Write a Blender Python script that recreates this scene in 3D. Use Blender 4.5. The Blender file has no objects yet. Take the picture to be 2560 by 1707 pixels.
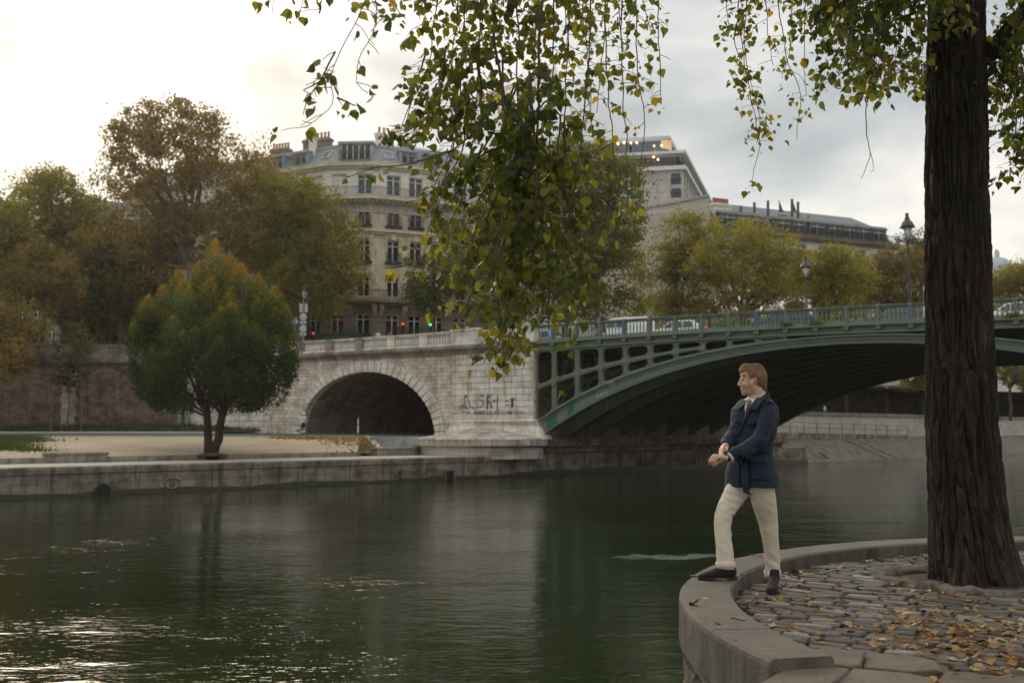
import bpy, bmesh, math, random
import numpy as np
from mathutils import Vector, Matrix
R = math.radians; PI = math.pi
random.seed(7); RNG = np.random.default_rng(7)
sc = bpy.context.scene
COL = sc.collection

# ------------------------------------------------------------------ camera
F = 2489.0; PITCH = R(5.07); ZC = 3.2            # focal length in photo pixels, tilt, eye height above the water
cam = bpy.data.cameras.new('camera'); camo = bpy.data.objects.new('camera', cam); COL.objects.link(camo)
camo.location = (0, 0, ZC); camo.rotation_euler = (PI/2 + PITCH, 0, 0)
cam.sensor_width = 36; cam.lens = 35; cam.clip_start = .1; cam.clip_end = 3000
cam.dof.use_dof = True; cam.dof.focus_distance = 7.9; cam.dof.aperture_fstop = 2.6
sc.camera = camo

def ray(px, py):
    u = -(py-853.5)/F
    return Vector(((px-1280)/F, math.cos(PITCH)-u*math.sin(PITCH), math.sin(PITCH)+u*math.cos(PITCH)))
def at(px, py, Y):                               # point at depth Y seen at a photo pixel
    d = ray(px, py); return d*(Y/d.y) + Vector((0, 0, ZC))
def gz(px, py, z):
    d = ray(px, py); return d*((z-ZC)/d.z) + Vector((0, 0, ZC))
def zy(py, Y): return at(1280, py, Y).z
D = 1.08844

# ------------------------------------------------------------------ tags
def tag(o, label=None, cat=None, group=None, kind=None):
    if label: o['label'] = label
    if cat: o['category'] = cat
    if group: o['group'] = group
    if kind: o['kind'] = kind
    return o
def empty(name, loc=(0,0,0), rz=0, label=None, cat=None, group=None):
    o = bpy.data.objects.new(name, None); COL.objects.link(o)
    o.location = loc; o.rotation_euler = (0, 0, rz); o.empty_display_size = .2
    return tag(o, label, cat, group)
def children(o): return [c for c in bpy.data.objects if c.parent == o]
def copy_tree(o, parent=None, label=None):
    c = o.copy(); COL.objects.link(c)
    if parent: c.parent = parent
    for ch in children(o): copy_tree(ch, c)
    if label: c['label'] = label
    return c

# ------------------------------------------------------------------ mesh building
def link(name, me, mat, parent=None, smooth=False):
    o = bpy.data.objects.new(name, me); COL.objects.link(o)
    if mat is not None:
        for m in (mat if isinstance(mat, (list, tuple)) else [mat]): me.materials.append(m)
    if parent: o.parent = parent
    if smooth and len(me.polygons): me.polygons.foreach_set('use_smooth', [True]*len(me.polygons))
    return o
def auto_uv(me):
    n = len(me.polygons)
    if not n: return
    uv = me.uv_layers.new(name='UVMap')
    nl = len(me.loops)
    vi = np.empty(nl, np.int32); me.loops.foreach_get('vertex_index', vi)
    co = np.empty(len(me.vertices)*3, np.float32); me.vertices.foreach_get('co', co); co = co.reshape(-1, 3)
    nr = np.empty(n*3, np.float32); me.polygons.foreach_get('normal', nr); nr = nr.reshape(-1, 3)
    lt = np.empty(n, np.int32); me.polygons.foreach_get('loop_total', lt)
    N = np.repeat(nr, lt, 0); P = co[vi]
    t = np.stack([-N[:,1], N[:,0]], 1); L = np.linalg.norm(t, axis=1)
    flat = L < .5
    t = t/np.maximum(L, 1e-6)[:,None]
    u = P[:,0]*t[:,0]+P[:,1]*t[:,1]; v = P[:,2].copy()
    u[flat] = P[flat,0]; v[flat] = P[flat,1]
    uv.data.foreach_set('uv', np.stack([u, v], 1).astype(np.float32).ravel())
class MB:
    def __init__(s): s.v = []; s.f = []; s.mi = []; s.cur = 0; s.M = None
    def add(s, vs, fs):
        b = len(s.v)
        for p in vs:
            p = Vector(p); s.v.append(s.M @ p if s.M else p)
        for f in fs: s.f.append([b+i for i in f]); s.mi.append(s.cur)
    def box(s, x0, x1, y0, y1, z0, z1):
        s.add([(x0,y0,z0),(x1,y0,z0),(x1,y1,z0),(x0,y1,z0),(x0,y0,z1),(x1,y0,z1),(x1,y1,z1),(x0,y1,z1)],
              [(0,3,2,1),(4,5,6,7),(0,1,5,4),(1,2,6,5),(2,3,7,6),(3,0,4,7)])
    def quad(s, a, b, c, d): s.add([a,b,c,d], [(0,1,2,3)])
    def prism(s, poly, ext):                      # polygon of points swept by vector ext
        n = len(poly); e = Vector(ext)
        s.add([Vector(p) for p in poly]+[Vector(p)+e for p in poly],
              [tuple(range(n))[::-1], tuple(range(n, 2*n))]+[(i,(i+1)%n,n+(i+1)%n,n+i) for i in range(n)])
    def rings(s, rs, closed=True, caps=True):     # loft through rings of equal vertex count
        n = len(rs[0]); b = []
        for r in rs: b += [Vector(p) for p in r]
        fs = []
        for k in range(len(rs)-1):
            for i in range(n if closed else n-1):
                j = (i+1) % n
                fs.append((k*n+i, k*n+j, (k+1)*n+j, (k+1)*n+i))
        if caps and closed:
            fs.append(tuple(range(n))[::-1]); fs.append(tuple((len(rs)-1)*n+i for i in range(n)))
        s.add(b, fs)
    def tube(s, pts, rad, seg=8, caps=True, flat=1.0):
        pts = [Vector(p) for p in pts]
        if not hasattr(rad, '__len__'): rad = [rad]*len(pts)
        rs = []; up = None
        for i, p in enumerate(pts):
            t = (pts[min(i+1, len(pts)-1)]-pts[max(i-1, 0)])
            if t.length < 1e-9: t = Vector((0,0,1))
            t.normalize()
            if up is None: up = t.orthogonal().normalized()
            x = (up - t*up.dot(t))
            x = x.normalized() if x.length > 1e-6 else t.orthogonal().normalized()
            up = x; y = t.cross(x)
            rs.append([p + x*(rad[i]*math.cos(2*PI*k/seg)) + y*(rad[i]*flat*math.sin(2*PI*k/seg)) for k in range(seg)])
        s.rings(rs, caps=caps)
    def bar(s, a, b, w, h=None):                  # square bar between two points
        a = Vector(a); b = Vector(b); h = h or w; t = (b-a).normalized()
        x = t.cross(Vector((0,0,1)))
        x = x.normalized() if x.length > 1e-4 else Vector((1,0,0))
        y = x.cross(t)
        r = lambda p: [p-x*w/2-y*h/2, p+x*w/2-y*h/2, p+x*w/2+y*h/2, p-x*w/2+y*h/2]
        s.rings([r(a), r(b)])
    def lathe(s, prof, c=(0,0,0), seg=16, a0=0, a1=2*PI):
        c = Vector(c); full = abs(a1-a0-2*PI) < 1e-6; n = seg if full else seg+1
        rs = [[c+Vector((r*math.cos(a0+(a1-a0)*k/seg), r*math.sin(a0+(a1-a0)*k/seg), z)) for k in range(n)] for r, z in prof]
        s.rings(rs, closed=full, caps=full)
    def ell(s, c, r, rot=None, nu=16, nv=10):
        c = Vector(c); vs = []; fs = []
        rs = []
        for j in range(nv+1):
            th = PI*j/nv; th = min(max(th, .02), PI-.02); ring = []
            for i in range(nu):
                ph = 2*PI*i/nu
                q = Vector((r[0]*math.sin(th)*math.cos(ph), r[1]*math.sin(th)*math.sin(ph), -r[2]*math.cos(th)))
                ring.append(c+(rot @ q if rot else q))
            rs.append(ring)
        s.rings(rs)
    def mesh(s, name, uv=True, bevel=0, recalc=True):
        me = bpy.data.meshes.new(name); me.from_pydata(s.v, [], s.f)
        if recalc or bevel:
            bm = bmesh.new(); bm.from_mesh(me)
            if len(s.mi) == len(bm.faces):
                bm.faces.ensure_lookup_table()
                for f, m in zip(bm.faces, s.mi): f.material_index = m
            if recalc: bmesh.ops.recalc_face_normals(bm, faces=bm.faces)
            if bevel:
                ed = [e for e in bm.edges if len(e.link_faces) == 2 and e.calc_face_angle(0) > .6]
                bmesh.ops.bevel(bm, geom=ed, offset=bevel, segments=1, affect='EDGES', clamp_overlap=True)
            bm.to_mesh(me); bm.free()
        elif any(s.mi): me.polygons.foreach_set('material_index', s.mi)
        if uv: auto_uv(me)
        return me
    def build(s, name, mat, parent=None, smooth=False, bevel=0, recalc=True):
        return link(name, s.mesh(name, bevel=bevel, recalc=recalc), mat, parent, smooth)
def np_mesh(name, V, faces_n, mat, parent=None, uv=None, smooth=False):
    """V (m,k,3): m polygons of k vertices each, unshared"""
    m, k = V.shape[:2]
    me = bpy.data.meshes.new(name)
    me.vertices.add(m*k); me.vertices.foreach_set('co', V.astype(np.float32).ravel())
    me.loops.add(m*k); me.loops.foreach_set('vertex_index', np.arange(m*k, dtype=np.int32))
    me.polygons.add(m); me.polygons.foreach_set('loop_start', np.arange(0, m*k, k, dtype=np.int32))
    me.update(calc_edges=True)
    return link(name, me, mat, parent, smooth)
def grid_mesh(name, P, mat, parent=None, smooth=True):
    """P (a,b,3) grid"""
    a, b = P.shape[:2]
    me = bpy.data.meshes.new(name)
    idx = np.arange(a*b).reshape(a, b)
    q = np.stack([idx[:-1,:-1], idx[1:,:-1], idx[1:,1:], idx[:-1,1:]], -1).reshape(-1, 4)
    me.from_pydata(P.reshape(-1, 3).tolist(), [], q.tolist())
    me.update()
    if len(me.polygons) and me.polygons[len(me.polygons)//2].normal.z < 0: me.flip_normals()
    auto_uv(me)
    return link(name, me, mat, parent, smooth)

# ------------------------------------------------------------------ materials
class NT:
    def __init__(s, name):
        s.m = bpy.data.materials.new(name); s.m.use_nodes = True; s.t = s.m.node_tree
        s.b = s.t.nodes['Principled BSDF']; s.out = s.t.nodes['Material Output']
    def n(s, typ, **kw):
        nd = s.t.nodes.new(typ)
        for k, v in kw.items():
            if k in nd.inputs.keys(): nd.inputs[k].default_value = v
            else: setattr(nd, k, v)
        return nd
    def l(s, a, b): s.t.links.new(a, b)
    def coord(s, kind='Object', scale=(1,1,1), rot=(0,0,0)):
        tc = s.n('ShaderNodeTexCoord'); mp = s.n('ShaderNodeMapping')
        mp.inputs['Scale'].default_value = scale; mp.inputs['Rotation'].default_value = rot
        s.l(tc.outputs[kind], mp.inputs['Vector']); return mp.outputs['Vector']
    def noise(s, vec, scale=5, detail=4, rough=.6, dist=0):
        nd = s.n('ShaderNodeTexNoise'); nd.inputs['Scale'].default_value = scale
        nd.inputs['Detail'].default_value = detail; nd.inputs['Roughness'].default_value = rough
        nd.inputs['Distortion'].default_value = dist
        s.l(vec, nd.inputs['Vector']); return nd.outputs['Fac']
    def ramp(s, fac, stops):
        nd = s.n('ShaderNodeValToRGB'); e = nd.color_ramp.elements
        while len(e) < len(stops): e.new(.5)
        for k, (p, c) in enumerate(stops):
            e[k].position = p; e[k].color = (c, c, c, 1) if not hasattr(c, '__len__') else (*c, 1)
        s.l(fac, nd.inputs['Fac']); return nd.outputs['Color']
    def mix(s, fac, a, b, mode='MIX'):
        nd = s.n('ShaderNodeMix', data_type='RGBA', blend_type=mode)
        for sock, v in ((nd.inputs[0], fac), (nd.inputs[6], a), (nd.inputs[7], b)):
            if isinstance(v, bpy.types.NodeSocket): s.l(v, sock)
            elif hasattr(v, '__len__'): sock.default_value = (*v[:3], 1)
            else: sock.default_value = v if sock == nd.inputs[0] else (v, v, v, 1)
        return nd.outputs[2]
    def math(s, op, a, b=0.0):
        nd = s.n('ShaderNodeMath', operation=op)
        for sock, v in ((nd.inputs[0], a), (nd.inputs[1], b)):
            if isinstance(v, bpy.types.NodeSocket): s.l(v, sock)
            else: sock.default_value = v
        return nd.outputs[0]
    def bump(s, h, strength=.5, dist=.02, prev=None):
        nd = s.n('ShaderNodeBump'); nd.inputs['Strength'].default_value = strength; nd.inputs['Distance'].default_value = dist
        s.l(h, nd.inputs['Height'])
        if prev: s.l(prev, nd.inputs['Normal'])
        return nd.outputs['Normal']
    def set(s, col=None, rough=None, normal=None, **kw):
        for k, v in (('Base Color', col), ('Roughness', rough), ('Normal', normal)):
            if v is None: continue
            if isinstance(v, bpy.types.NodeSocket): s.l(v, s.b.inputs[k])
            elif hasattr(v, '__len__'): s.b.inputs[k].default_value = (*v[:3], 1)
            else: s.b.inputs[k].default_value = v
        for k, v in kw.items(): s.b.inputs[k.replace('_', ' ')].default_value = v
        return s.m
def plain(name, col, rough=.6, metal=0, var=.25, scale=6, bump=0, bscale=30, emit=None, spec=.5):
    t = NT(name); v = t.coord('Object')
    c = t.mix(t.ramp(t.noise(v, scale, 5), [(.3, 0), (.7, 1)]), tuple(x*(1-var) for x in col), tuple(min(1, x*(1+var)) for x in col))
    nrm = t.bump(t.noise(v, bscale, 4), bump, .01) if bump else None
    t.set(c, rough, nrm, Metallic=metal)
    t.b.inputs['Specular IOR Level'].default_value = spec
    if emit:
        t.b.inputs['Emission Color'].default_value = (*emit[:3], 1); t.b.inputs['Emission Strength'].default_value = emit[3]
    return t.m
def masonry(name, c1, c2, mortar, bw=.5, bh=.25, msize=.012, rough=.85, stain=(.3,.26,.22), stain_amt=.5, bump=.5, squash=1.0, irregular=.0, off=.5, grime=1.2):
    """ashlar or rubble laid in courses, with vertical rain streaks and blotches"""
    t = NT(name); uv = t.coord('UV')
    if irregular:
        w = t.n('ShaderNodeTexNoise'); w.inputs['Scale'].default_value = 1.6; t.l(uv, w.inputs['Vector'])
        ad = t.n('ShaderNodeVectorMath', operation='MULTIPLY_ADD'); t.l(w.outputs['Color'], ad.inputs[0]); ad.inputs[1].default_value = (irregular,)*3
        t.l(uv, ad.inputs[2]); uvb = ad.outputs[0]
    else: uvb = uv
    br = t.n('ShaderNodeTexBrick'); t.l(uvb, br.inputs['Vector'])
    br.offset = off; br.squash = squash
    br.inputs['Scale'].default_value = 1; br.inputs['Brick Width'].default_value = bw; br.inputs['Row Height'].default_value = bh
    br.inputs['Mortar Size'].default_value = msize; br.inputs['Mortar Smooth'].default_value = .3; br.inputs['Bias'].default_value = 0
    br.inputs['Color1'].default_value = (*c1, 1); br.inputs['Color2'].default_value = (*c2, 1); br.inputs['Mortar'].default_value = (*mortar, 1)
    n1 = t.noise(uv, .9, 6, .65); 
    st = t.noise(t.coord('UV', (2.2, .16, 1)), 1.6, 5, .7)
    fine = t.noise(uv, 9, 6, .7)
    c = t.mix(t.ramp(fine, [(.3, 0), (.75, .55)]), br.outputs['Color'], t.mix(1, br.outputs['Color'], .55, 'MULTIPLY'))
    k = t.math('MULTIPLY', t.ramp(n1, [(.42, 0), (.62, 1)]), stain_amt)
    c = t.mix(k, c, t.mix(1, c, stain, 'MULTIPLY'))
    k2 = t.math('MULTIPLY', t.ramp(st, [(.5, 0), (.68, 1)]), stain_amt*grime)
    c = t.mix(k2, c, t.mix(1, c, stain, 'MULTIPLY'))
    h = t.math('ADD', t.math('MULTIPLY', br.outputs['Fac'], -1.0), t.math('MULTIPLY', fine, .5))
    return t.set(c, rough, t.bump(h, bump, .03))
def foliage(name, cols, trans=.45, noise_scale=.25, rough=.55, top=None, hole=False):
    """leaves: colour varies leaf by leaf and clump by clump; light comes through"""
    t = NT(name)
    geo = t.n('ShaderNodeNewGeometry'); rnd = geo.outputs['Random Per Island']
    n = t.noise(t.coord('Object'), noise_scale, 3, .6)
    f = t.math('ADD', t.math('MULTIPLY', rnd, .55), t.math('MULTIPLY', t.math('SUBTRACT', n, .28), .95))
    if top:                                       # autumn colour comes to the upper shoots first
        sep = t.n('ShaderNodeSeparateXYZ'); t.l(t.coord('Object'), sep.inputs[0])
        k = t.math('MULTIPLY', t.math('SUBTRACT', sep.outputs['Z'], top[0]), 1/(top[1]-top[0]))
        f = t.math('ADD', t.math('MULTIPLY', f, .62), t.math('MULTIPLY', t.math('MAXIMUM', k, -.25), .42))
    c = t.ramp(f, cols)
    t.set(c, rough, Specular_IOR_Level=.35)
    tr = t.n('ShaderNodeBsdfTranslucent')
    hs = t.n('ShaderNodeHueSaturation', Value=1.5, Saturation=1.1); t.l(c, hs.inputs['Color']); t.l(hs.outputs[0], tr.inputs['Color'])
    mx = t.n('ShaderNodeMixShader'); mx.inputs[0].default_value = trans
    t.l(t.b.outputs[0], mx.inputs[1]); t.l(tr.outputs[0], mx.inputs[2]); t.l(mx.outputs[0], t.out.inputs['Surface'])
    return t.m

# ------------------------------------------------------------------ foliage geometry
def rand_dirs(n, g):
    v = g.normal(size=(n, 3)); return v/np.linalg.norm(v, axis=1)[:,None]
def leaf_quads(P, size, g, droop=.0, asp=.8, out=None):
    n = len(P); a = rand_dirs(n, g)
    if out is not None: a = a*.75+out*.7; a /= np.linalg.norm(a, axis=1)[:,None]
    a[:,2] -= droop; a /= np.linalg.norm(a, axis=1)[:,None]
    b = np.cross(a, rand_dirs(n, g)); b /= np.linalg.norm(b, axis=1)[:,None]
    s = size*(.6+.8*g.random(n))[:,None]
    return np.stack([P-a*s*.5, P+b*s*asp*.5-a*s*.05, P+a*s*.6, P-b*s*asp*.5-a*s*.05], 1)
def crown_pts(blobs, n_sub, n_leaf, sub_r, g, fill=.35, up=0.):
    """sub-clumps over the outside of big lobes (some inside), leaves gathered round the sub-clumps"""
    B = np.array([b[0] for b in blobs], float); Rr = np.array([b[1] for b in blobs], float)
    w = (Rr[:,0]*Rr[:,2]); w /= w.sum()
    k = g.choice(len(blobs), n_sub, p=w)
    d = rand_dirs(n_sub, g); d[:,2] += .12; 
    rr = np.where(g.random(n_sub) < fill, g.random(n_sub)**.5*.85, .82+.24*g.random(n_sub))
    C = B[k]+d*Rr[k]*rr[:,None]
    sr = sub_r*(.5+.9*g.random(n_sub))
    j = g.integers(0, n_sub, n_leaf)
    off = g.normal(size=(n_leaf, 3))*.5; off[:,2] *= .75
    P = C[j]+off*sr[j][:,None]
    if up: P[:,2] += up*np.abs(g.normal(size=n_leaf))*sr[j]
    return P, d[j], C
def limb_mesh(mb, a, b, r0, r1, g, n=6, wob=.04, seg=7):
    a = np.array(a, float); b = np.array(b, float); L = np.linalg.norm(b-a); pts = []; rad = []
    for i in range(n+1):
        t = i/n; p = a+(b-a)*t; p[2] += math.sin(PI*t)*L*.05
        if 0 < i < n: p += g.normal(size=3)*wob*L*.5
        pts.append(p); rad.append(r0+(r1-r0)*t)
    mb.tube(pts, rad, seg); return pts
# ------------------------------------------------------------------ sky and sun
SUN_AZ, SUN_EL = R(-20.5), R(20.5)
SUN = Vector((math.sin(SUN_AZ)*math.cos(SUN_EL), math.cos(SUN_AZ)*math.cos(SUN_EL), math.sin(SUN_EL)))
world = bpy.data.worlds.new('World'); sc.world = world; world.use_nodes = True
wt = world.node_tree; wt.nodes.clear()
class W(NT):
    def __init__(s): s.t = wt
w = W()
sky = w.n('ShaderNodeTexSky', sky_type='NISHITA'); sky.sun_disc = False
sky.sun_elevation = SUN_EL; sky.sun_rotation = SUN_AZ % (2*PI); sky.air_density = 1.2; sky.dust_density = 3
bg1 = w.n('ShaderNodeBackground'); w.l(sky.outputs[0], bg1.inputs[0]); bg1.inputs[1].default_value = .1
vec = w.coord('Generated')
nrm = w.n('ShaderNodeVectorMath', operation='NORMALIZE'); w.l(vec, nrm.inputs[0]); dv = nrm.outputs[0]
dot = w.n('ShaderNodeVectorMath', operation='DOT_PRODUCT'); w.l(dv, dot.inputs[0]); dot.inputs[1].default_value = SUN
stretch = w.n('ShaderNodeMapping'); stretch.inputs['Scale'].default_value = (1, 1, 2.3); stretch.inputs['Location'].default_value = (1.35, .6, .2)
w.l(dv, stretch.inputs['Vector'])
n1 = w.noise(stretch.outputs[0], 2.6, 6, .52, .3)
n2 = w.noise(stretch.outputs[0], 6.5, 5, .5, .2)
cl = w.math('ADD', w.math('MULTIPLY', n1, .75), w.math('MULTIPLY', n2, .25))
cloud = w.ramp(cl, [(.38, (.37, .405, .43)), (.46, (.51, .545, .565)), (.53, (.68, .69, .685)), (.61, (.97, .93, .86))])
g1 = w.math('POWER', w.math('MAXIMUM', dot.outputs['Value'], 0), 14)
g2 = w.math('POWER', w.math('MAXIMUM', dot.outputs['Value'], 0), 120)
g3 = w.math('POWER', w.math('MAXIMUM', dot.outputs['Value'], 0), 900)
glow = w.math('ADD', w.math('ADD', w.math('MULTIPLY', g1, .14), w.math('MULTIPLY', g2, .6)), w.math('MULTIPLY', g3, 3.0))
wm = w.n('ShaderNodeVectorMath', operation='SCALE'); wm.inputs[0].default_value = (1.0, .90, .74); w.l(glow, wm.inputs['Scale'])
thick = w.ramp(cl, [(.38, .35), (.6, 1.0)])       # thick cloud holds the glow back
wm2 = w.mix(1, thick, wm.outputs[0], 'MULTIPLY')
tot = w.mix(1, cloud, wm2, 'ADD')
sepz = w.n('ShaderNodeSeparateXYZ'); w.l(dv, sepz.inputs[0])     # an overcast sky is brightest overhead
zen = w.ramp(sepz.outputs['Z'], [(.36, (.47,.47,.47)), (.85, (1.06,1.0,.92))])
zm3 = w.n('ShaderNodeVectorMath', operation='MULTIPLY'); w.l(tot, zm3.inputs[0]); w.l(zen, zm3.inputs[1]); zm4 = w.n('ShaderNodeVectorMath', operation='SCALE'); w.l(zm3.outputs[0], zm4.inputs[0]); zm4.inputs['Scale'].default_value = 2.15; tot = zm4.outputs[0]
bg2 = w.n('ShaderNodeBackground'); w.l(tot, bg2.inputs[0]); bg2.inputs[1].default_value = 1.0
mx = w.n('ShaderNodeMixShader'); mx.inputs[0].default_value = .93
w.l(bg1.outputs[0], mx.inputs[1]); w.l(bg2.outputs[0], mx.inputs[2])
wo = w.n('ShaderNodeOutputWorld'); w.l(mx.outputs[0], wo.inputs[0])
sun = bpy.data.lights.new('sun', 'SUN'); sun.energy = 1.9; sun.angle = R(26); sun.color = (1, .83, .62)
suno = bpy.data.objects.new('sun', sun); COL.objects.link(suno); suno.location = (-20, 40, 40)
suno.rotation_euler = (-SUN).to_track_quat('-Z', 'Y').to_euler()
sc.view_settings.view_transform = 'Standard'; sc.view_settings.look = 'None'; sc.view_settings.exposure = .12; sc.view_settings.gamma = 1
# ------------------------------------------------------------------ the river and the far bank
QA = Vector((-23.47, 46.11, 0)); QD = Vector((.7172, .6968, 0)).normalized(); QN = Vector((-QD.y, QD.x, 0))   # far quay edge, its run, and inland
def q(s, o, z): return QA + QD*s + QN*o + Vector((0, 0, z))
t = NT('river_water')
v = t.coord('Object')
wv = t.coord('Object', (.8, 1.5, 1), (0, 0, R(10)))
big = t.noise(wv, .35, 3, .5, .4)
mid = t.math('POWER', t.noise(wv, 1.7, 2, .5, .6), 2.2)
fin = t.noise(wv, 6.5, 3, .6, .4)
patch = t.ramp(t.noise(t.coord('Object', (.35, .9, 1), (0, 0, R(-10))), .30, 3, .55, .6), [(.40, .38), (.56, .60), (.70, 1.2)])
h = t.math('ADD', t.math('MULTIPLY', big, .38), t.math('ADD', t.math('MULTIPLY', mid, .54), t.math('MULTIPLY', fin, .19)))
t.set((.0115, .0185, .0065), .03, t.bump(t.math('MULTIPLY', h, patch), .60, .09), IOR=1.33)
M_water = t.m
mb = MB(); mb.add([(-700,-150,0),(700,-150,0),(700,1600,0),(-700,1600,0)], [(0,1,2,3)])
tag(mb.build('water', M_water), kind='structure')

def chop(x0, x1, yD, wy, amp, seed):             # a patch of short steep wavelets, such as a boat's wash leaves
    g = np.random.default_rng(seed); nx, ny = 150, 34; from mathutils import noise as mn_
    A, B = gz(x0*D, yD*D, 0), gz(x1*D, (yD-4)*D, 0); d = (B-A); n = Vector((-d.y, d.x, 0)).normalized(); Pq = np.zeros((nx, ny, 3))
    for i in range(nx):
        for j in range(ny):
            u, v = i/(nx-1), j/(ny-1)*2-1; p = A+d*u+n*(v*wy*(.5+.5*math.sin(PI*u))+.25*wy*math.sin(u*7+seed))
            e = math.sin(PI*u)**.6*(1-v*v)
            c = 1-abs(mn_.noise(Vector((p.x*1.3, p.y*3.4, seed))))*2; c2 = mn_.noise(Vector((p.x*4, p.y*9, seed+5)))
            Pq[i,j] = (p.x, p.y, -.004+.007*min(1, e*3)+e*(amp*max(0, c)**3*1.2+amp*.3*c2))
    tag(grid_mesh('water_wavelets', Pq, M_water), kind='structure')
chop(1395, 1665, 1279, .42, .045, 1)

M_quay = masonry('quay_stone', (.29,.25,.205), (.22,.19,.155), (.14,.12,.10), 2.4, .62, .02, stain=(.36,.31,.28), stain_amt=.95, bump=.4)
M_quaytop = plain('quay_paving', (.42,.385,.32), .9, var=.18, scale=2.5, bump=.3)
t = NT('wet_band'); M_wet = plain('algae_band', (.035,.036,.022), .5, var=.4, scale=5, bump=.4)
M_sand = None
t = NT('sand'); v = t.coord('Object')
c = t.mix(t.ramp(t.noise(v, .35, 5, .6), [(.35, 0), (.65, 1)]), (.44,.36,.26), (.35,.285,.20))
c = t.mix(t.math('MULTIPLY', t.ramp(t.noise(v, 7, 4, .7), [(.5, 0), (.7, 1)]), .35), c, (.25,.18,.10))
M_sand = t.set(c, .95, t.bump(t.noise(v, 20, 3), .4, .02))
M_grass = foliage('grass_blades', [(.2, (.035,.06,.015)), (.6, (.06,.09,.025)), (.9, (.13,.13,.04))], .3, .6)
M_dirt = plain('turf_soil', (.055,.06,.028), .95, var=.4, scale=3)
M_asphalt = plain('asphalt', (.075,.078,.08), .85, var=.15, scale=3, bump=.3, bscale=60)
M_kerb = masonry('kerb_stone', (.34,.31,.26), (.28,.25,.21), (.12,.1,.09), 1.1, .5, .012, stain_amt=.6)
M_holeshade = plain('hole_shade', (.01,.009,.008), .9)  # black that stands in for the shade inside the wall holes

ZQ = 1.42
# far quay wall, from beyond the left edge of the frame to the bridge
qw = empty('quay_wall', q(0,0,0), 0, 'long low grey stone quay wall along the far water edge under the sandy bank', 'quay wall')
qw.location = (0,0,0)
mb = MB()
S0, S1 = -60, 33.2
mb.prism([q(S0,0,-1.5), q(S0,0,ZQ-.30), q(S0,.9,ZQ-.30), q(S0,.9,-1.5)], QD*(S1-S0)); mb.build('wall', M_quay, qw)
mb = MB(); mb.prism([q(S0,-.07,ZQ-.30), q(S0,-.07,ZQ-.02), q(S0,-.03,ZQ+.02), q(S0,.9,ZQ+.02), q(S0,.9,ZQ-.30)], QD*(S1-S0)); mb.build('coping', M_quay, qw)
# waterline algae: an uneven strip standing 2 cm proud of the wall
mb = MB(); n = 90; top = []
for i in range(n+1):
    s = S0+(S1-S0)*i/n; top.append((s, .16+.09*random.random()+.05*math.sin(i*.7)))
for (s, z), (s2, z2) in zip(top, top[1:]):
    mb.add([q(s,-.03,-.4), q(s2,-.03,-.4), q(s2,-.03,z2), q(s,-.03,z), q(s2,.02,z2+.02), q(s,.02,z+.02)], [(0,1,2,3), (3,2,4,5)])
mb.build('algae', M_wet, qw)
def quay_hit(px, py):
    d = ray(px, py); o = Vector((0,0,ZC)); tt = (QA-o).dot(QN)/d.dot(QN); P = o+d*tt
    return (P-QA).dot(QD), P.z
def rot_q():                                     # frame standing on the quay face
    return Matrix(((QD.x, QN.x, 0, 0), (QD.y, QN.y, 0, 0), (0,0,1,0), (0,0,0,1)))
# drain pipe, square outfall, mooring recesses
s, z = quay_hit(254, 1228); mb = MB(); mb.M = Matrix.Translation(q(s,-.12,z)) @ rot_q() @ Matrix.Rotation(-PI/2, 4, 'X')
mb.lathe([(.34,0),(.34,-.1),(.40,-.1),(.40,.0)], seg=20)
pipe = mb.build('drain_outlet', M_wet); tag(pipe, 'round dark drain outlet in the far quay wall near the water, left of the tree', 'drain outlet')
mb = MB(); mb.M = Matrix.Translation(q(s,-.06,z)) @ rot_q() @ Matrix.Rotation(-PI/2, 4, 'X'); mb.lathe([(.335,0),(.335,.03)], seg=20); mb.build('opening', M_holeshade, pipe)  # black disc on the face, painted shade instead of a deep pipe
s, z = quay_hit(1124, 1189); mb = MB(); mb.M = Matrix.Translation(q(s,0,z)) @ rot_q()
for b in ((-.42,-.32,-.09,.02,-.42,.42), (.32,.42,-.09,.02,-.42,.42), (-.32,.32,-.09,.02,.32,.42), (-.32,.32,-.09,.02,-.42,-.32)): mb.box(*b)
of = mb.build('square_outfall', M_quay); tag(of, 'square dark outfall opening in the quay wall below the steps', 'outfall')
mb = MB(); mb.M = Matrix.Translation(q(s,0,z)) @ rot_q(); mb.box(-.318,.318,-.035,.02,-.318,.318); mb.build('opening', M_holeshade, of)  # black plate on the face, painted shade instead of a recess
for k, (px, py, lb) in enumerate(((430,1207,'oval mooring recess with iron ring in the quay wall under the tree'), (1000,1183,'oval mooring recess with iron ring in the quay wall left of the square outfall'))):
    s, z = quay_hit(px, py); mb = MB(); mb.M = Matrix.Translation(q(s,-.03,z)) @ rot_q()
    pts = [(.42*math.cos(a), 0, .26*math.sin(a)) for a in np.linspace(0, 2*PI, 25)]
    mb.tube(pts, .045, 6)
    o = mb.build('mooring_recess', M_quay, smooth=True); tag(o, lb, 'mooring recess', 'mooring recesses in the quay wall')
    mb = MB(); mb.M = Matrix.Translation(q(s,-.05,z)) @ rot_q()
    mb.tube([(.13*math.cos(a), 0, -.04+.13*math.sin(a)) for a in np.linspace(0, 2*PI, 17)], .025, 6); mb.build('ring', plain('rusty_iron_%d' % k, (.06,.04,.03), .7), o, smooth=True)

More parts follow.
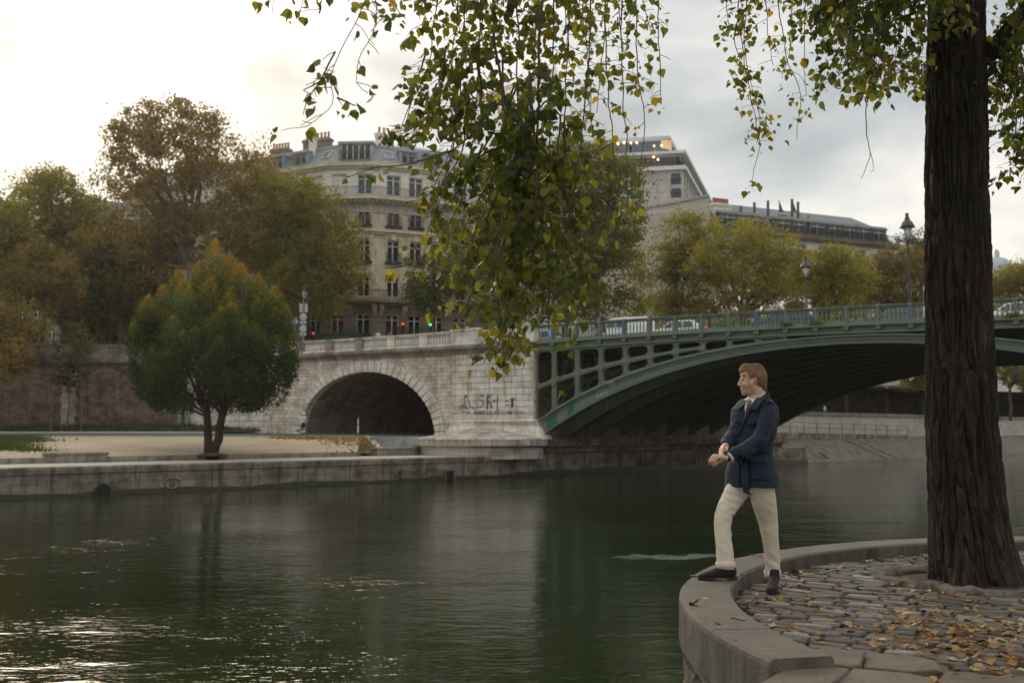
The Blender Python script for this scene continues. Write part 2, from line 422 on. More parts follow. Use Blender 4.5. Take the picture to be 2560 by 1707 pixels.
# paved strip, kerb and sand slope
KO = 6.2
mb = MB(); mb.add([q(S0,.88,ZQ), q(S1,.88,ZQ), q(S1,14,ZQ), q(S0,14,ZQ)], [(0,1,2,3)])
tag(mb.build('quay_path', M_quaytop), kind='structure')
mb = MB(); KE = 24.5
mb.prism([q(S0,KO,ZQ-.2), q(S0,KO,ZQ+.30), q(S0,KO+.45,ZQ+.32), q(S0,KO+.45,ZQ-.2)], QD*(KE-S0))
tag(mb.build('kerb_wall', M_kerb), 'low stone kerb holding the sandy bank above the quay path', 'kerb')
def kerb_s(px):                                   # station along the kerb face seen at a photo column
    d = ray(px, 1140); d.z = 0; o = Vector((0,0,0)); A = q(0,KO,0); A.z = 0
    tt = (A-o).dot(QN)/d.dot(QN); return (d*tt-A).dot(QD)
for (a, b, lb) in ((120, 268, 'raised stone bench block on the kerb at the left end of the sand'), (943, 1047, 'raised stone block at the end of the kerb beside the steps')):
    sa, sb = kerb_s(a), kerb_s(b); mb = MB(); mb.M = Matrix.Translation(q(0,0,0)) @ rot_q()
    mb.box(sa, sb, KO-.12, KO+.75, ZQ, ZQ+.42); mb.box(sa-.05, sb+.05, KO-.18, KO+.81, ZQ+.42, ZQ+.56)
    tag(mb.build('stone_bench', M_kerb, bevel=.02), lb, 'stone block', 'stone blocks on the kerb')

YR = 75.0                                         # near side of the bank road
def zroad(Y): return 2.70 + (Y-YR)*.03
def kerb_pt(s): return q(s, KO+.40, ZQ+.30)
SE = [(-60, -75), (KE, -11.2)]
na, nb = 90, 26
P = np.zeros((na, nb, 3))
for i in range(na):
    a = i/(na-1); k = kerb_pt(-60+(KE+60)*a); r = Vector((-75+(75-11.2)*a, YR, zroad(YR)-.02))
    for j in range(nb):
        b = j/(nb-1); p = k.lerp(r, b); p.z = k.z+(r.z-k.z)*(b**.75) + .03*math.sin(p.x*.9+p.y*.5)*math.sin(PI*b)
        P[i,j] = p
tag(grid_mesh('sand_ground', P, M_sand), kind='structure')
def bank_z(x, y):                                 # height of the sand at a place
    d2 = ((P[:,:,0]-x)**2+(P[:,:,1]-y)**2); i = np.unravel_index(d2.argmin(), d2.shape); return float(P[i][2])
# road, its kerbs, verge behind
mb = MB(); mb.add([(-90,YR,zroad(YR)), (2.2,YR,zroad(YR)), (2.2,82,zroad(82)), (-90,82,zroad(82))], [(0,1,2,3)]); tag(mb.build('road', M_asphalt), kind='structure')
M_kl = plain('pale_kerb', (.42,.40,.36), .85, var=.15)
mb = MB(); mb.box(-90,-11.2,YR-.3,YR-.005,zroad(YR)-.4,zroad(YR)+.06); tag(mb.build('kerb', M_kl), 'pale stone kerb along the near side of the bank road', 'kerb')
mb = MB(); mb.box(-90,-24,82.0,82.25,zroad(82)-.2,zroad(82)+.16); tag(mb.build('kerb', M_kl), 'pale stone kerb along the grass verge under the embankment wall', 'kerb')
mb = MB(); mb.add([(-90,82.25,zroad(82)+.12), (-21,82.25,zroad(82)+.12), (-24,89.5,3.75), (-90,86.5,3.75)], [(0,1,2,3)]); tag(mb.build('verge_ground', M_dirt), kind='structure')
# earth body under bank, street and island: one sheet reaching the horizon behind the walls
M_earth = plain('earth', (.12,.10,.08), .95, var=.3, scale=.2)
mb = MB(); mb.add([(-900,93,9.1), (-40,93,9.1), (-30,93.5,9.1), (-17,84.5,9.1), (20,105,9.1), (34,131,9.1), (70,151,9.1), (900,560,9.1), (900,1600,9.1), (-900,1600,9.1)], [tuple(range(10))])
tag(mb.build('street_ground', plain('street_asphalt', (.09,.088,.085), .9, var=.2, scale=.5)), kind='structure')
# steps down beside the bridge
mb = MB(); n = 7; A, B = at(927, 1079, YR+.5), at(1098, 1079, YR+.5)
xa, xb = A.x, B.x
for k in range(n):
    z1 = zroad(YR)+.02-(zroad(YR)+.02-ZQ)*k/n; y0 = YR-.05-.54*(k+1)
    mb.box(xa+.25*k*.6, xb+.9, y0, YR-.54*k, ZQ-.3, z1)
tag(mb.build('stone_steps', masonry('step_stone', (.40,.41,.41), (.34,.35,.36), (.2,.2,.2), 1.4, 5, .01, stain_amt=.4), bevel=.012), 'grey stone steps from the quay path up to the road under the arch', 'steps')
mb = MB(); mb.prism([(xa-.45,YR-.02,zroad(YR)-1.4), (xa-.45,YR-.02,zroad(YR)+.05), (xa-.45+1.9,YR-4.4,ZQ+.3), (xa-.45+1.9,YR-4.4,ZQ-.2)], (.42,.1,0))
tag(mb.build('stair_string', M_kl), 'sloping pale stone edge along the left side of the steps', 'stair edge')
# bank patch left of the steps (end of the sand slope) with litter of leaves
mb = MB(); k = kerb_pt(KE)
mb.add([k, Vector((xa-.3, YR, zroad(YR)-.02)), Vector((-11.2, YR, zroad(YR)-.02)), Vector((xa+1.5, YR-4.4, ZQ+.05)), q(KE+1.5, KO+.4, ZQ+.01)], [(0,4,3,1,2)])
tag(mb.build('bank_ground', M_dirt), kind='structure')

def scatter_blades(name, pts, size, g, mat, kind='stuff', up=True):
    n = len(pts); P0 = np.array(pts, float); a = g.normal(size=(n,3))*.45; a[:,2] = 1
    a /= np.linalg.norm(a, axis=1)[:,None]; b = np.cross(a, rand_dirs(n, g)); b /= np.linalg.norm(b, axis=1)[:,None]
    s = size*(.5+g.random(n))[:,None]
    V = np.stack([P0-b*s*.14, P0+b*s*.14, P0+a*s], 1)
    return tag(np_mesh(name, V, 3, mat), kind=kind)
g = np.random.default_rng(3)
pts = []
for _ in range(16000):                            # verge grass
    x = -75+54*g.random(); y = 82.3+g.random()*(4.0+max(0,(x+60))*.07); pts.append((x, y, zroad(82)+.12+(y-82.25)/(4.2+max(0,x+60)*.07)*.6))
scatter_blades('grass', pts, .28, g, M_grass)
pts = []
for c in range(46):                               # tufts spreading over the left end of the sand
    px = g.random()*150*(g.random()**.6) - 20; py = 1092+g.random()*56
    Y = 75-(py-1092)/56*19+g.normal()*.4
    x0 = (px-1280)/F*Y
    for _ in range(170):
        x = x0+g.normal()*.9; y = Y+g.normal()*.6
        pts.append((x, y, bank_z(x, y)-.01))
scatter_blades('grass', pts, .2, g, M_grass)
M_litter = foliage('litter_leaves', [(.2, (.16,.09,.03)), (.5, (.32,.18,.05)), (.9, (.45,.30,.09))], .2, .4)
LP = []
for _ in range(1100):
    u_ = g.random(); px = 690+250*u_+g.normal()*14; Y = YR-.4-abs(g.normal())*(1.2+2.0*(u_>.55))
    x = (px-1280)/F*Y; LP.append((x, Y, max(bank_z(x, Y), 0)+.04))
Vv = leaf_quads(np.array(LP), .16, g); tag(np_mesh('leaf_litter', Vv, 4, M_litter), kind='stuff')
# ------------------------------------------------------------------ embankment wall on the left
M_rubble = masonry('rubble_wall', (.235,.185,.14), (.12,.092,.072), (.155,.125,.10), .46, .26, .02, stain=(.42,.38,.34), stain_amt=.85, bump=.8, irregular=.10, grime=1.0)
M_parapet = masonry('parapet_stone', (.27,.225,.20), (.22,.185,.165), (.12,.1,.09), 1.5, .62, .014, stain=(.42,.37,.34), stain_amt=.9, bump=.5)
WA, WB = Vector((-75, 82.6, 0)), Vector((-27.6, 88.4, 0))
def frame(A, B, name, label=None, cat=None, group=None):
    d = (B-A); L = Vector((d.x, d.y, 0)).length
    e = empty(name, A, math.atan2(d.y, d.x), label, cat, group); return e, L
ew, L = frame(WA, WB, 'embankment_wall', 'tall brown rubble embankment wall with stone parapet behind the small tree', 'wall')
ztop = zy(859, 86.5); zc1 = zy(899, 86.5); zc0 = zy(909, 86.5)
mb = MB(); mb.box(0, L+.5, 0, 1.2, 2.5, zc0); mb.build('wall', M_rubble, ew)
mb = MB(); mb.box(0, L+.5, -.10, 1.2, zc0, zc0+.16); mb.box(0, L+.5, -.34, 1.2, zc0+.16, zc1+.12); mb.build('cornice', M_parapet, ew)
mb = MB(); mb.box(0, L+.5, -.06, .55, zc1+.12, ztop-.22); mb.box(0, L+.5, -.12, .61, ztop-.22, ztop); mb.build('parapet', M_parapet, ew)
M_pale = masonry('pale_ashlar', (.46,.43,.38), (.36,.33,.29), (.17,.14,.12), .8, .46, .016, stain=(.5,.43,.37), stain_amt=.8, bump=.5)
mb = MB()
for px in (172, 462):
    d = ray(px, 1000); k = (WA.y + (d.x/d.y*WA.y - WA.x)*(WB.y-WA.y)/(WB.x-WA.x)*1.0)
    # station along the wall for this column
    ax, ay = WA.x, WA.y; bx, by = (WB-WA).x/(WB-WA).length, (WB-WA).y/(WB-WA).length
    r = d.x/d.y; s = (r*ay-ax)/(bx-r*by)
    for j in range(11):
        wdt = .55+.14*(j % 2); mb.box(s-wdt, s+wdt, -.12, .1, 2.6+j*.6, 2.6+j*.6+.585)
mb.build('quoin_strip', M_pale, ew)
mb = MB(); mb.box(L-12, L-11.2, -.05, .1, 6.3, 6.75); mb.build('drain_stone', M_parapet, ew)

# ------------------------------------------------------------------ bridge frame: x along the bridge towards the island, y away, z up
TH = .53863; P0 = Vector((2.153, 70.0, 0))
A_ = Vector((math.cos(TH), -math.sin(TH), 0)); N_ = Vector((math.sin(TH), math.cos(TH), 0))
SK = QD.dot(A_)/QD.dot(N_); DEP = 27.6
def sk(s, y, z): return (s+SK*y, y, z)
def bh(px, py, y=0.0):                            # (s, z) seen at a pixel on the vertical plane y behind the near face
    d = ray(px, py); o = Vector((0,0,ZC)); tt = ((P0-o).dot(N_)+y)/d.dot(N_); P = o+d*tt
    return (P-P0).dot(A_), P.z
def fit(pts, deg): 
    H = [bh(*p) for p in pts]; return np.poly1d(np.polyfit([h[0] for h in H], [h[1] for h in H], deg))
SC = 20.991
def z_b(s): return ZC+5.11214-.0099262*(s-SC)**2-6.19e-6*(s-SC)**4
H = [bh(*p) for p in ((1401,1019.8),(1508,960),(1627,915.6),(1746,882.9),(1895,859),(2026.7,842.7),(2173,836),(2317,835),(2481,848.5))]
_c = np.polyfit([(h[0]-SC)**2 for h in H], [h[1]-z_b(h[0]) for h in H], 1)
def z_t(s): return z_b(s)+_c[1]+_c[0]*min((s-SC)**2, 420)
def z_rail(s): return ZC+7.36748+.0085015*s-.00042306*s*s
_rb = fit([(1389,852),(1621,835),(2000,816),(2314,801),(2560,793)], 2)
_fb = fit([(1389,873),(1621,858),(1895,844.5),(2314,827),(2481,822)], 2)
def z_rb(s): return float(_rb(s))
def z_fb(s): return max(float(_fb(s)), z_t(s)-.05)
S_END = 2*SC-.4

def paint(name, c, rust=.35):
    t = NT(name); v = t.coord('Object')
    n = t.noise(v, 1.2, 6, .7); n2 = t.noise(t.coord('Object', (3, 3, .5)), 1.7, 6, .75)
    col = t.mix(t.ramp(n, [(.3, 0), (.7, 1)]), c, tuple(x*.72 for x in c))
    col = t.mix(t.math('MULTIPLY', t.ramp(n2, [(.54, 0), (.72, 1)]), rust), col, (.14,.105,.075))
    pale = t.noise(t.coord('Object', (9, 9, .3)), 1, 4, .6)
    col = t.mix(t.math('MULTIPLY', t.ramp(pale, [(.58, 0), (.72, 1)]), .35), col, (.30,.34,.28))
    return t.set(col, .5, t.bump(t.noise(v, 12, 4), .15, .01))
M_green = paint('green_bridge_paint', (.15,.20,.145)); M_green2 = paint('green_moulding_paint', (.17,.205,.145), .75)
M_greenshade = paint('shaded_girder_green', (.06,.075,.062), .5); M_blue = paint('blue_paint', (.07,.15,.36), .15)  # girder tone is the bridge green darkened for shade under the deck
M_teal = paint('teal_patch_paint', (.01,.12,.085), .1)
br = empty('iron_bridge', P0, -TH, 'green painted iron arch bridge crossing the river from the stone abutment', 'bridge')
def band(mb, lo, hi, y0, y1, s0, s1, n=64, skew=True):
    f = sk if skew else (lambda s, y, z: (s, y, z)); rs = []
    for i in range(n+1):
        s = s0+(s1-s0)*i/n; a, b = lo(s), hi(s)
        rs.append([f(s,y0,a), f(s,y1,a), f(s,y1,b), f(s,y0,b)])
    mb.rings(rs)
# arch ribs
NR = 11
for k in range(NR):
    y = DEP*k/(NR-1); mb = MB(); front = k == 0
    s0 = .05
    band(mb, lambda s: z_b(s)+.07, lambda s: z_t(s)-.10, y-.03, y+.09, s0, S_END, 70)
    band(mb, z_b, lambda s: z_b(s)+.07, y-.20, y+.26, s0, S_END, 70)
    band(mb, lambda s: z_t(s)-.10, z_t, y-.22, y+.28, s0, S_END, 70)
    if front:
        band(mb, lambda s: z_t(s)-.27, lambda s: z_t(s)-.20, y-.12, y-.03, s0, S_END, 70)
        band(mb, lambda s: z_b(s)+.15, lambda s: z_b(s)+.19, y-.08, y-.03, s0, S_END, 70)
    o = mb.build('arch_rib', M_green if front else M_greenshade, br)
    if front: o['label'] = 'near green arch rib with stepped mouldings'
# spandrel frame
def holed(mb, q4, ins, rad, y0, y1, n=5):
    """panel between four corners (s,z) with a rounded opening; ins = border in metres (left, right, bottom, top)"""
    (a, b, c, d) = [np.array(p) for p in q4]      # bottom left, bottom right, top right, top left
    w = (np.linalg.norm(b-a)+np.linalg.norm(c-d))/2; h = (np.linalg.norm(d-a)+np.linalg.norm(c-b))/2
    l, r, bo, to = ins[0]/w, 1-ins[1]/w, ins[2]/h, 1-ins[3]/h
    if r-l < .08 or to-bo < .1: return False
    rx, ry = min(rad/w, (r-l)/2), min(rad/h, (to-bo)/2)
    inner = []; outer = []
    for (cx, cy, a0, ox, oy) in ((r-rx, bo+ry, -PI/2, 1, 0), (r-rx, to-ry, 0, 1, 1), (l+rx, to-ry, PI/2, 0, 1), (l+rx, bo+ry, PI, 0, 0)):
        for k in range(n+1):
            an = a0+PI/2*k/n; inner.append((cx+rx*math.cos(an), cy+ry*math.sin(an)))
            e = k/n
            if (ox, oy) == (1, 0): outer.append((1, 0))
            else: outer.append((ox, oy))
    bil = lambda u, v: (a*(1-u)*(1-v)+b*u*(1-v)+c*u*v+d*(1-u)*v)
    I = [bil(*p) for p in inner]; O = [bil(*p) for p in outer]; m = len(I); fs = []
    vs = [(p[0], y0, p[1]) for p in I]+[(p[0], y0, p[1]) for p in O]+[(p[0], y1, p[1]) for p in I]+[(p[0], y1, p[1]) for p in O]
    for i in range(m):
        j = (i+1) % m
        fs += [(i, j, m+j, m+i), (2*m+j, 2*m+i, 3*m+i, 3*m+j), (i, 2*m+i, 2*m+j, j)]
    mb.add([sk(*p) for p in vs], fs); return True
SV0 = bh(1386, 900)[0]; DS = 1.8115
zm = lambda s: (z_fb(s)+z_t(s))/2 - .06
for depth, mat, lab in ((0, M_green2, None), (2.8, M_greenshade, 'dark'), (5.6, M_greenshade, 'dark')):
    mb = MB(); Y0, Y1 = depth-.06, depth+.10
    for k in range(-1, 9):
        s0 = SV0+DS*k; s1 = s0+DS
        if k == -1: s0 = -.55
        if z_fb(s1)-z_t(s1) < .12: 
            s1 = s0
            while z_fb(s1+.1)-z_t(s1+.1) > .12: s1 += .1
            if s1-s0 < .4: break
        cells = [((s0, z_t(s0)), (s1, z_t(s1)), (s1, z_fb(s1)), (s0, z_fb(s0)))]
        if k <= 5 : cells = [((s0, z_t(s0)), (s1, z_t(s1)), (s1, zm(s1)), (s0, zm(s0))), ((s0, zm(s0)), (s1, zm(s1)), (s1, z_fb(s1)), (s0, z_fb(s0)))]
        b = .15 if k < 4 else .11
        for c in cells:
            if not holed(mb, c, (.15, .15, b, b), .30, Y0, Y1): mb.prism([sk(p[0], Y0, p[1]) for p in c], (SK*.16, .16, 0))
    # proud ribs over the verticals and the middle rail, and the bosses where they cross
    if depth == 0:
        for k in range(0, 7):
            s = SV0+DS*k
            mb.box(s-.05, s+.05, -.12, -.06, z_t(s)+.02, z_fb(s)); mb.box(s-.17, s-.13, -.09, -.06, z_t(s)+.02, z_fb(s)); mb.box(s+.13, s+.17, -.09, -.06, z_t(s)+.02, z_fb(s))
            mb.box(s-.2, s+.2, -.14, -.06, zm(s)-.17, zm(s)+.17)
        band(mb, lambda s: zm(s)-.04, lambda s: zm(s)+.04, -.11, -.06, -.5, SV0+DS*6, 24)
    mb.build('spandrel_frame', mat, br)
mb = MB()
for k in range(0, 5):                             # diagonal bracing seen through the openings
    s = SV0+DS*k
    for y in (1.4, 4.2):
        mb.bar(sk(s, y-1.2, z_t(s)+.1), sk(s+1.1, y+1.2, z_fb(s)-.1), .09); mb.bar(sk(s, y+1.2, z_t(s)+.1), sk(s+1.1, y-1.2, z_fb(s)-.1), .09)
mb.build('bracing', M_greenshade, br)
# deck, fascia girder with mouldings
zd = lambda s: z_rail(s)-1.22
SX0, SX1 = -.62, 62
mb = MB(); band(mb, lambda s: z_fb(s)+.12, zd, .12, DEP, SX0, SX1, 60); mb.build('deck', M_greenshade, br)
mb = MB(); mid = lambda s: z_rb(s)-.16
band(mb, z_fb, lambda s: z_fb(s)+.10, -.24, .11, SX0, SX1, 60)
band(mb, lambda s: z_fb(s)+.10, mid, -.10, .11, SX0, SX1, 60)
band(mb, mid, lambda s: mid(s)+.09, -.42, .11, SX0, SX1, 60)
band(mb, lambda s: mid(s)+.09, z_rb, -.30, .11, SX0, SX1, 60)
mb.build('fascia_girder', M_green, br)
mb = MB()
k = -1
while SV0+DS*k < 44:
    s = SV0+DS*k
    if k == -1: mb.box(-.16,.16,-.36,-.10,-.20,-.003); mb.box(-.12,.12,-.30,-.10,-.27,-.20); bk = mb.build('bracket', M_green2, br); ob_ = bk
    else: ob_ = bk.copy(); COL.objects.link(ob_)
    ob_.location = (s, 0, mid(s)); k += 1
# railing: base rail, hand rail, balusters; posts are parts
rl = None
mb = MB()
band(mb, z_rb, lambda s: z_rb(s)+.14, -.20, .06, SX0, SX1, 60)
band(mb, lambda s: z_rail(s)-.15, lambda s: z_rail(s)-.07, -.17, .03, SX0, SX1, 60)
band(mb, lambda s: z_rail(s)-.07, z_rail, -.23, .09, SX0, SX1, 60)
nb = 7; k = -3
while 4.55+DS*k < 40:
    s0 = 4.55+DS*k
    for j in range(nb):
        s = s0+DS*(j+.5+.0)/nb*0.94+.055
        if s < -.5: continue
        a, b = z_rb(s)+.14, z_rail(s)-.15
        mb.lathe([(.062,a),(.062,a+.07),(.034,a+.12),(.052,a+.28),(.056,a+.40),(.036,b-.18),(.036,b-.10),(.07,b-.05),(.07,b)], (s,-.07,0), 6)
        mb.box(s-.125, s+.125, -.10, -.04, b-.055, b)
    k += 1
mb.build('railing', M_green, br)
pm = None
for k in range(-3, 20):
    s = 4.55+DS*k; mb = MB()
    if s < -.6: continue
    a, b = z_rb(s), z_rail(s)
    mb.box(-.10,.10,-.26,.10,0,.16); mb.box(-.085,.085,-.23,.07,.16,b-a-.16); mb.box(-.11,.11,-.27,.12,b-a-.16,b-a+.015); mb.box(-.045,.045,-.25,-.23,.24,b-a-.24)
    blue = k in (-2, 1, 6, 11, 16)
    o = mb.build('railing_post', M_green2, br); o.location = (s, 0, a)
    if blue:
        mb = MB(); mb.box(-.13,.02,-.285,-.275,.20,b-a-.20); p = mb.build('blue_panel', M_blue, o)
# teal touch-up patches and two scrawled white marks on the near rib
for (s0, s1, f0, f1) in ((.35, 1.15, .1, .75), (2.0, 2.5, .05, .95)):
    mb = MB(); mb.add([sk(s0,-.045,z_b(s0)+(z_t(s0)-z_b(s0))*f0), sk(s1,-.045,z_b(s1)+(z_t(s1)-z_b(s1))*f0), sk(s1,-.045,z_b(s1)+(z_t(s1)-z_b(s1))*f1), sk(s0,-.045,z_b(s0)+(z_t(s0)-z_b(s0))*f1)], [(0,1,2,3)]); mb.build('paint_patch', M_teal, br)
M_chalk = plain('white_scrawl', (.5,.53,.52), .8)
mb = MB()
for (x, y, x2, y2) in ((1493,995,1495,985),(1495,985,1499,993),(1503,992,1505,983),(1505,983,1509,989),(1512,983,1522,979),(1514,988,1525,984),(1525,960,1538,954),(1530,964,1540,959)):
    a, b = bh(x, y), bh(x2, y2); mb.bar((a[0],-.06 if y > 970 else -.30,a[1]), (b[0],-.06 if y > 970 else -.30,b[1]), .07, .03)
mb.build('scrawl', M_chalk, br)
# far pier and the next, farther span seen only as its stub
M_pier = masonry('pier_stone', (.36,.32,.27), (.28,.25,.21), (.13,.11,.1), 1.1, .55, .018, stain=(.4,.36,.32), stain_amt=.9)
mb = MB(); mb.prism([sk(S_END,-1,-1.5), sk(S_END+4.5,-1,-1.5), sk(S_END+4.5,DEP+1,-1.5), sk(S_END,DEP+1,-1.5)], (0,0,9.2))
pr = mb.build('bridge_pier', M_pier); pr.matrix_world = Matrix.Translation(P0) @ Matrix.Rotation(-TH, 4, 'Z'); tag(pr, 'stone river pier carrying the far end of the green arch', 'pier')
# road and pavement on the deck
mb = MB(); band(mb, lambda s: zd(s)+.004, lambda s: zd(s)+.02, 3.2, DEP-3.2, -40, 62, 60); o = mb.build('bridge_road', M_asphalt); o.matrix_world = Matrix.Translation(P0) @ Matrix.Rotation(-TH, 4, 'Z'); tag(o, kind='structure')
mb = MB(); band(mb, lambda s: zd(s)+.004, lambda s: zd(s)+.16, .12, 3.19, -30, 62, 60); o = mb.build('bridge_pavement', M_kl); o.matrix_world = Matrix.Translation(P0) @ Matrix.Rotation(-TH, 4, 'Z'); tag(o, kind='structure')

# ------------------------------------------------------------------ stone abutment with the road arch
M_ash = masonry('abutment_ashlar', (.84,.80,.72), (.64,.595,.52), (.24,.20,.165), .62, .30, .014, stain=(.52,.42,.34), stain_amt=.75, bump=.5)
M_white = masonry('white_stone', (.86,.84,.78), (.75,.725,.665), (.3,.26,.22), 1.3, .44, .008, stain=(.55,.46,.38), stain_amt=.7, bump=.25)
M_corn = masonry('cornice_stone', (.30,.26,.24), (.40,.37,.33), (.15,.13,.12), 1.6, .3, .01, stain=(.45,.4,.37), stain_amt=.8, bump=.3)
M_vault = masonry('vault_brick', (.42,.34,.27), (.26,.21,.165), (.17,.14,.115), .6, .28, .02, stain_amt=.6, bump=.7)
ab = empty('stone_abutment', P0, -TH, 'pale stone bridge abutment with a round road arch and balustrade', 'bridge abutment')
_bt = fit([(764,852.8),(950,842),(1065,834),(1206,821.8),(1330,812)], 2); _bb = fit([(764,885),(985,872.7),(1222,861.6)], 1); _cb = fit([(766,902),(1141,886)], 1)
zbt = lambda s: float(_bt(s)) if s > -26 else float(_bt(-26)); zbb = lambda s: float(_bb(max(s,-26))); zcb = lambda s: float(_cb(max(s,-26)))
SL, SP, SR = -36.5, bh(1137, 950)[0], bh(1339, 950)[0]
sA, sB = bh(751, 1072)[0], bh(1090, 1076)[0]
AC, AW = (sA+sB)/2, (sB-sA)/2; ZS = 2.6; ZK = bh(938, 929)[1]; AH = ZK-ZS; RT = .86
def arch(r, a): return (AC+(AW+r)*math.cos(a), ZS+(AH+r)*math.sin(a))
mb = MB()
na = 48; ang = [PI-PI*i/na for i in range(na+1)]; out = [arch(RT*.5, a) for a in ang]
lo = out[0][0]; hi = out[-1][0]
def wallstrip(s0, z0, s1, z1):
    mb.add([(s0,0,z0),(s1,0,z1),(s1,0,zcb(s1)),(s0,0,zcb(s0))], [(0,1,2,3)])
for (p, r) in zip(out, out[1:]): wallstrip(p[0], p[1], r[0], r[1])
for i in range(8):
    s0 = SL+(lo-SL)*i/8; s1 = SL+(lo-SL)*(i+1)/8; wallstrip(s0, 1.0, s1, 1.0)
wallstrip(hi, 1.0, SR, 1.0)
mb.build('wall', M_ash, ab, recalc=False)
mb = MB(); nv = 35                                # voussoirs, every stone separate with a joint
for i in range(nv):
    a0, a1 = PI-PI*(i+.055)/nv, PI-PI*(i+.945)/nv
    r0, r1 = 0, RT*(1.0+.0*(i % 2))
    pts = [arch(r0, a0), arch(r1, a0), arch(r1, a1), arch(r0, a1)]
    mb.prism([(p[0], -.2, p[1]) for p in pts], (0, .8, 0))
mb.build('arch_ring', M_white, ab, bevel=.03)
mb = MB()
rs = [[(p[0], .55, p[1]) for p in [arch(-.02, a) for a in ang]], [(p[0]+SK*24, 24, p[1]) for p in [arch(-.02, a) for a in ang]]]
mb.rings(rs, closed=False); mb.add([(arch(0,a)[0]+SK*23.9, 23.9, arch(0,a)[1]) for a in ang], [tuple(range(na+1))])  # end wall added to close the open passage and keep it dark
mb.box(AC-AW-.5+SK*0, AC-AW+.02, .5, .9, 1.5, ZS+.05)
mb.build('vault', M_vault, ab, recalc=False)
# rusticated pilaster above a moulded plinth
mb = MB(); zp0 = bh(1240, 1049)[1]; hc = .44; z = zp0; i = 0
while z < zcb(-4)-.15:
    z1 = min(z+hc, zcb(-4)-.02); mb.box(SP, SR+.02, -.34, .3, z+.035, z1)
    z = z1; i += 1
mb.box(SP+.03, SR-.01, -.27, .3, zp0, zcb(-4)-.05)
mb.build('pilaster', M_white, ab, bevel=.02)
mb = MB(); zl = bh(1190, 1072)[1]-.7
mb.prism([(SP-.5,-.75,zl),(SP-.1,-.40,zp0-.42),(SP-.1,-.40,zp0-.16),(SP-.45,-.66,zp0-.10),(SP-.1,-.36,zp0+.03),(SR+.1,-.36,zp0+.03),(SR+.25,-.66,zp0-.10),(SR+.25,-.40,zp0-.16),(SR+.35,-.40,zp0-.42),(SR+1.1,-.75,zl)], (0,1.2,0))
mb.build('plinth', M_white, ab)
# left wing pilaster of white coursed stone
mb = MB(); sw0, sw1 = bh(492, 1000)[0], bh(680, 1000)[0]; z = 2.9
while z < 6.2: mb.box(sw0, sw1, -.22, .2, z+.03, z+.47); z += .5
mb.box(sw0+.03, sw1-.03, -.16, .2, 2.9, 6.2)
mb.build('wing_pilaster', M_white, ab, bevel=.02)
# cornice and balustrade
mb = MB(); h = lambda s, f: zcb(s)+(zbb(s)-zcb(s))*f
for (f0, f1, y) in ((0,.35,-.16),(.35,.62,-.34),(.62,1.0,-.50)):
    band(mb, lambda s: h(s,f0), lambda s: h(s,f1), y, .4, SL, SR, 40, False)
    band(mb, lambda s: h(s,f0), lambda s: h(s,f1), y-.3, -.16, SP-.1, SR-.02, 8, False)
mb.build('cornice', M_corn, ab)
mb = MB(); S_ped = bh(1140, 840)[0]
band(mb, zbb, lambda s: zbb(s)+.16, -.22, .22, SL, S_ped, 30, False)
band(mb, lambda s: zbt(s)-.17, lambda s: zbt(s)-.06, -.20, .20, SL, S_ped, 30, False); band(mb, lambda s: zbt(s)-.06, zbt, -.26, .26, SL, S_ped, 30, False)
peds = [bh(x, 850)[0] for x in (827, 902, 981, 1062)]; dp = peds[1]-peds[0]; 
peds = [peds[0]-dp*k for k in (4,3,2,1)]+peds+[S_ped+.25]
for a, b in zip(peds, peds[1:]):
    n = 9
    for j in range(n):
        s = a+.36+(b-a-.72)*(j+.5)/n; z0, z1 = zbb(s)+.16, zbt(s)-.17; hh = z1-z0
        mb.lathe([(.11,z0),(.11,z0+.05),(.085,z0+.08),(.118,z0+hh*.34),(.112,z0+hh*.6),(.085,z1-.10),(.11,z1-.05),(.11,z1)], (s,0,0), 8)
mb.build('balustrade', M_white, ab)
for s in peds[:-1]:
    mb = MB(); z0, z1 = zbb(s), zbt(s); mb.box(-.36,.36,-.25,.25,z0,z1-.13); mb.box(-.38,.38,-.275,.275,z1-.17,z1+.012)
    o = mb.build('pedestal', M_corn if random.random() < .5 else M_white, ab); o.location = (s,0,0)
mb = MB(); band(mb, zbb, lambda s: zbt(s)-.1, -.62, .3, S_ped, SR+.2, 6, False); band(mb, lambda s: zbt(s)-.1, lambda s: zbt(s)+.06, -.70, .38, S_ped-.06, SR+.26, 6, False)
mb.build('end_parapet', M_white, ab)
mb = MB(); band(mb, lambda s: zcb(s)-.2, lambda s: zd(0)-.02, .4, 24, SL, SX0-.01, 10, True); mb.build('roadbed', M_vault, ab)
# graffiti on the pilaster
M_spray = plain('black_spray', (.085,.075,.07), .7)
def gp(x, y): s, z = bh(1120+x/9.046, 960+y/9.046, -.345); return (s, -.352, z)
mb = MB()
strokes = [[(270,570),(280,500),(330,460),(350,480)],[(310,570),(350,500),(385,460),(420,520),(450,575)],[(330,530),(440,540)],[(395,460),(375,330),(380,270),(400,240),(430,255),(440,290)],[(380,290),(440,290)],
 [(440,320),(480,420),(500,520),(540,520),(600,570)],[(820,280),(760,255),(700,280),(680,320),(690,360),(760,355),(800,390),(780,480),(740,520),(690,530),(645,505)],
 [(905,235),(890,350),(890,570)],[(960,255),(900,330),(890,370)],[(880,340),(930,410),(970,460),(985,545)],[(990,385),(1100,380)],[(1045,335),(1045,425)],[(1120,250),(1115,440),(1120,590)],
 [(1290,385),(1370,375)],[(1295,465),(1385,470)],[(1410,340),(1460,318),(1520,335)],[(1430,345),(1435,400)],[(1480,345),(1470,410)],[(1440,430),(1430,490),(1450,530),(1480,480),(1475,430)],
 [(1455,340),(1455,500)]]
for st in strokes: mb.tube([gp(*p) for p in st], .035 if st[0][0] not in (905,880) else .055, 5)
